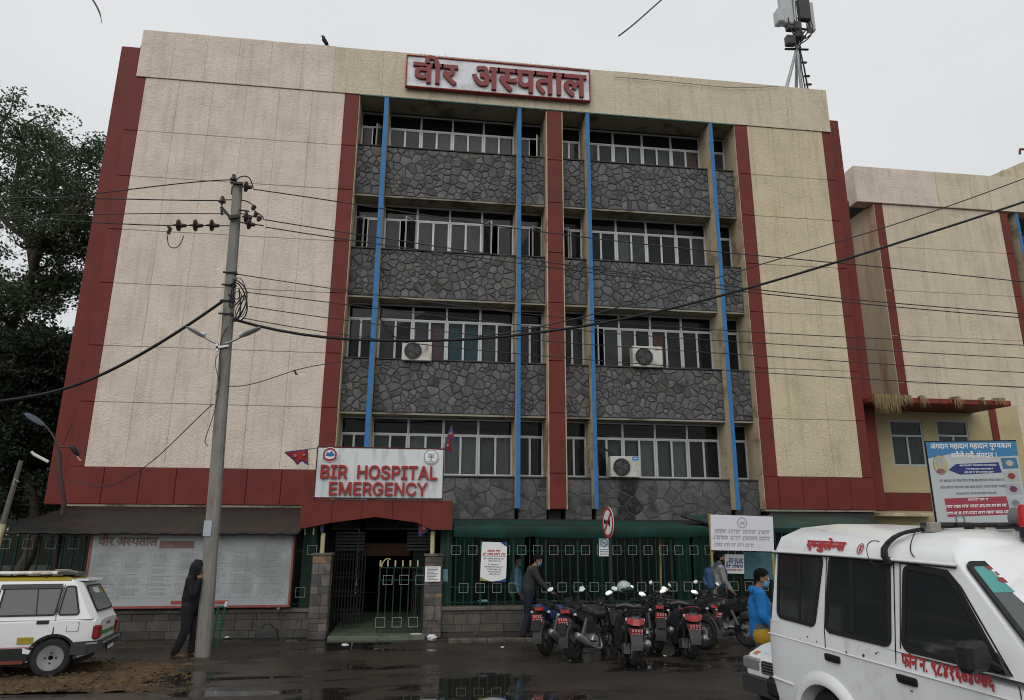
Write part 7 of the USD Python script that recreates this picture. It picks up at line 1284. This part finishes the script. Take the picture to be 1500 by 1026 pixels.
# ================================================================== people
SKIN = pm('skin_brown', (.20,.105,.065), .5, .1, 8); HAIR = pm('hair_black', (.006,.0055,.0055), .75, .3, 20, .5, 120, spec=.08); MASK = pm('mask_blue', (.08,.24,.42), .8, .1, 9)
def cloth(name, c, var=.18): return pm(name, c, .85, var, 9, .6, 26)
def hand(w, d, grip, r=.0085):
    "palm and five fingers at the wrist w, pointing along d"
    d = np.array(d, float); d /= np.linalg.norm(d); s, u = frame_of(d); B = [((w, .026), (w+d*.05, .028)), ((w+s*.018, .022), (w+d*.075+s*.028, .018)), ((w-s*.018, .022), (w+d*.075-s*.028, .018))]
    for k, l in zip((-.030,-.010,.010,.030), (.060,.072,.068,.054)):
        a = w+d*.085+s*k; b = a+d*l*.5+u*grip*.018; c = b+d*l*.35*(1-grip*.6)+u*grip*.035; B += [((a, r), (b, r*.95)), ((b, r*.95), (c, r*.8))]
    a = w+d*.03+s*.034; b = a+d*.035+s*.02+u*grip*.01; B += [((a, r*1.2), (b, r*1.05)), ((b, r*1.05), (b+d*.028+u*grip*.02, r*.85))]
    return B
def person(label, loc, rz, J, wear, s=1.0, hair=True, mask=True, look=(0,0)):
    """J: joints (x ahead, y left, z up); a suffix l or r; wear: dict of the clothes' materials"""
    D = dict(hip=(0,0,.90), chest=(0,0,1.22), neck=(.0,0,1.42), head=(.03,0,1.57), shl=(0,.175,1.37), shr=(0,-.175,1.37), ell=(-.02,.24,1.10), elr=(-.02,-.24,1.10), wrl=(.06,.25,.87), wrr=(.06,-.25,.87), knl=(.02,.095,.48), knr=(.02,-.095,.48), anl=(-.02,.10,.09), anr=(-.02,-.10,.09))
    D.update(J); D = {k: np.array(v, float)*s for k, v in D.items()}; t = thing('person', label, 'person', loc, rz)
    hipl, hipr = D['hip']+np.array([0,.085,0])*s, D['hip']-np.array([0,.085,0])*s; h = D['head']
    yaw, pit = look; HM = trimesh.transformations.euler_matrix(0, pit, yaw)[:3,:3]; hp = lambda *p: h+HM@(np.array(p)*s)
    q = lambda *b: [((a, r*s), (c, e*s)) for (a, r), (c, e) in b]
    B = q(((D['hip'],.12),(D['chest'],.125)), ((D['chest'],.125),(D['neck']*.9+D['chest']*.1,.075)), ((D['neck'],.055),(h-[0,0,.03*s],.055)), ((hipl,.085),(D['knl'],.058)), ((D['knl'],.056),(D['anl'],.038)), ((hipr,.085),(D['knr'],.058)), ((D['knr'],.056),(D['anr'],.038)), ((D['shl'],.058),(D['chest'],.10)), ((D['shr'],.058),(D['chest'],.10)),
        ((D['shl'],.052),(D['ell'],.040)), ((D['ell'],.040),(D['wrl'],.027)), ((D['shr'],.052),(D['elr'],.040)), ((D['elr'],.040),(D['wrr'],.027)))
    B += [((hp(-.015,0,.035), .092*s), (hp(.01,0,.02), .082*s)), ((hp(.02,0,.0), .075*s), (hp(.035,0,-.075), .045*s)), ((hp(.075,0,.01), .016*s), (hp(.098,0,-.02), .013*s)), ((hp(.07,0,-.058), .020*s), (hp(.07,0,-.062), .018*s)), ((hp(-.005,.08,.0), .018*s), (hp(-.01,.086,-.02), .012*s)), ((hp(-.005,-.08,.0), .018*s), (hp(-.01,-.086,-.02), .012*s))]
    for sd in 'lr':
        w, e = D['wr'+sd], D['el'+sd]; d = J.get('hd'+sd, w-e); B += [((a, r*s), (c, k*s)) for (a, r), (c, k) in [((x/1, y), (z_, k_)) for (x, y), (z_, k_) in hand(w, d, J.get('grip', .5))]]
    obj('body', chain(B, .022, 5), SKIN, t, smooth=True)
    for y in (-.034,.034): e = obj('eye', xf(ball((0,0,0), .011*s, 1), loc=hp(.080,y,.022)), PAPER, t); obj('pupil', xf(ball((0,0,0), .006*s, 1), loc=hp(.088,y,.022)), BLACK, e)
    obj('mouth', xf(ball((0,0,0), .018*s, 1, (.4,1,.25)), loc=hp(.082,0,-.048)), pm('lip', (.16,.06,.05), .6), t)
    if hair:
        m = trimesh.creation.icosphere(3, 1.0); v = m.vertices*np.array([.112,.098,.108]); n = 1+.10*(meshkit.fbm(m.vertices*4, 3, 2)-.5)[:,None]; v = v*n; f = np.array(m.faces); c = v[f].mean(1); keep = (c[:,2] > -.005+.9*np.maximum(0, c[:,0]-.02)) | ((c[:,0] < -.02) & (c[:,2] > -.075))
        obj('hair', (np.array([hp(*(p+[-.014,0,.045])) for p in v]), f[keep]), HAIR, t, smooth=True)
    if mask: 
        mk = chain([((hp(.055,0,-.02),.048*s),(hp(.055,0,-.065),.046*s)), ((hp(.045,.03,-.03),.038*s),(hp(.045,.03,-.06),.036*s)), ((hp(.045,-.03,-.03),.038*s),(hp(.045,-.03,-.06),.036*s))], .015, 6); obj('face_mask', mk, MASK, t, smooth=True); obj('mask_strap', join([tube([hp(.05,y*.9,-.03), hp(.01,y,-.005)], .003*s, 4) for y in (-.082,.082)]), PAPER, t)
    g = wear
    if 'legs' in g:
        obj('trousers', chain(q(((D['hip']+[0,0,.06],.135),(D['hip']-[0,0,.02],.135)), ((hipl,.108),(D['knl'],.082)), ((D['knl'],.082),(D['anl']+[0,0,.0],.066)), ((hipr,.108),(D['knr'],.082)), ((D['knr'],.082),(D['anr'],.066))), .03, 6), g['legs'], t, smooth=True)
        for sd in 'lr':
            a = D['an'+sd]; d = np.array(J.get('toe', (1,0,0)), float); obj('shoe', chain(q(((a*[1,1,0]+[-.03*s,0,.045*s],.045),(a*[1,1,0]+d*.12*s+[0,0,.04*s],.042)), ((a*[1,1,0]+d*.12*s+[0,0,.04*s],.042),(a*[1,1,0]+d*.19*s+[0,0,.028*s],.028)), ((a,.045),(a*[1,1,0]+[0,0,.05*s],.05))), .02, 5), g['shoes'], t, smooth=True)
    hem = g.get('hem', .80)*s; hemp = D['hip']*[1,1,0]+[0,0,hem]
    T = q(((hemp,.155),(D['chest'],.16)), ((D['chest'],.16),(D['neck']-[0,0,.05*s],.085)), ((D['shl'],.082),(D['chest'],.13)), ((D['shr'],.082),(D['chest'],.13)), ((D['shl'],.082),(D['neck']-[0,0,.03*s],.07)), ((D['shr'],.082),(D['neck']-[0,0,.03*s],.07)),
        ((D['shl'],.078),(D['ell'],.064)), ((D['ell'],.064),(D['wrl']*.9+D['ell']*.1,.048)), ((D['shr'],.078),(D['elr'],.064)), ((D['elr'],.064),(D['wrr']*.9+D['elr']*.1,.048)))
    v, f = chain(T, .025, 5); v = v + (meshkit.fbm(v*9, 3, 4)-.5)[:,None]*.022*np.array([1,1,.3])
    obj(g.get('top_name', 'jacket'), (v, f), g['top'], t, smooth=True); return t, D, hp
LK = cloth('jacket_black', (.011,.011,.014)); TRD = cloth('trousers_dark', (.014,.014,.015)); SHB = pm('shoe_brown', (.09,.045,.025), .5, .2)
p = gnd(268,963)
t, D, hp = person('man in a black hooded jacket leaning by the concrete pole with hand on face', p, math.radians(-6), dict(hip=(.02,0,.86), chest=(.04,0,1.15), neck=(.06,0,1.36), head=(.10,0,1.50), shl=(.04,.16,1.32), shr=(.04,-.17,1.32), elr=(.14,-.22,1.08), wrr=(.19,-.11,1.34), hdr=(-.05,.06,.1), ell=(.13,.17,1.06), wrl=(.22,.05,1.22), knl=(.13,.07,.46), knr=(.03,-.09,.46), anl=(.10,.09,.09), anr=(-.12,-.09,.09)), dict(top=LK, legs=TRD, shoes=SHB, hem=.80), hair=False, mask=False, look=(.1,.25))
v, f = chain([((hp(-.03,0,.04),.125),(hp(-.02,0,-.03),.118)), ((hp(-.05,0,.02),.11),(D['neck']-[.03,0,0],.11)), ((hp(-.08,0,.07),.06),(hp(-.10,0,.13),.025))], .02, 5); c = v[f].mean(1); HMx = np.array([hp(.06,0,0)-hp(0,0,0)])[0]; HMx /= np.linalg.norm(HMx)
obj('hood', (v, f[((c-hp(0,0,0))@HMx < .055) | (c[:,2] < hp(0,0,-.12)[2])]), LK, t, smooth=True); obj('phone', xf(cbx(-.008,.008,-.035,.035,-.07,.07,.006), loc=hp(.06,-.115,-.02), ry=.3), BLACK, t)
p = gnd(772,938); p[2] = .10
t, D, hp = person('man in a dark grey blazer and blue mask reaching for a motorcycle handle', p, math.radians(4), dict(chest=(.09,0,1.20), neck=(.15,0,1.41), head=(.235,0,1.54), shl=(.11,.17,1.35), shr=(.11,-.17,1.35), elr=(.26,-.22,1.10), wrr=(.46,-.20,.93), ell=(.24,.2,1.10), wrl=(.44,.16,.95), knl=(.06,.09,.47), knr=(.0,-.09,.47), anl=(.03,.1,.09), anr=(-.10,-.1,.09), grip=.9), dict(top=cloth('blazer_grey', (.030,.030,.031)), legs=cloth('trousers_navy', (.014,.016,.026)), shoes=pm('shoe_black', (.012,.012,.012), .4), hem=.78, top_name='blazer'), look=(-.15,.35))
obj('collar', chain([((D['neck']+[-.01,-.05,-.01],.045),(D['neck']+[-.01,.05,-.01],.045)), ((D['neck']+[.04,-.02,-.05],.03),(D['neck']+[.06,0,-.10],.022))], .015, 4), PAPER, t, smooth=True); obj('cuff', bar(D['wrr']*.88+D['elr']*.12, D['wrr'], .036, 10), PAPER, t)
pY = FY+.85; p = at(756,900,pY); p[2] = 0
person('person in a pale blue shirt and mask behind the long green fence', p, math.radians(-8), dict(), dict(top=cloth('shirt_pale_blue', (.11,.24,.34)), legs=TRD, shoes=SHB, hem=.82, top_name='shirt'), s=.97, look=(-.1,.1))
p = at(1057,900,-3.72); p[2] = .10
t, D, hp = person('bearded man in a grey checked shirt carrying a blue backpack', p, math.radians(-6), dict(head=(.05,0,1.57), elr=(.05,-.23,1.10), wrr=(.19,-.22,.90), ell=(.02,.23,1.10), knl=(.03,.09,.48), anl=(.05,.1,.09), anr=(-.08,-.1,.09)), dict(top=cloth('shirt_grey', (.19,.185,.185), .35), legs=TRD, shoes=pm('shoe_tan', (.12,.08,.05), .6), hem=.86, top_name='shirt'), mask=False)
obj('beard', chain([((hp(.045,0,-.06),.05),(hp(.05,0,-.085),.04)), ((hp(.02,.05,-.045),.03),(hp(.02,-.05,-.045),.03))], .015, 5), HAIR, t, smooth=True)
bk = thing('backpack', 'blue backpack on the back of the man in the checked shirt', 'backpack', p, math.radians(-6)); BPK = pm('backpack_blue', (.03,.065,.14), .7, .2, 8, .3, 30)
obj('bag', chain([((np.array((-.22,y,z)),.10),(np.array((-.23,y,z+.30)),.09)) for y in (-.06,.06) for z in (.98,)], .03, 6), BPK, bk, smooth=True); obj('pocket', chain([((np.array((-.32,-.04,1.02)),.05),(np.array((-.32,.04,1.12)),.05))], .025, 5), BPK, bk, smooth=True)
for s_ in (-1,1): obj('strap', tube(spline([(-.17,s_*.11,1.36),(-.02,s_*.12,1.475),(.115,s_*.12,1.34),(.10,s_*.15,1.10),(-.10,s_*.16,1.0)],16), .022, 6), BPK, bk, smooth=True)
p = at(1113,900,-10.3); p[2] = float(zg(-10.3))
t, D, hp = person('man in a bright blue jacket and mask beside the rear of the ambulance', p, math.radians(-18), dict(head=(.07,0,1.56), elr=(.0,-.24,1.10), wrr=(.14,-.20,.94)), dict(top=cloth('jacket_blue', (.012,.13,.36)), legs=cloth('jeans_grey', (.07,.08,.09)), shoes=SHB, hem=.82), s=.90, look=(-.1,.2))
obj('hood', chain([((D['neck']+[-.07,-.06,-.01],.05),(D['neck']+[-.07,.06,-.01],.05)), ((D['neck']+[-.05,-.1,0],.04),(D['neck']+[.04,-.08,-.02],.03)), ((D['neck']+[-.05,.1,0],.04),(D['neck']+[.04,.08,-.02],.03))], .02, 5), cloth('jacket_blue', ()), t, smooth=True); obj('shirt_hem', chain([((D['hip']+[.01,y_,-.06],.122),(D['hip']+[.01,y_,-.10],.122)) for y_ in (-.075,.075)]+[((D['hip']+[.01,-.07,-.08],.128),(D['hip']+[.01,.07,-.08],.128))], .03, 4), cloth('shirt_yellow', (.36,.20,.02)), t, smooth=True)
